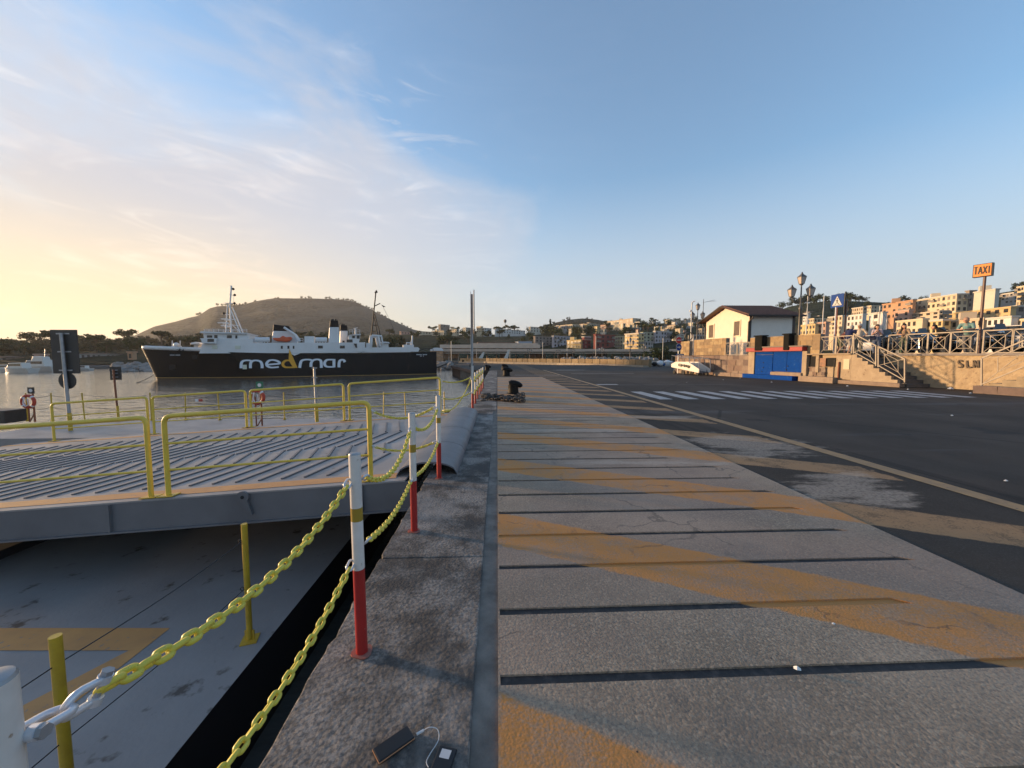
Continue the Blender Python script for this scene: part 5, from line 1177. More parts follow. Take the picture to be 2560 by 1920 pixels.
# taxi sign
c = FP_(2456, 676, OB-.4); zt_, zb = FP_(2456, 659, OB-.4).z, FP_(2456, 692, OB-.4).z
o = thing('taxi_sign', 'orange lightbox sign reading TAXI on a tall brown pole', 'sign', (c.x, c.y, ZT))
fx = V((math.cos(R(-14)), math.sin(R(-14)), 0)); fx = V((.34, -.94, 0)).normalized(); fn = V((-.94, -.34, 0)).normalized(); Wt = .62; Ht = (zt_-zb)*.97
box_m = mat('taxi_orange', (.80, .24, .035), .4); 
mb = MB(); cc = V((c.x, c.y, (zt_+zb)/2)); fc = cc
def tp(x, z, d): return fc + fx*x + V((0, 0, z)) + fn*d
mb.slab([tp(-Wt/2, -Ht/2, 0), tp(Wt/2, -Ht/2, 0), tp(Wt/2, Ht/2, 0), tp(-Wt/2, Ht/2, 0)], -fn*.2); bx = mb.build('case', sign_black, o)
mb = MB(); mb.slab([tp(-Wt/2+.03, -Ht/2+.03, .012), tp(Wt/2-.03, -Ht/2+.03, .012), tp(Wt/2-.03, Ht/2-.03, .012), tp(-Wt/2+.03, Ht/2-.03, .012)], -fn*.01); mb.build('face', box_m, o)
def tl(strokes, x0):
    mb = MB()
    for (a0, b0), (a1, b1) in strokes: mb.bar(tp((x0+a0*.2)*.58, b0*.34-.17, .02), tp((x0+a1*.2)*.58, b1*.34-.17, .02), .045, .01, up=fn)
    mb.build('letter', sign_black, o)
tl([((0, 1), (1, 1)), ((.5, 1), (.5, 0))], -.46); tl([((0, 0), (.5, 1)), ((.5, 1), (1, 0)), ((.22, .35), (.78, .35))], -.21); tl([((0, 0), (1, 1)), ((0, 1), (1, 0))], .05); tl([((.5, 0), (.5, 1))], .27)
mb = MB(); p_ = fc+fx*.06-fn*.12; mb.cyl((p_.x, p_.y, ZT), (p_.x, p_.y, zb), .055, n=9); mb.build('pole', mat('brown_pole', (.09, .04, .03), .5), o)
# ---------------------------------------------------------------- gangway lettered caremar
gw = thing('gangway', 'white wheeled boarding gangway lettered caremar parked at the stone wall', 'gangway', FP_(1712, 930, 1.8)*1.0)
gz = lambda x, y, off: FP_(1400+x/5.53, 760+y/5.53, off)
gwm = mat('gangway_white', (.72, .68, .62), .5, col2=(.62, .58, .52), scale=2); base0 = gz(1700, 940, 1.8)
shift = lambda p_: p_
poly = [(1537, 830), (1600, 797), (1770, 800), (1922, 900), (1915, 952), (1538, 872)]
for off, nm in ((1.8, 'near_side_panel'), (.75, 'far_side_panel')):
    ref = [gz(x, y, 1.8)-wn*(1.8-off) for x, y in poly]; mb = MB(); mb.slab(ref, -wn*.05); mb.build(nm, gwm, gw)
a, b, c_, d = [gz(x, y, 1.75) for x, y in ((1540, 868), (1915, 945), (1915, 952), (1540, 874))]; mb = MB(); mb.slab([a, b, c_, d], -wn*.95); mb.build('walkway', mat('tread_grey', (.12, .12, .12), .7), gw)
for off, nm in ((1.78, 'handrail'), (.72, 'handrail')):
    dv = -wn*(1.8-off); mb = MB(); mb.tube([gz(x, y, 1.8)+dv for x, y in ((1545, 830), (1545, 712), (1700, 738), (1890, 755), (1920, 770), (1925, 945))], .03, 6)
    for x, y0, y1 in ((1640, 728, 800), (1710, 738, 800), (1790, 746, 815), (1850, 752, 855)): mb.cyl(gz(x, y0, 1.8)+dv, gz(x, y1, 1.8)+dv, .024, n=5)
    mb.build(nm, galv, gw, smooth=60)
for x, y in ((1570, 905), (1700, 935), (1890, 968)):
    for off in (1.7, .85):
        p_ = gz(x, y, 1.8)-wn*(1.8-off); p_.z = .16; mb = MB(); mb.cyl(p_-wn*.05, p_+wn*.05, .16, n=12); w_ = mb.build('wheel', black_m, gw, smooth=50)
        mb = MB(); q_ = gz(x, y-60, 1.8)-wn*(1.8-off); mb.bar(p_, V((p_.x, p_.y, q_.z)), .06, .06); mb.build('strut', galv, gw)
lt = lambda x, y: gz(x, y, 1.83)
def gl(strokes): 
    mb = MB()
    for a, b in strokes: mb.bar(lt(*a), lt(*b), .085, .02, up=wn)
    mb.build('letter', sign_black, gw)
gl([((1658, 832), (1640, 830)), ((1640, 830), (1640, 852)), ((1640, 852), (1656, 855))]); gl([((1666, 834), (1682, 836)), ((1682, 836), (1682, 862)), ((1682, 862), (1666, 860)), ((1666, 860), (1667, 848)), ((1667, 848), (1682, 850))])
gl([((1692, 862), (1692, 838)), ((1692, 842), (1704, 840))]); gl([((1712, 852), (1726, 854)), ((1726, 854), (1726, 842)), ((1726, 842), (1711, 840)), ((1711, 840), (1711, 864)), ((1711, 864), (1726, 868))])
gl([((1736, 872), (1736, 846)), ((1736, 846), (1748, 848)), ((1748, 848), (1748, 874)), ((1748, 848), (1760, 850)), ((1760, 850), (1760, 878))]); gl([((1768, 852), (1780, 854)), ((1780, 854), (1780, 882)), ((1780, 882), (1768, 880)), ((1768, 880), (1768, 867)), ((1768, 867), (1780, 868))]); gl([((1788, 886), (1792, 856)), ((1792, 858), (1798, 856))])
# litter
paper = mat('litter_white', (.72, .72, .70), .7); lit = random.Random(9)
for px, py, s, l_ in ((1757, 936, .22, 'at the gangway foot'), (1808, 950, .10, 'before the blue shop'), (1850, 946, .12, 'by the blue plinth'), (1929, 956, .14, 'near the shop kerb'), (1717, 956, .07, 'on the open asphalt by the gangway'), (2376, 974, .40, 'crumpled bag under the painted letters'), (2322, 966, .18, 'at the stair foot'), (2300, 967, .14, 'beside the stair newel'),
        (2340, 966, .2, 'in the stair shadow'), (2270, 974, .12, 'beside the last crossing stripe'), (2426, 984, .16, 'before the broad kerb'), (2118, 966, .18, 'by the drain pipe'), (2380, 1040, .1, 'alone on the dark road'), (2514, 1204, .06, 'near the lane line'), (2083, 1563, .025, 'cigarette end on an orange band'), (1992, 1676, .05, 'scrap lying in a groove')):
    q = G(px, py); mb = MB(); P = [q+V((s*.5*math.cos(t*1.05)*lit.uniform(.6, 1), s*.35*math.sin(t*1.05)*lit.uniform(.6, 1), .008+lit.uniform(0, .12*s))) for t in range(6)]
    top = q+V((0, 0, .30*s+.01)); mb.add(P+[top, q+V((0, 0, .004))], [(i, (i+1) % 6, 6) for i in range(6)]+[((i+1) % 6, i, 7) for i in range(6)])
    mb.build('litter', paper, label='scrap of white litter %s' % l_, cat='litter')
# ================================================================ FAR PIER, HILLS, TOWN
def interp(tab, x):
    if x <= tab[0][0]: return tab[0][1]
    for (a, b), (c, d) in zip(tab[:-1], tab[1:]):
        if x <= c: return b+(d-b)*(x-a)/(c-a)
    return tab[-1][1]
def polar(px, Rr):                                    # ground point at plan distance Rr along the column px
    d = ray(px, 892); d.z = 0; d.normalize(); return Vector((d.x*Rr, d.y*Rr, 0))
def zat(px, py, Rr):
    d = ray(px, py); return CAM_H + d.z/math.hypot(d.x, d.y)*Rr
def hill_mat(name, c1, c2, c3, sc):
    k = node_mat(name); base = k.mix(k.rng(k.noise(sc, 9, .7), .40, .60), c1, c2); base = k.mix(k.rng(k.noise(sc*.35, 6, .6, k.mapped((1, 1, 2.2), .4, (50, 20, 0))), .55, .68), base, c3)
    clump = k.mth('MULTIPLY', k.rng(k.noise(sc*7, 5, .65), .46, .58), k.rng(k.noise(sc*.9, 6, .6, k.mapped((1, 1, 1), 0, (9, 90, 0))), .36, .56)); base = k.mix(k.mth('MULTIPLY', clump, .85), base, tuple(v*f for v, f in zip(c1, (.30, .42, .32))))
    k.L.new(base, k.b.inputs['Base Color']); k.put(k.b.inputs['Roughness'], .95); k.put(k.b.inputs['Specular IOR Level'], .1)
    h = k.mth('ADD', k.noise(sc*2.2, 8, .7), k.mth('MULTIPLY', clump, .25)); k.L.new(k.bump(h, .9, .25/sc), k.b.inputs['Normal']); return k.m
def ridge(name, tab, R0, R1, R2, m_, px0, px1, step, z0=-1., power=1., rough=.03, label=None):
    """land rising from shore radius R0 to a crest at R1 whose outline follows tab, falling behind to R2"""
    mb = MB(); cols = []; n = int((px1-px0)/step)+1; NR = 16
    for i in range(n):
        px = px0+step*i; zc = zat(px, interp(tab, px), R1)
        for j in range(NR+5):
            if j <= NR: t = j/NR; Rr = R0+(R1-R0)*t; z = z0+(zc-z0)*(t**power)
            else: t = (j-NR)/4; Rr = R1+(R2-R1)*t; z = zc*(1-t)**1.5+z0*t
            q = polar(px, Rr); q.z = z + rough*zc*noise.fractal(q*(7/R1), 1, 2, 4)*(1 if 0 < j < NR else .25); mb.v.append(q)
    k = NR+5
    for i in range(n-1):
        for j in range(k-1): mb.f.append((i*k+j, (i+1)*k+j, (i+1)*k+j+1, i*k+j+1)); mb.m.append(0)
    return mb.build(name, m_, kind='structure', smooth=60, org=(0, 0, 0), label=label)
hm3 = hill_mat('hill_scrub', (.068, .076, .058), (.092, .096, .074), (.14, .13, .10), .010)
hm1 = hill_mat('slope_scrub', (.035, .045, .022), (.06, .066, .034), (.13, .10, .065), .05)
hm2 = hill_mat('wooded_hill', (.028, .038, .022), (.045, .055, .030), (.07, .065, .04), .03)
T3 = [(-200, 880), (150, 872), (230, 862), (275, 853), (340, 838), (390, 816), (445, 803), (476, 794), (503, 788), (530, 769), (550, 764), (611, 764), (638, 758), (693, 748), (738, 747), (761, 746), (834, 748), (888, 754), (911, 765), (939, 779), (971, 797), (1011, 814), (1031, 823), (1080, 838), (1200, 860), (1300, 880)]
ridge('hill', T3, 620, 1600, 2500, hm3, 100, 1300, 8, power=1.25, rough=.11, label='broad flat-topped scrubby hill behind the ferry')
ridge('far_hill', [(-900, 878), (-300, 862), (-60, 852), (0, 854), (60, 858), (120, 864), (200, 872), (400, 882)], 900, 2200, 3000, hm3, -900, 400, 14, label='faint low hill beyond the marina')
ridge('wooded_hill', [(1250, 850), (1330, 834), (1365, 816), (1390, 806), (1420, 799), (1455, 796), (1490, 799), (1520, 805), (1600, 812), (1680, 806), (1740, 798), (1800, 800), (1900, 806)], 560, 1000, 1500, hm2, 1250, 1900, 6, label='wooded dark hill above the town')
T1 = [(700, 848), (780, 840), (900, 837), (1010, 835), (1150, 836), (1300, 836), (1420, 824), (1560, 812), (1700, 806), (1850, 800), (1930, 786), (1960, 768), (2000, 760), (2060, 753), (2130, 754), (2200, 757), (2300, 756), (2400, 750), (2480, 735), (2560, 722), (2800, 705), (3200, 720)]
ridge('town_slope', T1, 190, 520, 700, hm1, 560, 3200, 9, power=.85, rough=.03, label='terraced green slope carrying the town')
T4 = [(-900, 886), (-300, 878), (0, 868), (60, 867), (130, 864), (200, 860), (240, 858), (290, 864), (330, 856), (400, 853), (520, 850), (620, 852), (760, 850), (860, 852)]
ridge('west_shore', T4, 190, 480, 640, hm2, -900, 900, 12, power=.8, label='low tree-covered shore beyond the marina')
# quay of the fishing harbour in front of the slope
land_m = mat('harbour_ground', (.14, .13, .12), .9, col2=(.10, .095, .09), scale=.3)
mb = MB(); P = [polar(px, 150) for px in range(1040, 3200, 60)] + [polar(px, 200) for px in range(3160, 1000, -60)]; mb.prism([(q.x, q.y) for q in P], ZW-.5, -.4); mb.build('harbour_quay', land_m, kind='structure', org=(0, 0, 0))
mb = MB(); P = [polar(px, 176) for px in range(-600, 620, 60)] + [polar(px, 200) for px in range(620, -620, -60)]; mb.prism([(q.x, q.y) for q in P], ZW-.5, ZW+.9); mb.build('marina_mole', land_m, kind='structure', org=(0, 0, 0))
# ---------------------------------------------------------------- old pier with piles
PZ = -.3; e1, e2 = G(1129, 913.5, PZ), G(1181, 925, PZ)
mb = MB(); P = [(e1.x, e1.y), (e2.x, e2.y), (-.92, e2.y-1.5), (-.92, 73.9), (30, 73.9), (34, 112), (-6, 118), (e1.x-.5, e1.y+22)]
mb.prism(P, PZ-.35, PZ); mb.build('pier_deck', aspm, kind='structure', org=(0, 0, 0))
pier = thing('old_pier', 'rusty brown pier edge on closely spaced piles where the ferry is tied up', 'pier', e2.lerp(e1, .5)+V((0, 0, ZW)))
pile_m = mat('pile_rust', (.15, .085, .055), .85, col2=(.08, .05, .035), scale=1.5, amt=.8); conc_p = mat('pile_concrete', (.26, .22, .19), .9, col2=(.14, .11, .09), scale=1.5, amt=.8)
mb = MB(); mb.bar(e1+V((0, 0, -.22)), e2+V((0, 0, -.22)), .5, .44); mb.build('edge_beam', pile_m, pier)
for i in range(15):
    q = e1.lerp(e2, (i+.3)/14.5)-V((-.3, 0, 0)); mb = MB(); mb.cyl((q.x, q.y, ZW-1), (q.x, q.y, PZ-.4), .24, n=9); mb.build('pile', conc_p if i > 6 else pile_m, pier, smooth=60)
mb = MB(); dd = (e2-e1); mb.slab([e1+V((1.6, 0, -.36)), e2+V((1.6, 0, -.36)), V((e2.x+1.6, e2.y, ZW-.5)), V((e1.x+1.6, e1.y, ZW-.5))], (.4, 0, 0)); mb.build('back_face', mat('pier_dark', (.012, .011, .010), .9), pier)
mb = MB(); mb.prism([(e2.x+.2, e2.y), (-.9, e2.y-1.2), (-.9, e2.y+6), (e2.x+2, e2.y+6)], ZW-1, PZ-.36); mb.build('root_block', dark_wall, pier)
# ---------------------------------------------------------------- sunlit harbour wall
wpts = [G(1150, 907, PZ), G(1215, 907.5, PZ), G(1292, 907, 0), G(1400, 909, 0), G(1500, 912, 0), G(1560, 914.5, 0), G(1622, 918, 0)]
hwall = thing('harbour_wall', 'long low ochre block wall lit by evening sun along the far quay', 'wall', wpts[3])
rr = random.Random(4); quayblk = [mat('harbour_block_%d' % i, c, .9, col2=tuple(v*.65 for v in c), scale=1.5, amt=.8) for i, c in enumerate(((.27, .19, .10), (.32, .235, .13), (.24, .175, .10)))]
for i in range(len(wpts)-1):
    a, b = wpts[i].copy(), wpts[i+1].copy(); a.z = b.z = -.3; dd = (b-a); n = max(2, int(dd.length/2.2)); H = 1.42
    nn = V((dd.y, -dd.x, 0)).normalized()
    if nn.y > 0: nn = -nn
    for j in range(n):
        p0, p1 = a.lerp(b, j/n), a.lerp(b, (j+1)/n-.012); mb = MB(); mb.slab([p0, p1, p1+V((0, 0, H+rr.uniform(-.03, .03))), p0+V((0, 0, H+rr.uniform(-.03, .03)))], -nn*.5); mb.build('wall_block', rr.choice(quayblk), hwall)
    mb = MB(); mb.slab([a+nn*.02, b+nn*.02, b+nn*.9, a+nn*.9], (0, 0, .5)); mb.build('ledge', mat('ledge_stone', (.38, .32, .24), .9, col2=(.28, .23, .17), scale=1.2), hwall)
# ---------------------------------------------------------------- buildings
win_m = mat('far_window', (.012, .011, .012), .4); win_l = mat('far_shutter', (.20, .17, .14), .6); mbw = MB(); mbw.box((0, 0, 0), (1, 1, 1)); UNIT = mbw.mesh('pane', win_m); UNIT_S = mbw.mesh('pane', win_l)
roof_t = mat('far_roof_tile', (.22, .13, .09), .9, col2=(.15, .09, .065), scale=.4); slab_w = mat('balcony_slab', (.50, .46, .40), .8)
def wallm(name, c): return mat('facade_'+name, c, .9, col2=tuple(v*.82 for v in c), scale=.25, amt=.7)
FC = dict(cream=(.62, .52, .36), white=(.66, .64, .60), ochre=(.55, .40, .20), yellow=(.60, .46, .23), red=(.26, .075, .06), wine=(.20, .055, .055), grey=(.40, .38, .36), taupe=(.30, .25, .21), orange=(.50, .29, .17), pink=(.52, .33, .25), beige=(.54, .44, .32), pale=(.56, .53, .44), lilac=(.46, .43, .45), green=(.42, .42, .30))
bn = 0
def building(x0, xc, x1, yt, yb, D, col, label, rows=3, cl=4, cr=2, rot=47, roof='flat', balc=0, cat='building', extra=6, name='town_house', win=True, group=None):
    """xc is the near vertical edge: the face to its left looks towards the evening sun"""
    rot = rot+8 if rot < 36 else max(rot, 47)
    global bn; bn += 1; rn = random.Random(bn)
    c = polar(xc, D); zt, zb = zat(xc, yt, D), zat(xc, yb, D); vd = c.normalized(); a = R(rot)
    dL = Matrix.Rotation(a, 3, 'Z') @ V((-vd.y, vd.x, 0)); dL = Matrix.Rotation(-2*a, 3, 'Z') @ dL     # leftwards and back
    dR = Matrix.Rotation(-math.pi/2, 3, 'Z') @ dL
    if dR.dot(vd) < 0: dR = -dR
    def reach(px, d):
        r_ = ray(px, 892); r_.z = 0; det = d.x*(-r_.y)+d.y*r_.x
        return max(1.5, ((-c.x)*(-r_.y) + (-c.y)*r_.x)/det) if abs(det) > 1e-6 else 8
    wl = min(reach(x0, dL), 90); wr = min(reach(x1, dR), 60) if x1 > xc+.5 else 7
    o = thing(name, label, cat, V((c.x, c.y, zb-extra)), group); wm = wallm(col, FC[col])
    P = [c, c+dL*wl, c+dL*wl+dR*wr, c+dR*wr]; mb = MB(); mb.prism([(q.x, q.y) for q in P], zb-extra, zt); mb.build('wall', wm, o)
    if roof == 'flat':
        mb = MB(); e = .25; mb.prism([((q.x), (q.y)) for q in (c-dL*e-dR*e, c+dL*(wl+e)-dR*e, c+dL*(wl+e)+dR*(wr+e), c-dL*e+dR*(wr+e))], zt-.25, zt+.25); mb.build('roof_parapet', wm if rn.random() > .4 else slab_w, o)
        if wl > 8 and xc-x0 > 12 and rn.random() > .4: q = c+dL*wl*.6+dR*wr*.5; mb = MB(); mb.box((q.x, q.y, zt+1.1), (3, 3, 2), a); mb.build('stair_head', wm, o)
    else:
        e = .5; B = [c-dL*e-dR*e, c+dL*(wl+e)-dR*e, c+dL*(wl+e)+dR*(wr+e), c-dL*e+dR*(wr+e)]; hh = min(wl, wr)*.22; m1, m2 = c+dL*wl*.3+dR*wr*.5, c+dL*wl*.7+dR*wr*.5
        mb = MB(); mb.add([V((q.x, q.y, zt)) for q in B]+[V((m1.x, m1.y, zt+hh)), V((m2.x, m2.y, zt+hh))], [(0, 1, 5, 4), (1, 2, 5), (2, 3, 4, 5), (3, 0, 4), (3, 2, 1, 0)]); mb.build('roof', roof_t, o)
    hgt = zt-zb
    if not balc and rows >= 3: balc = .28
    if win:
        for d, w, n_, nv in ((dL, wl, cl, -dR), (dR, wr, cr, -dL)):
            if n_ <= 0 or w < 2: continue
            fh = hgt/rows; ww = min(1.5, w/n_*.46); wh_ = min(2.0, fh*.56)
            for i in range(rows):
                for j in range(n_):
                    if rn.random() < .06: continue
                    p_ = c+d*(w*(j+.5)/n_); z = zb+fh*(i+.5); M = Matrix.Translation(V((p_.x, p_.y, z))+nv*.02) @ Matrix(((d.x, nv.x, 0), (d.y, nv.y, 0), (0, 0, 1))).to_4x4() @ Matrix.Diagonal((ww, .16, wh_, 1))
                    inst('window', UNIT_S if rn.random() < .3 else UNIT, o, M)
                    if balc and i > 0 and rn.random() < balc:
                        q = V((p_.x, p_.y, z-wh_*.55))+nv*.5; mb = MB(); mb.bar(q-d*ww*1.1, q+d*ww*1.1, 1.0, .14, up=(0, 0, 1)); bl = mb.build('balcony', slab_w, o); mb = MB(); mb.bar(q+nv*.48-d*ww*1.1+V((0, 0, .5)), q+nv*.48+d*ww*1.1+V((0, 0, .5)), .05, .8, up=(0, 0, 1)); mb.build('balustrade', win_l, bl)
    return o
BL = [
 (1097, 1103, 1125, 811, 832, 470, 'taupe', 'tall grey-brown block among pines on the cliff edge', 3, 1, 4), (1080, 1110, 1114, 827, 836, 440, 'cream', 'low cream villa under the grey-brown block', 2, 4, 1),
 (1125, 1142, 1148, 823, 834, 440, 'cream', 'small cream villa between pines on the cliff', 2, 3, 1), (1158, 1165, 1180, 819, 834, 430, 'pale', 'pale two-storey villa behind the edge-on sign', 3, 1, 3),
 (1192, 1203, 1208, 816, 831, 430, 'cream', 'narrow cream villa right of the edge-on sign', 3, 2, 1), (1208, 1212, 1229, 820, 831, 430, 'white', 'white villa joined to the narrow cream one', 2, 1, 4),
 (1237, 1240, 1313, 822, 832, 420, 'white', 'long low white hotel with terraces on the cliff', 2, 1, 12), (1322, 1326, 1360, 817, 830, 430, 'pale', 'pale flat-roofed house beside the big cliff trees', 2, 1, 5),
 (1400, 1430, 1450, 811, 836, 400, 'cream', 'big sunlit cream house with rows of arches', 3, 7, 3), (1391, 1399, 1402, 816, 834, 410, 'yellow', 'narrow sunlit yellow house left of the big cream house', 3, 2, 1), (1448, 1468, 1497, 809, 828, 420, 'beige', 'beige house on the slope right of the big cream house', 3, 3, 4),
 (1517, 1580, 1600, 796, 822, 430, 'beige', 'large beige convent-like block on the hilltop', 3, 8, 3), (1525, 1556, 1562, 809, 833, 380, 'cream', 'tall sunlit cream house below the hilltop block', 4, 5, 1), (1556, 1562, 1600, 819, 832, 385, 'grey', 'grey terrace house right under the hilltop block', 2, 1, 6), (1500, 1514, 1526, 812, 836, 390, 'pink', 'rounded pink house left of the tall cream one', 3, 2, 1),
 (1619, 1630, 1646, 805, 816, 430, 'white', 'small white house on the crest by the trees', 2, 2, 2), (1642, 1686, 1694, 812, 834, 360, 'beige', 'wide beige house with arched balconies', 3, 6, 1, 38, 'hip', .5), (1702, 1706, 1729, 815, 824, 380, 'white', 'white bungalow above the street lamp', 1, 1, 6),
 (1688, 1708, 1713, 826, 837, 330, 'pink', 'low pink house beside the lamp', 2, 3, 1), (1660, 1672, 1700, 799, 806, 470, 'cream', 'distant cream villa on the right-hand crest', 2, 2, 3), (1704, 1712, 1730, 801, 809, 470, 'pale', 'distant pale villa next to the cream one on the crest', 2, 2, 3),
 (1335, 1338, 1381, 841, 862, 250, 'taupe', 'taupe three-storey block behind the fish market', 3, 1, 5, 30), (1381, 1384, 1430, 840, 868, 250, 'lilac', 'grey-white long apartment block beside the taupe one', 3, 1, 6, 30, 'flat', .4),
 (1417, 1452, 1454, 850, 871, 235, 'yellow', 'sunlit yellow house with balconies by the fish market', 2, 4, 1, 38, 'flat', .5), (1454, 1460, 1476, 842, 871, 235, 'wine', 'narrow dark red house next to the yellow one', 3, 1, 2),
 (1487, 1488.5, 1536, 836, 877, 225, 'red', 'big dark red apartment house with pale shutters', 4, 1, 4, 30), (1537, 1556, 1560, 841, 877, 228, 'green', 'yellow-green house with striped awnings', 4, 3, 1, 38, 'flat', .5),
 (1561, 1595, 1609, 833, 879, 215, 'yellow', 'tall sunlit yellow corner house', 5, 4, 2, 40, 'flat', .3), (1600, 1606, 1634, 831, 856, 250, 'green', 'pale green house right behind the yellow corner house', 3, 1, 3), (1608, 1612, 1632, 854, 876, 222, 'grey', 'small grey house at the foot of the yellow corner house', 2, 1, 3),
 (1633, 1637, 1678, 828, 856, 255, 'lilac', 'lilac-grey row house above the dark trees', 3, 1, 6, 30), (1676, 1690, 1708, 836, 848, 270, 'pale', 'pale flat house right of the lilac row', 2, 2, 2), (1728, 1732, 1762, 838, 860, 200, 'grey', 'grey two-storey house behind the far street lamp', 2, 1, 4),
 (1742, 1752, 1760, 822, 838, 300, 'beige', 'beige house half hidden by the wooden house eave', 2, 2, 1), (1996, 2034, 2042, 811, 836, 190, 'yellow', 'low yellow-cream building behind the parapet lamp', 2, 5, 1), (2002, 2014, 2020, 784, 806, 260, 'white', 'white tower-like house above the low yellow building', 3, 2, 1), (2018, 2030, 2062, 797, 815, 240, 'cream', 'cream terrace behind the sailing masts', 2, 3, 4),
 (2040, 2060, 2068, 806, 836, 190, 'pink', 'reddish house with a dark doorway behind the masts', 2, 3, 1), (2066, 2100, 2112, 790, 836, 200, 'cream', 'cream house behind the pedestrian sign pole', 4, 4, 1), (2112, 2150, 2160, 786, 815, 215, 'white', 'white house over the man in navy', 2, 4, 1), (2123, 2150, 2160, 768, 787, 300, 'beige', 'beige terrace on the slope above the white house', 2, 5, 1), (2160, 2170, 2198, 765, 782, 310, 'cream', 'cream stepped houses left of the orange block', 2, 2, 4),
 (2166, 2200, 2207, 781, 815, 200, 'white', 'blank white house wall behind the capped man', 2, 1, 1), (2198, 2272, 2277, 751, 792, 265, 'orange', 'sunlit orange apartment block with small windows', 3, 6, 1, 42), (2274, 2380, 2408, 736, 780, 258, 'cream', 'long cream apartment block with dark cornice and stair lines', 3, 9, 2, 42, 'flat', .35),
 (2404, 2410, 2426, 728, 770, 262, 'taupe', 'shaded brown block between cream and blank walls', 3, 1, 2, 42), (2422, 2474, 2480, 724, 768, 250, 'pale', 'tall house with a blank pale side wall', 4, 0, 1, 42), (2528, 2580, 2600, 711, 760, 260, 'cream', 'cream high house on the upper slope past the taxi sign', 4, 6, 2, 40, 'flat', .5),
 (2490, 2520, 2535, 733, 758, 275, 'grey', 'grey hillside house left of the upper cream house', 3, 3, 1), (2360, 2516, 2524, 768, 800, 205, 'ochre', 'long ochre warehouse-like building with terrace', 2, 8, 1, 44), (2520, 2530, 2600, 766, 800, 210, 'taupe', 'shaded end side of the long ochre building, painted brown', 2, 1, 3, 40),  # last entry: dark side of the ochre building, shade put into its colour
 (2270, 2340, 2364, 778, 806, 200, 'beige', 'beige curved-terrace house under the cream block', 3, 4, 2, 40, 'flat', .6), (2228, 2264, 2272, 776, 806, 205, 'pink', 'pink low house left of the beige terrace house', 2, 3, 1), (2236, 2300, 2312, 798, 836, 170, 'cream', 'cream house behind the leaning woman', 2, 5, 1), (2310, 2350, 2370, 800, 836, 168, 'yellow', 'yellow house with two windows behind the person in black', 2, 3, 1),
 (2372, 2452, 2462, 796, 838, 165, 'beige', 'beige house behind the man in teal', 2, 5, 1), (2460, 2520, 2536, 792, 836, 160, 'white', 'white house with an arched dark door right of the taxi pole', 2, 4, 1), (2530, 2590, 2620, 796, 838, 158, 'cream', 'cream house above the second stairs', 2, 4, 1)]
for b in BL: building(*b)
fr = random.Random(77)
for i in range(42):
    right = i >= 30; px = fr.uniform(1385, 1765) if not right else fr.uniform(1990, 2420); D = fr.uniform(290, 430); w = fr.uniform(9, 20)*(1 if not right else 1.5); t = max(0, min(1, (D-190)/330)); zb = -1+(zat(px, interp(T1, px), 520)+1)*t**.85; yb = 892-(zb-CAM_H)*960/D
    building(px, px+w*fr.uniform(.5, .75), px+w, yb-fr.uniform(15, 23)*(1 if not right else 1.2), yb, D, fr.choice(('cream', 'beige', 'white', 'pale', 'pink', 'grey', 'yellow')), 'small pale house packed among the larger ones on the %s' % ('town slope' if not right else 'slope behind the platform'), 2, 3, 2, fr.uniform(30, 44), fr.choice(('flat', 'flat', 'hip')), 0, 'house', 8, 'hillside_house', True, 'small houses on the town slope' if not right else 'small houses behind the platform')
# ---------------------------------------------------------------- fish market hall
def at(px, py, D): q = polar(px, D); q.z = zat(px, py, D); return q
mk = thing('market_hall', 'long two-tier fish market hall with concrete canopy and columns', 'market hall', at(1300, 900, 165))
cm_ = mat('market_concrete', (.60, .46, .35), .85, col2=(.50, .38, .29), scale=.4); ck = mat('market_brick_lit_bay', (.52, .31, .17), .85, col2=(.30, .17, .09), scale=.5); cdk = mat('market_dark', (.03, .028, .026), .8)
def beam(px0, y0, px1, y1, D0, D1, dep, m_, nm):           # quad band between two pixel rows, extruded back
    a, b = at(px0, y0, D0), at(px1, y0, D1); c_, d = at(px1, y1, D1), at(px0, y1, D0); c_.x, c_.y = b.x, b.y; d.x, d.y = a.x, a.y
    n_ = (b-a).cross(V((0, 0, 1))).normalized(); n_ = n_ if n_.y > 0 else -n_; mb = MB(); mb.slab([a, b, c_, d], n_*dep); return mb.build(nm, m_, mk)
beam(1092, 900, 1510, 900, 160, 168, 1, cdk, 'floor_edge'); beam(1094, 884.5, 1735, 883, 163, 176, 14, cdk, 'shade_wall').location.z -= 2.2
[beam(q0, 899, q1, 885.2, 161.2+15*(q0-1088)/650, 161.2+15*(q1-1088)/650, .5, ck, 'warm_lit_bay') for q0, q1 in ((1100, 1146), (1178, 1194), (1250, 1266), (1322, 1364), (1394, 1436), (1466, 1508), (1562, 1580))]  # orange of these bays imitates warm light under the canopy
beam(1088, 883.5, 1738, 882, 160, 175, 20, cm_, 'canopy'); beam(1088, 879, 1738, 872.5, 160.2, 175.2, 20, cm_, 'canopy_fascia')
beam(1105, 879, 1344, 869, 166, 169, 12, ck, 'upper_wall'); beam(1100, 870.5, 1350, 861.5, 164, 167, 18, cm_, 'upper_roof'); beam(1180, 863, 1345, 858, 168, 170, 14, cm_, 'roof_step'); beam(1195, 862, 1300, 855.5, 175, 177, 12, roof_t, 'hall_roof'); beam(1296, 866, 1330, 853.5, 172, 174, 6, mat('market_glass', (.25, .28, .33), .2), 'skylight')
for i in range(14):
    px = 1112+i*17; beam(px, 878, px+9, 871.5, 165.8, 165.9, .3, win_m, 'window')
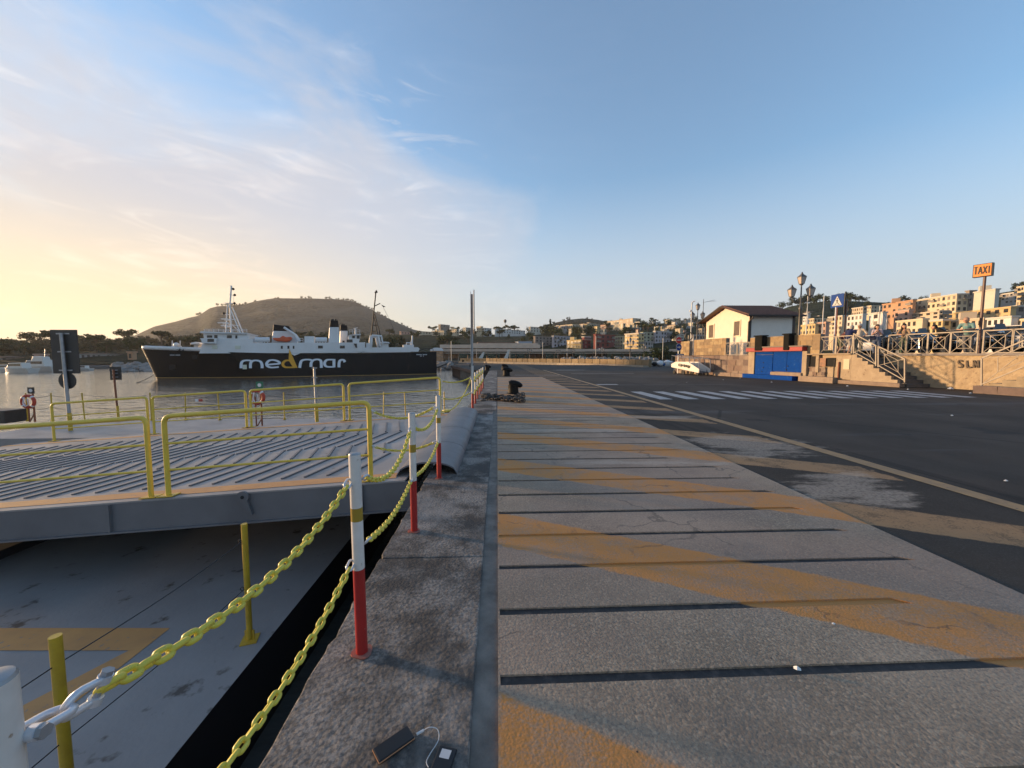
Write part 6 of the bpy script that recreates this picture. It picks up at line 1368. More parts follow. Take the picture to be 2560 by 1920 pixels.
for i in range(27):
    px = 1098+i*24; D = 160.6+15*(i/27); q = at(px, 900, D); zt_ = at(px, 883, D).z; mb = MB(); mb.cyl((q.x, q.y, -.4), (q.x, q.y, zt_), .28, n=8); mb.build('column', cm_, mk)
# arched shed left of it
sh_ = thing('arched_shed', 'small shed with a white arched roof at the end of the market hall', 'shed', at(1092, 890, 158)); mb = MB(); P = []
for i in range(13): t = math.pi*i/12; P.append((-2.6*math.cos(t), 1.3*math.sin(t)))
c_ = at(1091, 874, 158); mb.slab([c_+V((x, 0, z-.5)) for x, z in P], (0, 8, 0)); mb.build('arched_roof', white_m, sh_); mb = MB(); mb.box((c_.x, c_.y+4, (c_.z-.5-.4)/2), (5, 7.6, c_.z-.1)); mb.build('wall', ck, sh_)
# tents by the promenade
t_ = thing('white_tent', 'white pavilion tent by the promenade before the dark red house', 'tent', at(1500, 892, 180)); c_ = at(1500, 884, 180); wdt = 5.2
mb = MB(); mb.box((c_.x, c_.y, (c_.z+.9)/2), (wdt, 4, c_.z+.9-.0)); mb.build('walls', white_m, t_); mb = MB(); z = c_.z+.9; mb.add([(c_.x-wdt/2-.2, c_.y-2.2, z), (c_.x+wdt/2+.2, c_.y-2.2, z), (c_.x+wdt/2+.2, c_.y+2.2, z), (c_.x-wdt/2-.2, c_.y+2.2, z), (c_.x, c_.y, z+1.6)], [(0, 1, 4), (1, 2, 4), (2, 3, 4), (3, 0, 4)]); mb.build('roof', white_m, t_)
for x in (-1.5, 0, 1.5): mb = MB(); mb.box((c_.x+x, c_.y-2.02, c_.z-.3), (.9, .05, .8)); mb.build('window', win_m, t_)
c_ = at(1474, 891, 172); mb = MB(); z = c_.z; mb.add([(c_.x-1.6, c_.y-1.5, z-.8), (c_.x+1.6, c_.y-1.5, z-.8), (c_.x+1.6, c_.y+1.5, z-.8), (c_.x-1.6, c_.y+1.5, z-.8), (c_.x, c_.y, z+.8)], [(0, 1, 4), (1, 2, 4), (2, 3, 4), (3, 0, 4), (3, 2, 1, 0)]); mb.build('green_tent', mat('tent_green', (.05, .22, .15), .8), label='small green pointed tent beside the white pavilion tent', cat='tent')
# promenade lamps
for px, yt in ((1505, 866), (1575, 844), (1432, 872), (1324, 872), (1395, 874), (1610, 858)):
    q = polar(px, 140 if px != 1575 else 110); D = 140 if px != 1575 else 110; q.z = -.2
    lamp_post(q, zat(px, yt, D)+.2, 'dark promenade lamp with lanterns behind the harbour wall, before the %s' % {1505: 'dark red house', 1575: 'tall yellow corner house', 1432: 'low yellow house', 1324: 'market hall columns', 1395: 'long grey-white block', 1610: 'small grey house'}[px], .95 if D == 140 else 1.15, R(10), 'promenade lamps behind the harbour wall')
for px, yt, D, l_ in ((1128, 853, 120, 'slim grey mast by the pier end'), (1357, 855, 140, 'slim grey mast in front of the taupe block'), (1418, 862, 140, 'slim grey mast in front of the yellow house'), (1490, 840, 140, 'pale tall mast at the dark red house'), (1658, 845, 120, 'pale post among the dark trees')):
    q = polar(px, D); pole(px, yt, q.y, -.4, .09, l_, galv)
# ---------------------------------------------------------------- trees
leaf_ms = [mat('foliage_%d' % i, c, .9, col2=d, scale=.8, amt=.8, spec=.15) for i, (c, d) in enumerate((((.030, .042, .016), (.060, .075, .030)), ((.045, .055, .020), (.085, .09, .04)), ((.022, .032, .015), (.045, .055, .025))))]
bark = mat('bark', (.08, .055, .04), .9)
def tree_proto(kind, seed, ml):
    rn = random.Random(seed); trunk = MB(); crown = MB()
    if kind == 'pine': blobs = [((rn.uniform(-2.4, 2.4), rn.uniform(-2.4, 2.4), rn.uniform(5.6, 6.6)), rn.uniform(1.0, 1.6), .45) for _ in range(10)]; th = 5.6
    elif kind == 'cypress': blobs = [((rn.uniform(-.3, .3), rn.uniform(-.3, .3), 1+z*.9), .95-.09*z, 1.2) for z in range(8)]; th = 2
    else: blobs = [((rn.uniform(-1.8, 1.8), rn.uniform(-1.8, 1.8), rn.uniform(2.2, 5.2)), rn.uniform(1.0, 1.7), .9) for _ in range(11)]; th = 3.2
    trunk.tube([(0, 0, -1.5), (rn.uniform(-.2, .2), rn.uniform(-.2, .2), th*.6), (rn.uniform(-.3, .3), 0, th)], 1, 7, rad=[.28, .2, .13])
    for b in blobs[:5]: trunk.tube([(0, 0, th*.7), tuple(Vector(b[0])*.6+Vector((0, 0, th*.35))), b[0]], 1, 5, rad=[.12, .08, .03])
    for (c, r_, fl) in blobs:
        for _ in range(34):
            d = Vector((rn.gauss(0, 1), rn.gauss(0, 1), rn.gauss(0, 1))).normalized(); p_ = Vector(c)+Vector((d.x*r_, d.y*r_, d.z*r_*fl))*rn.uniform(.55, 1.12); s_ = rn.uniform(.22, .5)
            u = Vector((rn.gauss(0, 1), rn.gauss(0, 1), rn.gauss(0, 1))).normalized(); w = u.cross(d).normalized() if abs(u.dot(d)) < .95 else basis(d)[0]
            crown.add([p_-u*s_, p_+w*s_*.7, p_+u*s_, p_-w*s_*.7], [(0, 1, 2, 3)])
    return trunk.mesh('trunk', bark), crown.mesh('crown', ml)
PR = {('bush', i): tree_proto('bush', 40+i, leaf_ms[i % 3]) for i in range(4)}; PR.update({('pine', i): tree_proto('pine', 60+i, leaf_ms[(i*2) % 3]) for i in range(3)}); PR[('cypress', 0)] = tree_proto('cypress', 70, leaf_ms[2])
tr = random.Random(12)
def tree(kind, loc, s, label, group, name=None):
    i = tr.randrange(4 if kind == 'bush' else 3 if kind == 'pine' else 1); tm, cm = PR[(kind, i)]
    o = thing(name or {'bush': 'broadleaf_tree', 'pine': 'umbrella_pine', 'cypress': 'cypress'}[kind], label, 'tree', loc, group, tr.uniform(0, 6.3)); o.scale = (s*tr.uniform(.9, 1.15), s*tr.uniform(.9, 1.15), s*tr.uniform(.85, 1.1))
    for nm, me in (('trunk', tm), ('crown', cm)):
        c = bpy.data.objects.new(nm, me); C.link(c); c.parent = o
def t1z(px, Rr):
    t = max(0, min(1, (Rr-190)/330)); return -1+(zat(px, interp(T1, px), 520)+1)*t**.85
def t4z(px, Rr):
    t = max(0, min(1, (Rr-190)/290)); return -1+(zat(px, interp(T4, px), 480)+1)*t**.8
for i in range(138):                                   # cliff and slope
    px = tr.uniform(700, 1400) if i < 88 else tr.uniform(1400, 1780); Rr = tr.uniform(215, 515); q = polar(px, Rr); q.z = t1z(px, Rr)-.4
    kd = tr.choice(('bush', 'bush', 'bush', 'pine')); tree(kd, q, tr.uniform(.8, 1.5), '%s on the %s' % ('rounded dark tree' if kd == 'bush' else 'flat-crowned pine', 'dark cliff under the villas' if i < 88 else 'slope between the town houses'), 'trees on the town slope')
for i in range(44):
    px = tr.uniform(1960, 2560); Rr = tr.uniform(330, 520); q = polar(px, Rr); q.z = t1z(px, Rr)-.4; tree('bush', q, tr.uniform(.7, 1.3), 'dark green tree on the slope above the apartment blocks', 'trees on the right-hand slope')
for px, kind, s, Rr in ((1083, 'pine', 1.5, 460), (1130, 'pine', 1.3, 455), (1138, 'pine', 1.6, 450), (1170, 'bush', 1.2, 450), (1185, 'bush', 1.3, 450), (1243, 'pine', 1.7, 460), (1252, 'pine', 1.6, 465), (1262, 'bush', 1.2, 470), (1276, 'pine', 1.8, 470), (1286, 'pine', 1.7, 465), (1294, 'bush', 1.2, 460), (1370, 'bush', 2.2, 400), (1376, 'cypress', 2.2, 395), (1384, 'bush', 2.0, 390), (1362, 'bush', 1.7, 380), (1395, 'bush', 1.5, 370), (1440, 'bush', 1.6, 350), (1452, 'bush', 1.6, 345), (1465, 'bush', 1.5, 350), (1478, 'bush', 1.4, 350), (1605, 'bush', 1.5, 400), (1612, 'bush', 1.4, 400)):
    q = polar(px, Rr); q.z = t1z(px, Rr)-.3; tree(kind, q, s, {'pine': 'broad umbrella pine on the cliff crest among the villas', 'bush': 'rounded dark tree among the cliff villas', 'cypress': 'pointed cypress among the big cliff trees'}[kind], 'trees among the cliff villas')
t_ = at(1263, 807, 460); o = thing('water_tower', 'thin pole with a round tank above the cliff pines', 'tower', V((t_.x, t_.y, t1z(1263, 460)))); mb = MB(); mb.cyl((t_.x, t_.y, t1z(1263, 460)), (t_.x, t_.y, t_.z), .3, n=8); mb.build('shaft', dgrey, o); mb = MB(); mb.lathe(t_, [(.5, 0), (1.6, .8), (1.6, 3.2), (.6, 4)], 12); mb.build('tank', dgrey, o)
for i in range(46):                                    # foot of the slope, promenade greenery
    px = 1620+tr.uniform(-10, 100) if i < 22 else tr.uniform(1440, 1640); Rr = tr.uniform(140, 200) if i < 22 else tr.uniform(150, 178); q = polar(px, Rr); q.z = -.5
    tree('bush', q, tr.uniform(.55, 1.05) if i < 22 else tr.uniform(.28, .42), 'dense dark tree at the promenade beside the no-entry sign' if i < 22 else 'clipped shrub along the promenade behind the rocks', 'promenade trees' if i < 22 else 'promenade shrubs')
for i in range(34):                                    # west shore
    px = tr.uniform(-60, 560); Rr = tr.uniform(230, 480); q = polar(px, Rr); q.z = t4z(px, Rr)-.4; kd = tr.choice(('bush', 'pine')); tree(kd, q, tr.uniform(.9, 1.6), 'hazy %s on the low shore beyond the marina' % ('rounded tree' if kd == 'bush' else 'flat-crowned pine'), 'trees on the west shore')
for px in [500, 506, 550, 562, 571, 577, 585, 592, 599, 606, 613, 621, 630, 637, 645, 652, 695, 702, 760, 769, 778, 783, 820, 828, 833, 845, 851, 858, 863, 869, 874, 880, 886, 892, 899, 905, 911, 920, 925, 933, 946, 951, 958, 966, 975, 985, 995, 1006, 1012, 1020, 1028]:
    q = polar(px, 1590); q.z = zat(px, interp(T3, px), 1600)-2; q.z -= 1.5; tree('bush', q, tr.uniform(.9, 2.0), 'tiny tree silhouetted on the crest of the flat-topped hill', 'trees on the hill crest')
wood = MB(); T2 = [(1250, 850), (1330, 834), (1365, 816), (1390, 806), (1420, 799), (1455, 796), (1490, 799), (1520, 805), (1600, 812), (1680, 806), (1740, 798), (1800, 800), (1900, 806)]
for i in range(260):                                   # the far wood on the dark hill reads as one mass
    px = tr.uniform(1330, 1880); t = tr.random()**.5; Rr = 560+440*t; q = polar(px, Rr); q.z = -1+(zat(px, interp(T2, px), 1000)+1)*t-2; s_ = tr.uniform(1.0, 1.9); me = PR[('bush', i % 4)][1]; b0 = len(wood.v)
    wood.v += [q+v.co*s_ for v in me.vertices]; wood.f += [tuple(b0+j for j in f.vertices) for f in me.polygons]; wood.m += [0]*len(me.polygons)
w2 = MB()
for i in range(320):
    px = tr.uniform(-300, 880); Rr = 230+250*tr.random()**.6; q = polar(px, Rr); q.z = t4z(px, Rr)-1.2; s_ = tr.uniform(.7, 1.25); me = PR[('bush', i % 4)][1]; b0 = len(w2.v)
    w2.v += [q+v.co*s_ for v in me.vertices]; w2.f += [tuple(b0+j for j in f.vertices) for f in me.polygons]; w2.m += [0]*len(me.polygons)
w2.build('undergrowth', mat('hazy_scrub', (.10, .085, .05), .95, col2=(.06, .055, .032), scale=.05, amt=.8, spec=.1), kind='stuff', org=(0, 0, 0), label='dense scrub covering the low shore beyond the marina')  # scrub colour made lighter and browner to imitate haze
wood.build('woodland', leaf_ms[2], kind='stuff', org=(0, 0, 0), label='dense far wood covering the dark hill above the town')
for i in range(24):
    px = tr.uniform(1940, 2200); q = polar(px, 518); q.z = t1z(px, 520)-1; tree('bush', q, tr.uniform(1, 1.8), 'tree on the skyline behind the sailing masts', 'trees on the right skyline')
# ---------------------------------------------------------------- rocks
rock_m = mat('boulder_grey', (.30, .28, .26), .9, col2=(.20, .185, .17), scale=1.2, bump=.4, bscale=4)
def rock_mesh(seed):
    rn = random.Random(seed); mb = MB(); mb.ball((0, 0, 0), 1, 7, 5); mb.v = [p_*rn.uniform(.7, 1.12) for p_ in mb.v]; return mb.mesh('rock', rock_m)
RK = [rock_mesh(i) for i in range(5)]
def riprap(label, spots, rn):
    o = thing('riprap', label, 'rocks', spots[0][0])
    for q, s in spots: inst('rock', rn.choice(RK), o, Matrix.Translation(q) @ Matrix.Rotation(rn.uniform(0, 6), 4, 'Z') @ Matrix.Rotation(rn.uniform(-.5, .5), 4, 'X') @ Matrix.Diagonal((s*rn.uniform(.8, 1.3), s*rn.uniform(.8, 1.3), s*rn.uniform(.6, .9), 1)))
rn = random.Random(8); sp = []
for i in range(120): px = rn.uniform(1405, 1640); D = rn.uniform(112, 124); q = polar(px, D); q.z = zat(px, 897, 118)-rn.uniform(0, 1.0)+.5*rn.random(); sp.append((q, rn.uniform(.5, .95)))
riprap('line of pale boulders behind the sunlit harbour wall', sp, rn); sp = []
for i in range(110): px = rn.uniform(285, 375); D = rn.uniform(136, 158); q = polar(px, D); q.z = ZW+max(0, (1-abs(D-148)/11))*2.0*(.6+.4*rn.random()); sp.append((q, rn.uniform(.6, 1.1)))
riprap('grey boulder breakwater ahead of the ferry bow', sp, rn); sp = []
for i in range(70): px = rn.uniform(1092, 1128); D = rn.uniform(112, 128); q = polar(px, D); q.z = ZW+rn.uniform(.1, 2.0); sp.append((q, rn.uniform(.5, .9)))
riprap('dark boulder bank behind the ferry stern', sp, rn)
# ---------------------------------------------------------------- boats
boat_w = mat('boat_white', (.58, .55, .50), .4); boat_b = mat('boat_blue', (.03, .12, .32), .45)
def boat(loc, L_, rz, label, name='motor_boat', hullm=boat_w, cabin=.45, mast=0, fly=False, stripe=None):
    loc = Vector(loc); o = thing(name, label, 'boat', loc); M = Matrix.Translation(loc) @ Matrix.Rotation(rz, 4, 'Z'); B = L_*.3; H = L_*.13; mb = MB(); n = 14; rows_ = []
    for i in range(n+1):
        t = i/n; x = -L_/2+L_*t; w = B/2*(1-max(0, (t-.45)/.55)**2.2); z1 = H*(1+.45*max(0, t-.4)**1.5)
        rows_.append([(x*.94, -w*.55, -.3), (x, -w, z1), (x, w, z1), (x*.94, w*.55, -.3)])
    for r_ in rows_: mb.v += [M @ Vector(q) for q in r_]
    for i in range(n):
        for j in range(4): mb.f.append((i*4+j, (i+1)*4+j, (i+1)*4+(j+1) % 4, i*4+(j+1) % 4)); mb.m.append(0)
    mb.f += [(0, 1, 2, 3), (n*4+3, n*4+2, n*4+1, n*4)]; mb.m += [0, 0]; mb.build('hull', hullm, o, smooth=50)
    if cabin:
        c0, c1 = -L_*.28, L_*cabin*.4; P = [(c0, H), (c1+L_*.1, H), (c1, H*2.1), (c0+L_*.03, H*2.2)]; mb = MB(); mb.slab([M @ Vector((x, -B*.32, z)) for x, z in P], M.to_3x3() @ Vector((0, B*.64, 0))); mb.build('cabin', boat_w, o, bevel=.05)
        P = [(c0+L_*.06, H*1.45), (c1+L_*.045, H*1.45), (c1+L_*.01, H*1.9), (c0+L_*.06, H*1.95)]; mb = MB(); mb.slab([M @ Vector((x, -B*.33, z)) for x, z in P], M.to_3x3() @ Vector((0, B*.66, 0))); mb.build('windows', glass_m, o)
        if fly: P = [(c0+L_*.05, H*2.2), (c1-L_*.1, H*2.15), (c1-L_*.14, H*2.9), (c0+L_*.08, H*2.8)]; mb = MB(); mb.slab([M @ Vector((x, -B*.25, z)) for x, z in P], M.to_3x3() @ Vector((0, B*.5, 0))); mb.build('flybridge', boat_w, o, bevel=.05); mb = MB(); mb.cyl(M @ Vector((c0+L_*.1, 0, H*2.8)), M @ Vector((c0+L_*.08, 0, H*4.2)), .07, n=6); mb.build('aerial', boat_w, o)
    if mast:
        mb = MB(); mb.cyl(M @ Vector((L_*.08, 0, H)), M @ Vector((L_*.08, 0, mast)), .085, .06, n=8); mb.build('mast', boat_w, o); mb = MB(); mb.cyl(M @ Vector((L_*.08, 0, H*2.1)), M @ Vector((-L_*.36, 0, H*2.2)), .08, n=6); mb.build('boom', boat_w, o)
        for e in ((L_*.48, 0, H*1.3), (-L_*.46, 0, H), (L_*.02, B*.48, H), (L_*.02, -B*.48, H)): mb = MB(); mb.cyl(M @ Vector((L_*.08, 0, mast*.97)), M @ Vector(e), .018, n=4); mb.build('stay', wire_m, o)
    if stripe: mb = MB(); mb.slab([M @ Vector((x, -B*.505*(1-max(0, (x/L_+.5-.45)/.55)**2.2), z)) for x, z in ((-L_*.49, H*.75), (L_*.1, H*.75), (L_*.1, H*.92), (-L_*.49, H*.92))], M.to_3x3() @ Vector((0, .02, 0))); mb.build('stripe', stripe, o)
    return o
def wat(px, D, z=ZW): q = polar(px, D); q.z = z; return q
boat(wat(45, 150), 8.5, R(170), 'white motor yacht moored left of the taller yacht at the marina', 'motor_yacht', fly=False, stripe=boat_b); boat(wat(95, 158), 10.5, R(175), 'tall white motor yacht with a flybridge at the marina', 'motor_yacht', fly=True); boat(wat(150, 160), 8, R(10), 'white yacht half hidden behind the tall signboard', 'motor_yacht')
boat(wat(205, 158), 5, R(175), 'small white cabin boat right of the tall signboard', 'motor_boat'); boat(wat(325, 162, ZW+.5), 4.5, R(170), 'small white boat above the boulder breakwater', 'motor_boat'); boat(wat(10, 160), 6.5, R(175), 'white cabin boat at the marina, half outside the view', 'motor_boat')
boat(wat(1196, 132, -1.6), 9, R(160), 'blue and white fishing boat behind the harbour wall', 'fishing_boat', boat_b, mast=6); boat(wat(1270, 134, -1.6), 9, R(20), 'white fishing boat with tilted derrick behind the harbour wall', 'fishing_boat', mast=5.4)
for px, L_, l_ in ((1308, 6, 'in front of the market columns'), (1349, 7, 'beside the grey mast'), (1362, 5, 'next to the boat at the grey mast'), (1390, 6.5, 'near the warm-lit bay'), (1408, 5.5, 'by the yellow house'), (1233, 6, 'between the two fishing boats'), (1332, 5, 'low at the market steps')): boat(wat(px, 130, -1.2), L_, R(170 if L_ > 5.8 else 20), 'small white boat hauled out behind the wall %s' % l_, 'small_boat', cabin=.3)
# raised derrick sail-like ramps
for px, y0, y1, w in ((1268, 897, 874, 6), (1205, 896, 880, 7)):
    c = polar(px, 128); z0, z1 = zat(px, y0, 128), zat(px, y1, 128); mb = MB(); mb.slab([V((c.x-1.2, c.y, z0)), V((c.x+.2, c.y, z0)), V((c.x+.9, c.y, z1)), V((c.x+.3, c.y, z1))], (0, .3, 0)); mb.build('folded_sail', boat_w, label='pale folded canvas raised on the %s boat' % ('white fishing' if px > 1230 else 'blue and white fishing'), cat='canvas')
for px, yt, D, L_ in ((2023, 737, 75, 9), (2066, 738, 70, 10), (2207, 764, 80, 10), (2222, 795, 90, 8), (1960, 900, 90, 8)):
    if px == 1960: continue
    q = polar(px, D); q.z = -1.9; M_ = zat(px, yt, D)+1.9; boat(q+V((-L_*.0, 0, 0)), L_, R(100), {2023: 'sailing boat with bare white mast beside the parapet lamp', 2066: 'sailing boat with bare white mast left of the pedestrian sign', 2207: 'sailing boat with bare mast behind the long-haired woman', 2222: 'small sailing boat behind the leaning woman'}[px], 'sailing_boat', mast=M_)
# dinghies and gear at the wall end
for px, py, L_, l_ in ((1645, 914, 3.6, 'white dinghy'), (1662, 916, 3.0, 'pale open skiff'), (1632, 912, 2.6, 'small upturned tender')): q = G(px, py); q.z = .32; boat(q, L_, R(15 if px < 1650 else 160), '%s drawn up beside the gangway' % l_, 'dinghy', cabin=0)
for i, (px, py, r_, m_) in enumerate(((1650, 905, .55, white_m), (1668, 908, .6, white_m), (1636, 909, .42, black_m), (1622, 911, .5, black_m), (1659, 911, .4, boat_b), (1676, 911, .5, white_m))):
    q = G(px, 916); mb = MB(); mb.ball(q+V((0, 0, .05+r_*.8)), r_, 12, 8, (1, 1, .9)); mb.build('mooring_buoy', m_, label=('%s mooring buoy stored in the heap beside the gangway' % ('white' if m_ is white_m else 'black' if m_ is black_m else 'blue')), cat='buoy', group='mooring buoys beside the gangway', smooth=60)
# west shore sheds
building(95, 100, 121, 886, 905, 215, 'pink', 'low pink shed on the shore left of the signboard', 1, 1, 3, 20, name='shed', cat='shed'); building(195, 200, 318, 884, 900, 220, 'grey', 'long grey boatyard shed on the far shore', 1, 1, 10, 15, 'hip', name='shed', cat='shed'); building(319, 332, 336, 880, 900, 205, 'orange', 'small sunlit orange hut ahead of the ferry bow', 1, 1, 0, 38, name='shed', cat='shed')
building(0, 4, 60, 893, 906, 220, 'taupe', 'low brown boathouse behind the yachts', 1, 1, 5, 15, 'hip', name='shed', cat='shed'); building(1000, 1004, 1040, 829, 840, 470, 'pink', 'pinkish villa right of the flat-topped hill', 2, 1, 5); building(1045, 1050, 1085, 828, 842, 455, 'cream', 'cream house near the umbrella pine left of the grey-brown block', 2, 1, 5); building(925, 930, 962, 838, 850, 450, 'pale', 'pale house seen under the ferry mast', 2, 1, 4)
# ================================================================ PEOPLE, SCOOTERS, CARS ON THE PLATFORM
skin_m = mat('skin', (.46, .25, .16), .55, col2=(.40, .21, .135), scale=9)
def cloth(name, c): return mat('cloth_'+name, c, .9, col2=tuple(v*.75 for v in c), scale=7, amt=.7)
def capsules(chains, voxel, name, m_, parent, M):
    mb = MB()
    for pts, rad in chains:
        pts = [Vector(p) for p in pts]
        Q, rr = [], []
        for i in range(len(pts)-1):
            for j in range(4): t = j/4; Q.append(pts[i].lerp(pts[i+1], t)); rr.append(rad[i]*(1-t)+rad[i+1]*t)
        Q.append(pts[-1]); rr.append(rad[-1])
        mb.tube(Q, 1, 10, rad=rr); mb.ball(pts[0], rad[0]*.999, 10, 6); mb.ball(pts[-1], rad[-1]*.999, 10, 6)
    mb.v = [M @ p for p in mb.v]; o = mb.build(name, m_, parent)
    rm = o.modifiers.new('skin', 'REMESH'); rm.mode = 'VOXEL'; rm.voxel_size = voxel; rm.use_smooth_shade = True
    s_ = o.modifiers.new('soft', 'SMOOTH'); s_.factor = .5; s_.iterations = 3
    return o
def person(loc, rz, label, shirt, legs, hair, lean=0., H=1.7, female=False, arms='down', sleeves=True, shorts=False, hair_len=0, cap=None, dress=False, bag=None, headturn=0., crouch=0):
    k = H/1.72; o = thing('person', label, 'person', loc); M = Matrix.Translation(loc) @ Matrix.Rotation(rz, 4, 'Z') @ Matrix.Scale(k, 4)
    hip = .92
    def U(x, y, z):                                  # upper body point, leant forward (+y) about the hips
        c, s_ = math.cos(lean), math.sin(lean); dz = z-hip; return (x, y*c+dz*s_, hip+dz*c-y*s_)
    sh = .185 if not female else .165; hw = .10
    f0 = [(hw, -.12 if lean > .3 else .03, .08), (-hw, -.10 if lean > .3 else -.04, .08)]; kn = [(hw+.01, .05, .50), (-hw-.01, .02, .50)]
    # arms
    AR = {}
    for s_ in (1, -1):
        S = U(s_*sh, 0, 1.42)
        if arms == 'rail': E, W = (s_*.26, U(0, 0, 1.42)[1]+.10, 1.14), (s_*.10, U(0, 0, 1.42)[1]+.28, 1.12)
        elif arms == 'hip': E, W = (s_*.34, -.06, 1.16), (s_*.17, .05, 1.02)
        elif arms == 'fold': E, W = (s_*.24, .06, 1.16), (-s_*.06, .20, 1.2)
        elif arms == 'phone': E, W = (s_*.22, .06, 1.15), (s_*.08, .28, 1.30)
        else: E, W = (s_*(sh+.06), -.02+U(0, 0, 1.3)[1]*.5, 1.15), (s_*(sh+.07), .06+U(0, 0, 1.3)[1]*.6, .90)
        AR[s_] = (S, E, W)
    body = []
    for i, s_ in enumerate((1, -1)):
        body.append(([(s_*.09, 0, hip), kn[i], f0[i]], [.085, .055, .038])); fx_ = f0[i]; body.append(([(fx_[0], fx_[1]-.04, .045), (fx_[0]+s_*.015, fx_[1]+.15, .03)], [.038, .028]))
        S, E, W = map(Vector, AR[s_]); body.append(([S, E, W], [.047, .037, .026])); d = (W-E).normalized(); side = d.cross(Vector((0, 0, 1))).normalized(); 
        pc = W+d*.05; body.append(([W, pc, W+d*.085], [.024, .032, .03]))
        for j in range(4):
            a = W+d*.08+side*(-.027+.018*j); L_ = (.05, .062, .058, .045)[j]; dn = (d+Vector((0, 0, -.45))).normalized(); body.append(([a, a+d*L_*.55, a+d*L_*.55+dn*L_*.5], [.0095, .009, .008]))
        t0 = W+d*.03-side*.03*s_; body.append(([t0, t0+(d-side*s_*.8).normalized()*.045, t0+(d*1.6-side*s_*.6).normalized()*.075], [.012, .011, .009]))
    body.append(([U(0, 0, hip), U(0, .01, 1.15), U(0, 0, 1.38)], [.13, .12, .12])); body.append(([U(0, 0, 1.38), U(0, .02, 1.52)], [.055, .05]))
    hc_ = Vector(U(0, .035, 1.615)); hc_.z += 0 if lean < .3 else .02
    R_ = Matrix.Rotation(headturn, 3, 'Z'); hp = lambda x, y, z: hc_+R_ @ Vector((x, y, z))
    body += [([hp(0, -.01, .03), hp(0, .005, -.01)], [.098, .094]), ([hp(0, .03, -.03), hp(0, .045, -.085)], [.075, .045]), ([hp(0, .09, .01), hp(0, .115, -.025)], [.014, .019]), ([hp(.09, 0, .0), hp(.095, -.01, -.03)], [.018, .014]), ([hp(-.09, 0, .0), hp(-.095, -.01, -.03)], [.018, .014]), ([hp(-.02, .09, -.06), hp(.02, .09, -.06)], [.012, .012])]
    capsules(body, .0115, 'body', skin_m, o, M)
    eye = MB(); [eye.ball(M @ hp(s_*.034, .092, .012), .011*k, 8, 5) for s_ in (1, -1)]; eye.build('eyes', sign_black, o)
    br = .155 if not female else .14
    top = [([U(0, -.01, hip+.02), U(0, 0, 1.12), U(0, 0, 1.34), U(0, -.01, 1.42)], [br, br*.95, br*1.0, br*.72]), ([U(-sh+.03, 0, 1.41), U(sh-.03, 0, 1.41)], [.075, .075])]
    if not female: top.append(([U(0, .05, 1.08), U(0, .04, 1.2)], [br*.95, br*.9]))
    for s_ in (1, -1):
        S, E, W = map(Vector, AR[s_])
        if sleeves == 'long': top.append(([S, E, E.lerp(W, .85)], [.068, .055, .042]))
        elif sleeves: top.append(([S, S.lerp(E, .8)], [.07, .062]))
    if dress: top.append(([U(0, 0, hip), (0, .0, .55)], [.16, .20]))
    capsules(top, .016, 'top', cloth(*shirt), o, M)
    if not dress:
        tr = [([(0, 0, hip+.04), (0, 0, hip-.05)], [.15, .14])]
        for i, s_ in enumerate((1, -1)):
            if shorts: tr.append(([(s_*.085, 0, hip-.03), Vector(kn[i]).lerp(Vector((s_*.09, 0, hip)), .15)], [.105, .088]))
            else: tr.append(([(s_*.085, 0, hip-.03), kn[i], Vector(f0[i])+Vector((0, 0, .03))], [.105, .072, .058]))
        capsules(tr, .016, 'trousers' if not shorts else 'shorts', cloth(*legs), o, M)
    shoes = [([(f0[i][0], f0[i][1]-.05, .04), (f0[i][0]+s_*.015, f0[i][1]+.16, .03)], [.046, .036]) for i, s_ in enumerate((1, -1))]
    capsules(shoes, .014, 'shoes', cloth('shoe', (.08, .07, .06)), o, M)
    hr = [([hp(0, -.03, .045), hp(0, -.012, .06)], [.102, .100]), ([hp(0, -.05, .0), hp(0, -.06, -.04)], [.085, .075])]
    if hair_len: hr += [([hp(.05, -.06, .0), hp(.06, -.09, -hair_len)], [.075, .05]), ([hp(-.05, -.06, .0), hp(-.06, -.09, -hair_len)], [.075, .05])]
    capsules(hr, .013, 'hair', cloth(*hair), o, M)
    if cap: capsules([([hp(0, -.012, .075), hp(0, .0, .085)], [.107, .10]), ([hp(-.05, .12, .07), hp(.05, .12, .07)], [.022, .022]), ([hp(-.04, .09, .075), hp(.04, .09, .075)], [.025, .025])], .013, 'cap', cloth(*cap), o, M)
    if bag:
        a, b = M @ Vector(U(-.13, -.06, 1.45)), M @ Vector(U(.2, .12, .98)); c_ = M @ Vector(U(.05, .175, 1.2)); mb = MB(); mb.tube([a, M @ Vector(U(-.08, .13, 1.38)), c_, b], .016, 6); mb.build('bag_strap', cloth(*bag), o); mb = MB(); mb.box(b, (.26*k, .12*k, .24*k), rz); mb.build('bag', cloth(*bag), o, bevel=.03)
    return o
def on_plat(px, off): q = PL(px, 880, Fa+wn*off, wn); return Vector((q.x, q.y, ZT))
rd = math.atan2(wn.y, wn.x)-math.pi/2                    # rotation that faces the road (+y local -> wn)
person(on_plat(2118, -.55), rd+R(190), 'man in navy T-shirt and grey shorts leaning over, back turned, at the stair-head railing', ('navy', (.02, .03, .10)), ('palegrey', (.40, .38, .38)), ('greyhair', (.35, .33, .31)), lean=.45, shorts=True, H=1.76, arms='rail')
person(on_plat(2098, -.9), rd+R(150), 'dark-haired person in dark red top bending beside the man in navy', ('wine', (.12, .04, .04)), ('olive', (.16, .17, .10)), ('blackhair', (.015, .012, .012)), lean=.6, H=1.66, female=True, shorts=True)
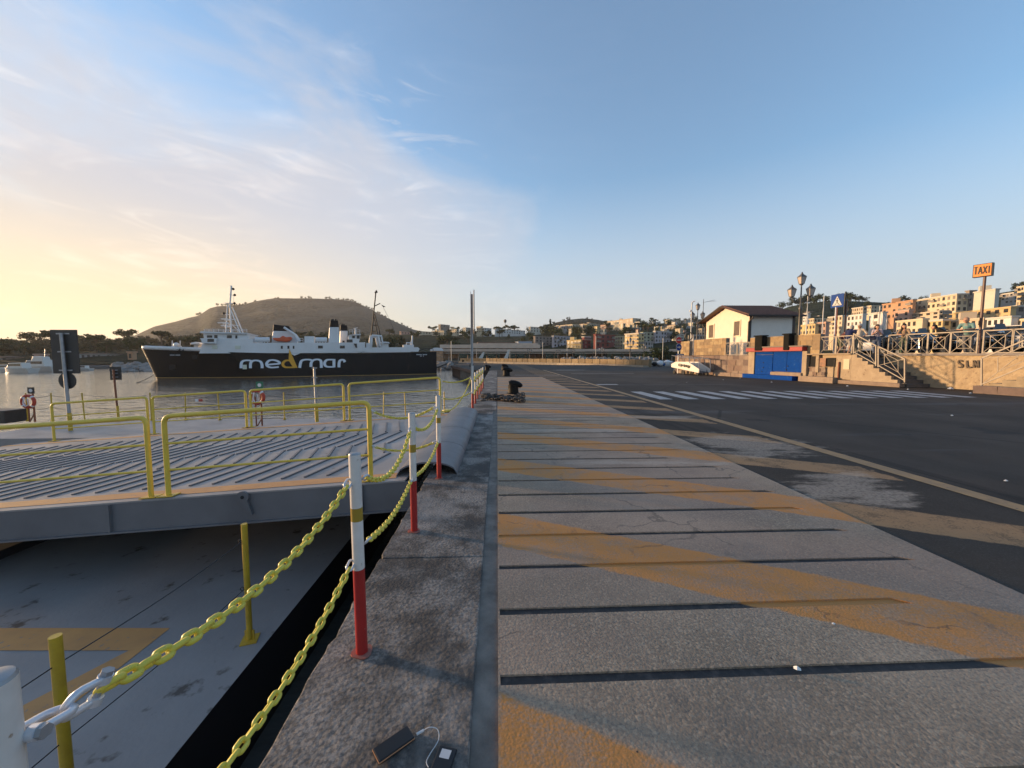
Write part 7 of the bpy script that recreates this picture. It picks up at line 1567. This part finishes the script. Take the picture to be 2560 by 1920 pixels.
person(on_plat(2146, -1.0), rd+R(20), 'man in cream polo shirt and white cap standing at the stair head', ('cream', (.60, .50, .38)), ('khaki', (.22, .20, .15)), ('greyhair', (.35, .33, .31)), H=1.75, cap=('capwhite', (.62, .56, .48)), sleeves=True, arms='hip', headturn=-.2)
person(on_plat(2190, -1.4), rd+R(35), 'long-haired woman in pale blouse with a dark shoulder bag behind the stairs', ('lilac', (.45, .38, .42)), ('denim', (.10, .13, .20)), ('darkhair', (.02, .014, .012)), H=1.68, female=True, hair_len=.32, bag=('bagnavy', (.02, .025, .06)), arms='phone', headturn=.5)
person(on_plat(2258, OB-.42), rd+R(28), 'woman with long black hair in a patterned top leaning on the railing', ('pattern', (.34, .24, .15)), ('greenskirt', (.14, .19, .13)), ('blackhair', (.015, .012, .012)), lean=.35, H=1.68, female=True, hair_len=.26, arms='rail', headturn=.4)
person(on_plat(2366, OB-1.4), rd+R(-60), 'person all in black bending over a scooter behind the railing', ('black', (.008, .008, .009)), ('charcoal', (.03, .03, .035)), ('blackhair', (.015, .012, .012)), lean=.75, H=1.75, arms='down', sleeves='long')
person(on_plat(2418, OB-.45), rd+R(12), 'stout bald man in a teal polo leaning his forearms on the railing', ('teal', (.16, .30, .30)), ('greytrs', (.14, .14, .15)), ('baldskin', (.42, .25, .17)), lean=.5, H=1.82, arms='rail')
person(on_plat(2018, -9), rd+R(90), 'dark-haired person far behind the parapet beside the lamp post', ('blackt', (.02, .02, .022)), ('charcoal', (.03, .03, .035)), ('blackhair', (.015, .012, .012)), H=1.72)
person(on_plat(2036, -10), rd+R(60), 'person in a white shirt far behind the parapet next to the masts', ('whiteshirt', (.6, .56, .5)), ('charcoal', (.03, .03, .035)), ('blackhair', (.015, .012, .012)), H=1.68)
# scooters
tyre_m = mat('tyre', (.012, .012, .013), .8); chrome = mat('chrome', (.5, .5, .5), .2, .9)
def scooter(px, off, ang, label, col):
    L0 = on_plat(px, off); o = thing('scooter', label, 'scooter', L0, 'parked scooters'); M = Matrix.Translation(L0) @ Matrix.Rotation(rd+ang, 4, 'Z'); T = lambda x, y, z: M @ Vector((x, y, z))
    m_ = mat('scooter_'+label.split()[0], col, .25, coat=.5)
    for y in (-.62, .62):
        mb = MB(); mb.tube([T(0, y+.19*math.cos(t*math.pi/10), .24+.19*math.sin(t*math.pi/10)) for t in range(20)], .055, 8, close=True); w_ = mb.build('wheel', tyre_m, o, smooth=60); mb = MB(); mb.cyl(T(-.03, y, .24), T(.03, y, .24), .15, n=14); mb.build('rim', chrome, w_)
    mb = MB(); mb.slab([T(-.17, y, z) for y, z in ((-.85, .62), (-.8, .42), (-.35, .3), (-.2, .34), (-.12, .62), (-.3, .72), (-.75, .74))], (M.to_3x3() @ Vector((.34, 0, 0)))); mb.build('rear_body', m_, o, bevel=.05)
    mb = MB(); mb.slab([T(-.15, y, z) for y, z in ((-.25, .26), (.38, .24), (.40, .31), (-.25, .33))], (M.to_3x3() @ Vector((.3, 0, 0)))); mb.build('floor_board', sign_black, o)
    mb = MB(); mb.slab([T(-.2, y, z) for y, z in ((.36, .28), (.46, .30), (.38, .98), (.29, .98))], (M.to_3x3() @ Vector((.4, 0, 0)))); mb.build('leg_shield', m_, o, bevel=.04)
    mb = MB(); mb.slab([T(-.14, y, z) for y, z in ((-.78, .74), (-.15, .73), (-.12, .8), (-.5, .86), (-.8, .84))], (M.to_3x3() @ Vector((.28, 0, 0)))); mb.build('seat', black_m, o, bevel=.04)
    mb = MB(); mb.tube([T(-.34, .26, 1.04), T(-.2, .34, 1.06), T(.2, .34, 1.06), T(.34, .26, 1.04)], .022, 7); mb.cyl(T(0, .40, .95), T(0, .62, .24), .035, n=8); mb.build('handlebar', sign_black, o); mb = MB(); mb.ball(T(0, .40, 1.02), .12); mb.build('headlamp', chrome, o, smooth=60)
    mb = MB(); mb.slab([T(-.24, .40, 1.08), T(.24, .40, 1.08), T(.17, .30, 1.45), T(-.17, .30, 1.45)], (M.to_3x3() @ Vector((0, .008, 0)))); mb.build('windshield', mat('smoke_screen', (.10, .11, .12), .1), o)
    for s_ in (-1, 1): mb = MB(); mb.cyl(T(s_*.2, .34, 1.05), T(s_*.3, .33, 1.2), .008, n=5); mb.ball(T(s_*.3, .33, 1.22), .05); mb.build('mirror', sign_black, o)
for a in ((2205, -2.6, R(60), 'black scooter parked behind the long-haired woman at the stair head', (.012, .012, .013)), (2243, OB-1.7, R(50), 'graphite scooter parked behind the leaning woman', (.03, .032, .036)), (2290, OB-1.5, R(70), 'dark scooter parked next to the leaning woman, behind the crossed railing', (.015, .015, .018)), (2335, OB-1.5, R(65), 'charcoal scooter between the dark one and the person in black', (.02, .02, .022)),
          (2395, OB-1.7, R(75), 'matt black scooter beside the man in teal', (.012, .011, .011)), (2480, OB-1.6, R(60), 'greenish-black scooter right of the taxi pole', (.016, .02, .014)), (2540, OB-1.5, R(70), 'silver-trimmed scooter at the top of the second stairs', (.10, .10, .10))): scooter(*a)
# cars
def car(loc, rz, label, col, scale=1.):
    o = thing('parked_car', label, 'car', loc, 'cars parked on the platform'); M = Matrix.Translation(loc) @ Matrix.Rotation(rz, 4, 'Z') @ Matrix.Scale(scale, 4); T = lambda x, y, z: M @ Vector((x, y, z))
    m_ = mat('car_'+label.split()[0], col, .25, coat=.6)
    prof = [(-2.05, .32), (-2.1, .62), (-2.0, .92), (-1.2, 1.0), (1.1, .98), (1.9, .84), (2.1, .6), (2.08, .32)]
    W_ = .84
    mb = MB(); mb.slab([T(-W_, y, z) for y, z in prof], M.to_3x3() @ Vector((2*W_, 0, 0))); mb.build('body', m_, o, bevel=.07)
    mb = MB(); b_ = [(-1.75, .95), (1.05, .97), (.30, 1.48), (-1.25, 1.50)]; c_ = [T(sx*(W_-.06 if z < 1.2 else W_-.2), y, z) for sx in (-1, 1) for y, z in b_]; mb.add(c_, [(0, 1, 2, 3), (7, 6, 5, 4), (0, 4, 5, 1), (1, 5, 6, 2), (2, 6, 7, 3), (3, 7, 4, 0)]); mb.build('glasshouse', glass_m, o, bevel=.03)
    mb = MB(); mb.slab([T(-W_+.19, y, z) for y, z in ((-1.27, 1.495), (.30, 1.478), (.2, 1.53), (-1.1, 1.545))], M.to_3x3() @ Vector((2*W_-.38, 0, 0))); mb.build('roof', m_, o, bevel=.02)
    for sx in (-1, 1):
        for y in (-1.3, 1.3):
            mb = MB(); mb.cyl(T(sx*W_-sx*.2, y, .32), T(sx*W_+sx*.01, y, .32), .32*scale, n=18); w_ = mb.build('wheel', tyre_m, o, smooth=50); mb = MB(); mb.cyl(T(sx*W_, y, .32), T(sx*W_+sx*.015, y, .32), .19*scale, n=12); mb.build('rim', chrome, w_)
        mb = MB(); mb.box(T(sx*.6, 2.02, .66), (.35*scale, .12*scale, .14*scale), rz); mb.build('headlight', lamp_g, o); mb = MB(); mb.box(T(sx*(W_+.1), .75, 1.02), (.2*scale, .1*scale, .14*scale), rz); mb.build('mirror', m_, o)
        for yy in (-.5, ): mb = MB(); mb.bar(T(sx*(W_-.07), yy, .98), T(sx*(W_-.19), yy, 1.47), .07, .03); mb.build('pillar', m_, o)
q = on_plat(2285, OB-6.5); car(q, rd+R(80), 'blue-grey hatchback parked on the platform behind the leaning woman', (.16, .20, .26))
q = on_plat(2205, OB-9); car(q, rd+R(100), 'white hatchback parked on the platform behind the long-haired woman', (.6, .58, .55))
q = on_plat(2560, OB-5.5); car(q, rd+R(85), 'silver hatchback parked on the platform behind the second stairs', (.32, .32, .33))
q = on_plat(2440, OB-7); car(q, rd+R(95), 'black hatchback parked on the platform behind the taxi pole', (.015, .015, .016))
# ---------------------------------------------------------------- evening haze
hz = bpy.data.materials.new('haze'); hz.use_nodes = True; nt = hz.node_tree
for n in list(nt.nodes):
    if n.type != 'OUTPUT_MATERIAL': nt.nodes.remove(n)
pv = nt.nodes.new('ShaderNodeVolumePrincipled'); pv.inputs['Color'].default_value = (.95, .93, .90, 1); pv.inputs['Density'].default_value = HAZE; pv.inputs['Anisotropy'].default_value = .3
nt.links.new(pv.outputs[0], [n for n in nt.nodes if n.type == 'OUTPUT_MATERIAL'][0].inputs['Volume'])
mb = MB(); mb.box((0, 1800, 135), (8200, 5000, 285)); mb.v = [Vector((q.x, q.y, ZW-1.5 if q.z < 100 else 300)) for q in mb.v]
mb.build('haze', hz, kind='stuff', org=(0, 0, 0), label='thin evening haze over the harbour')
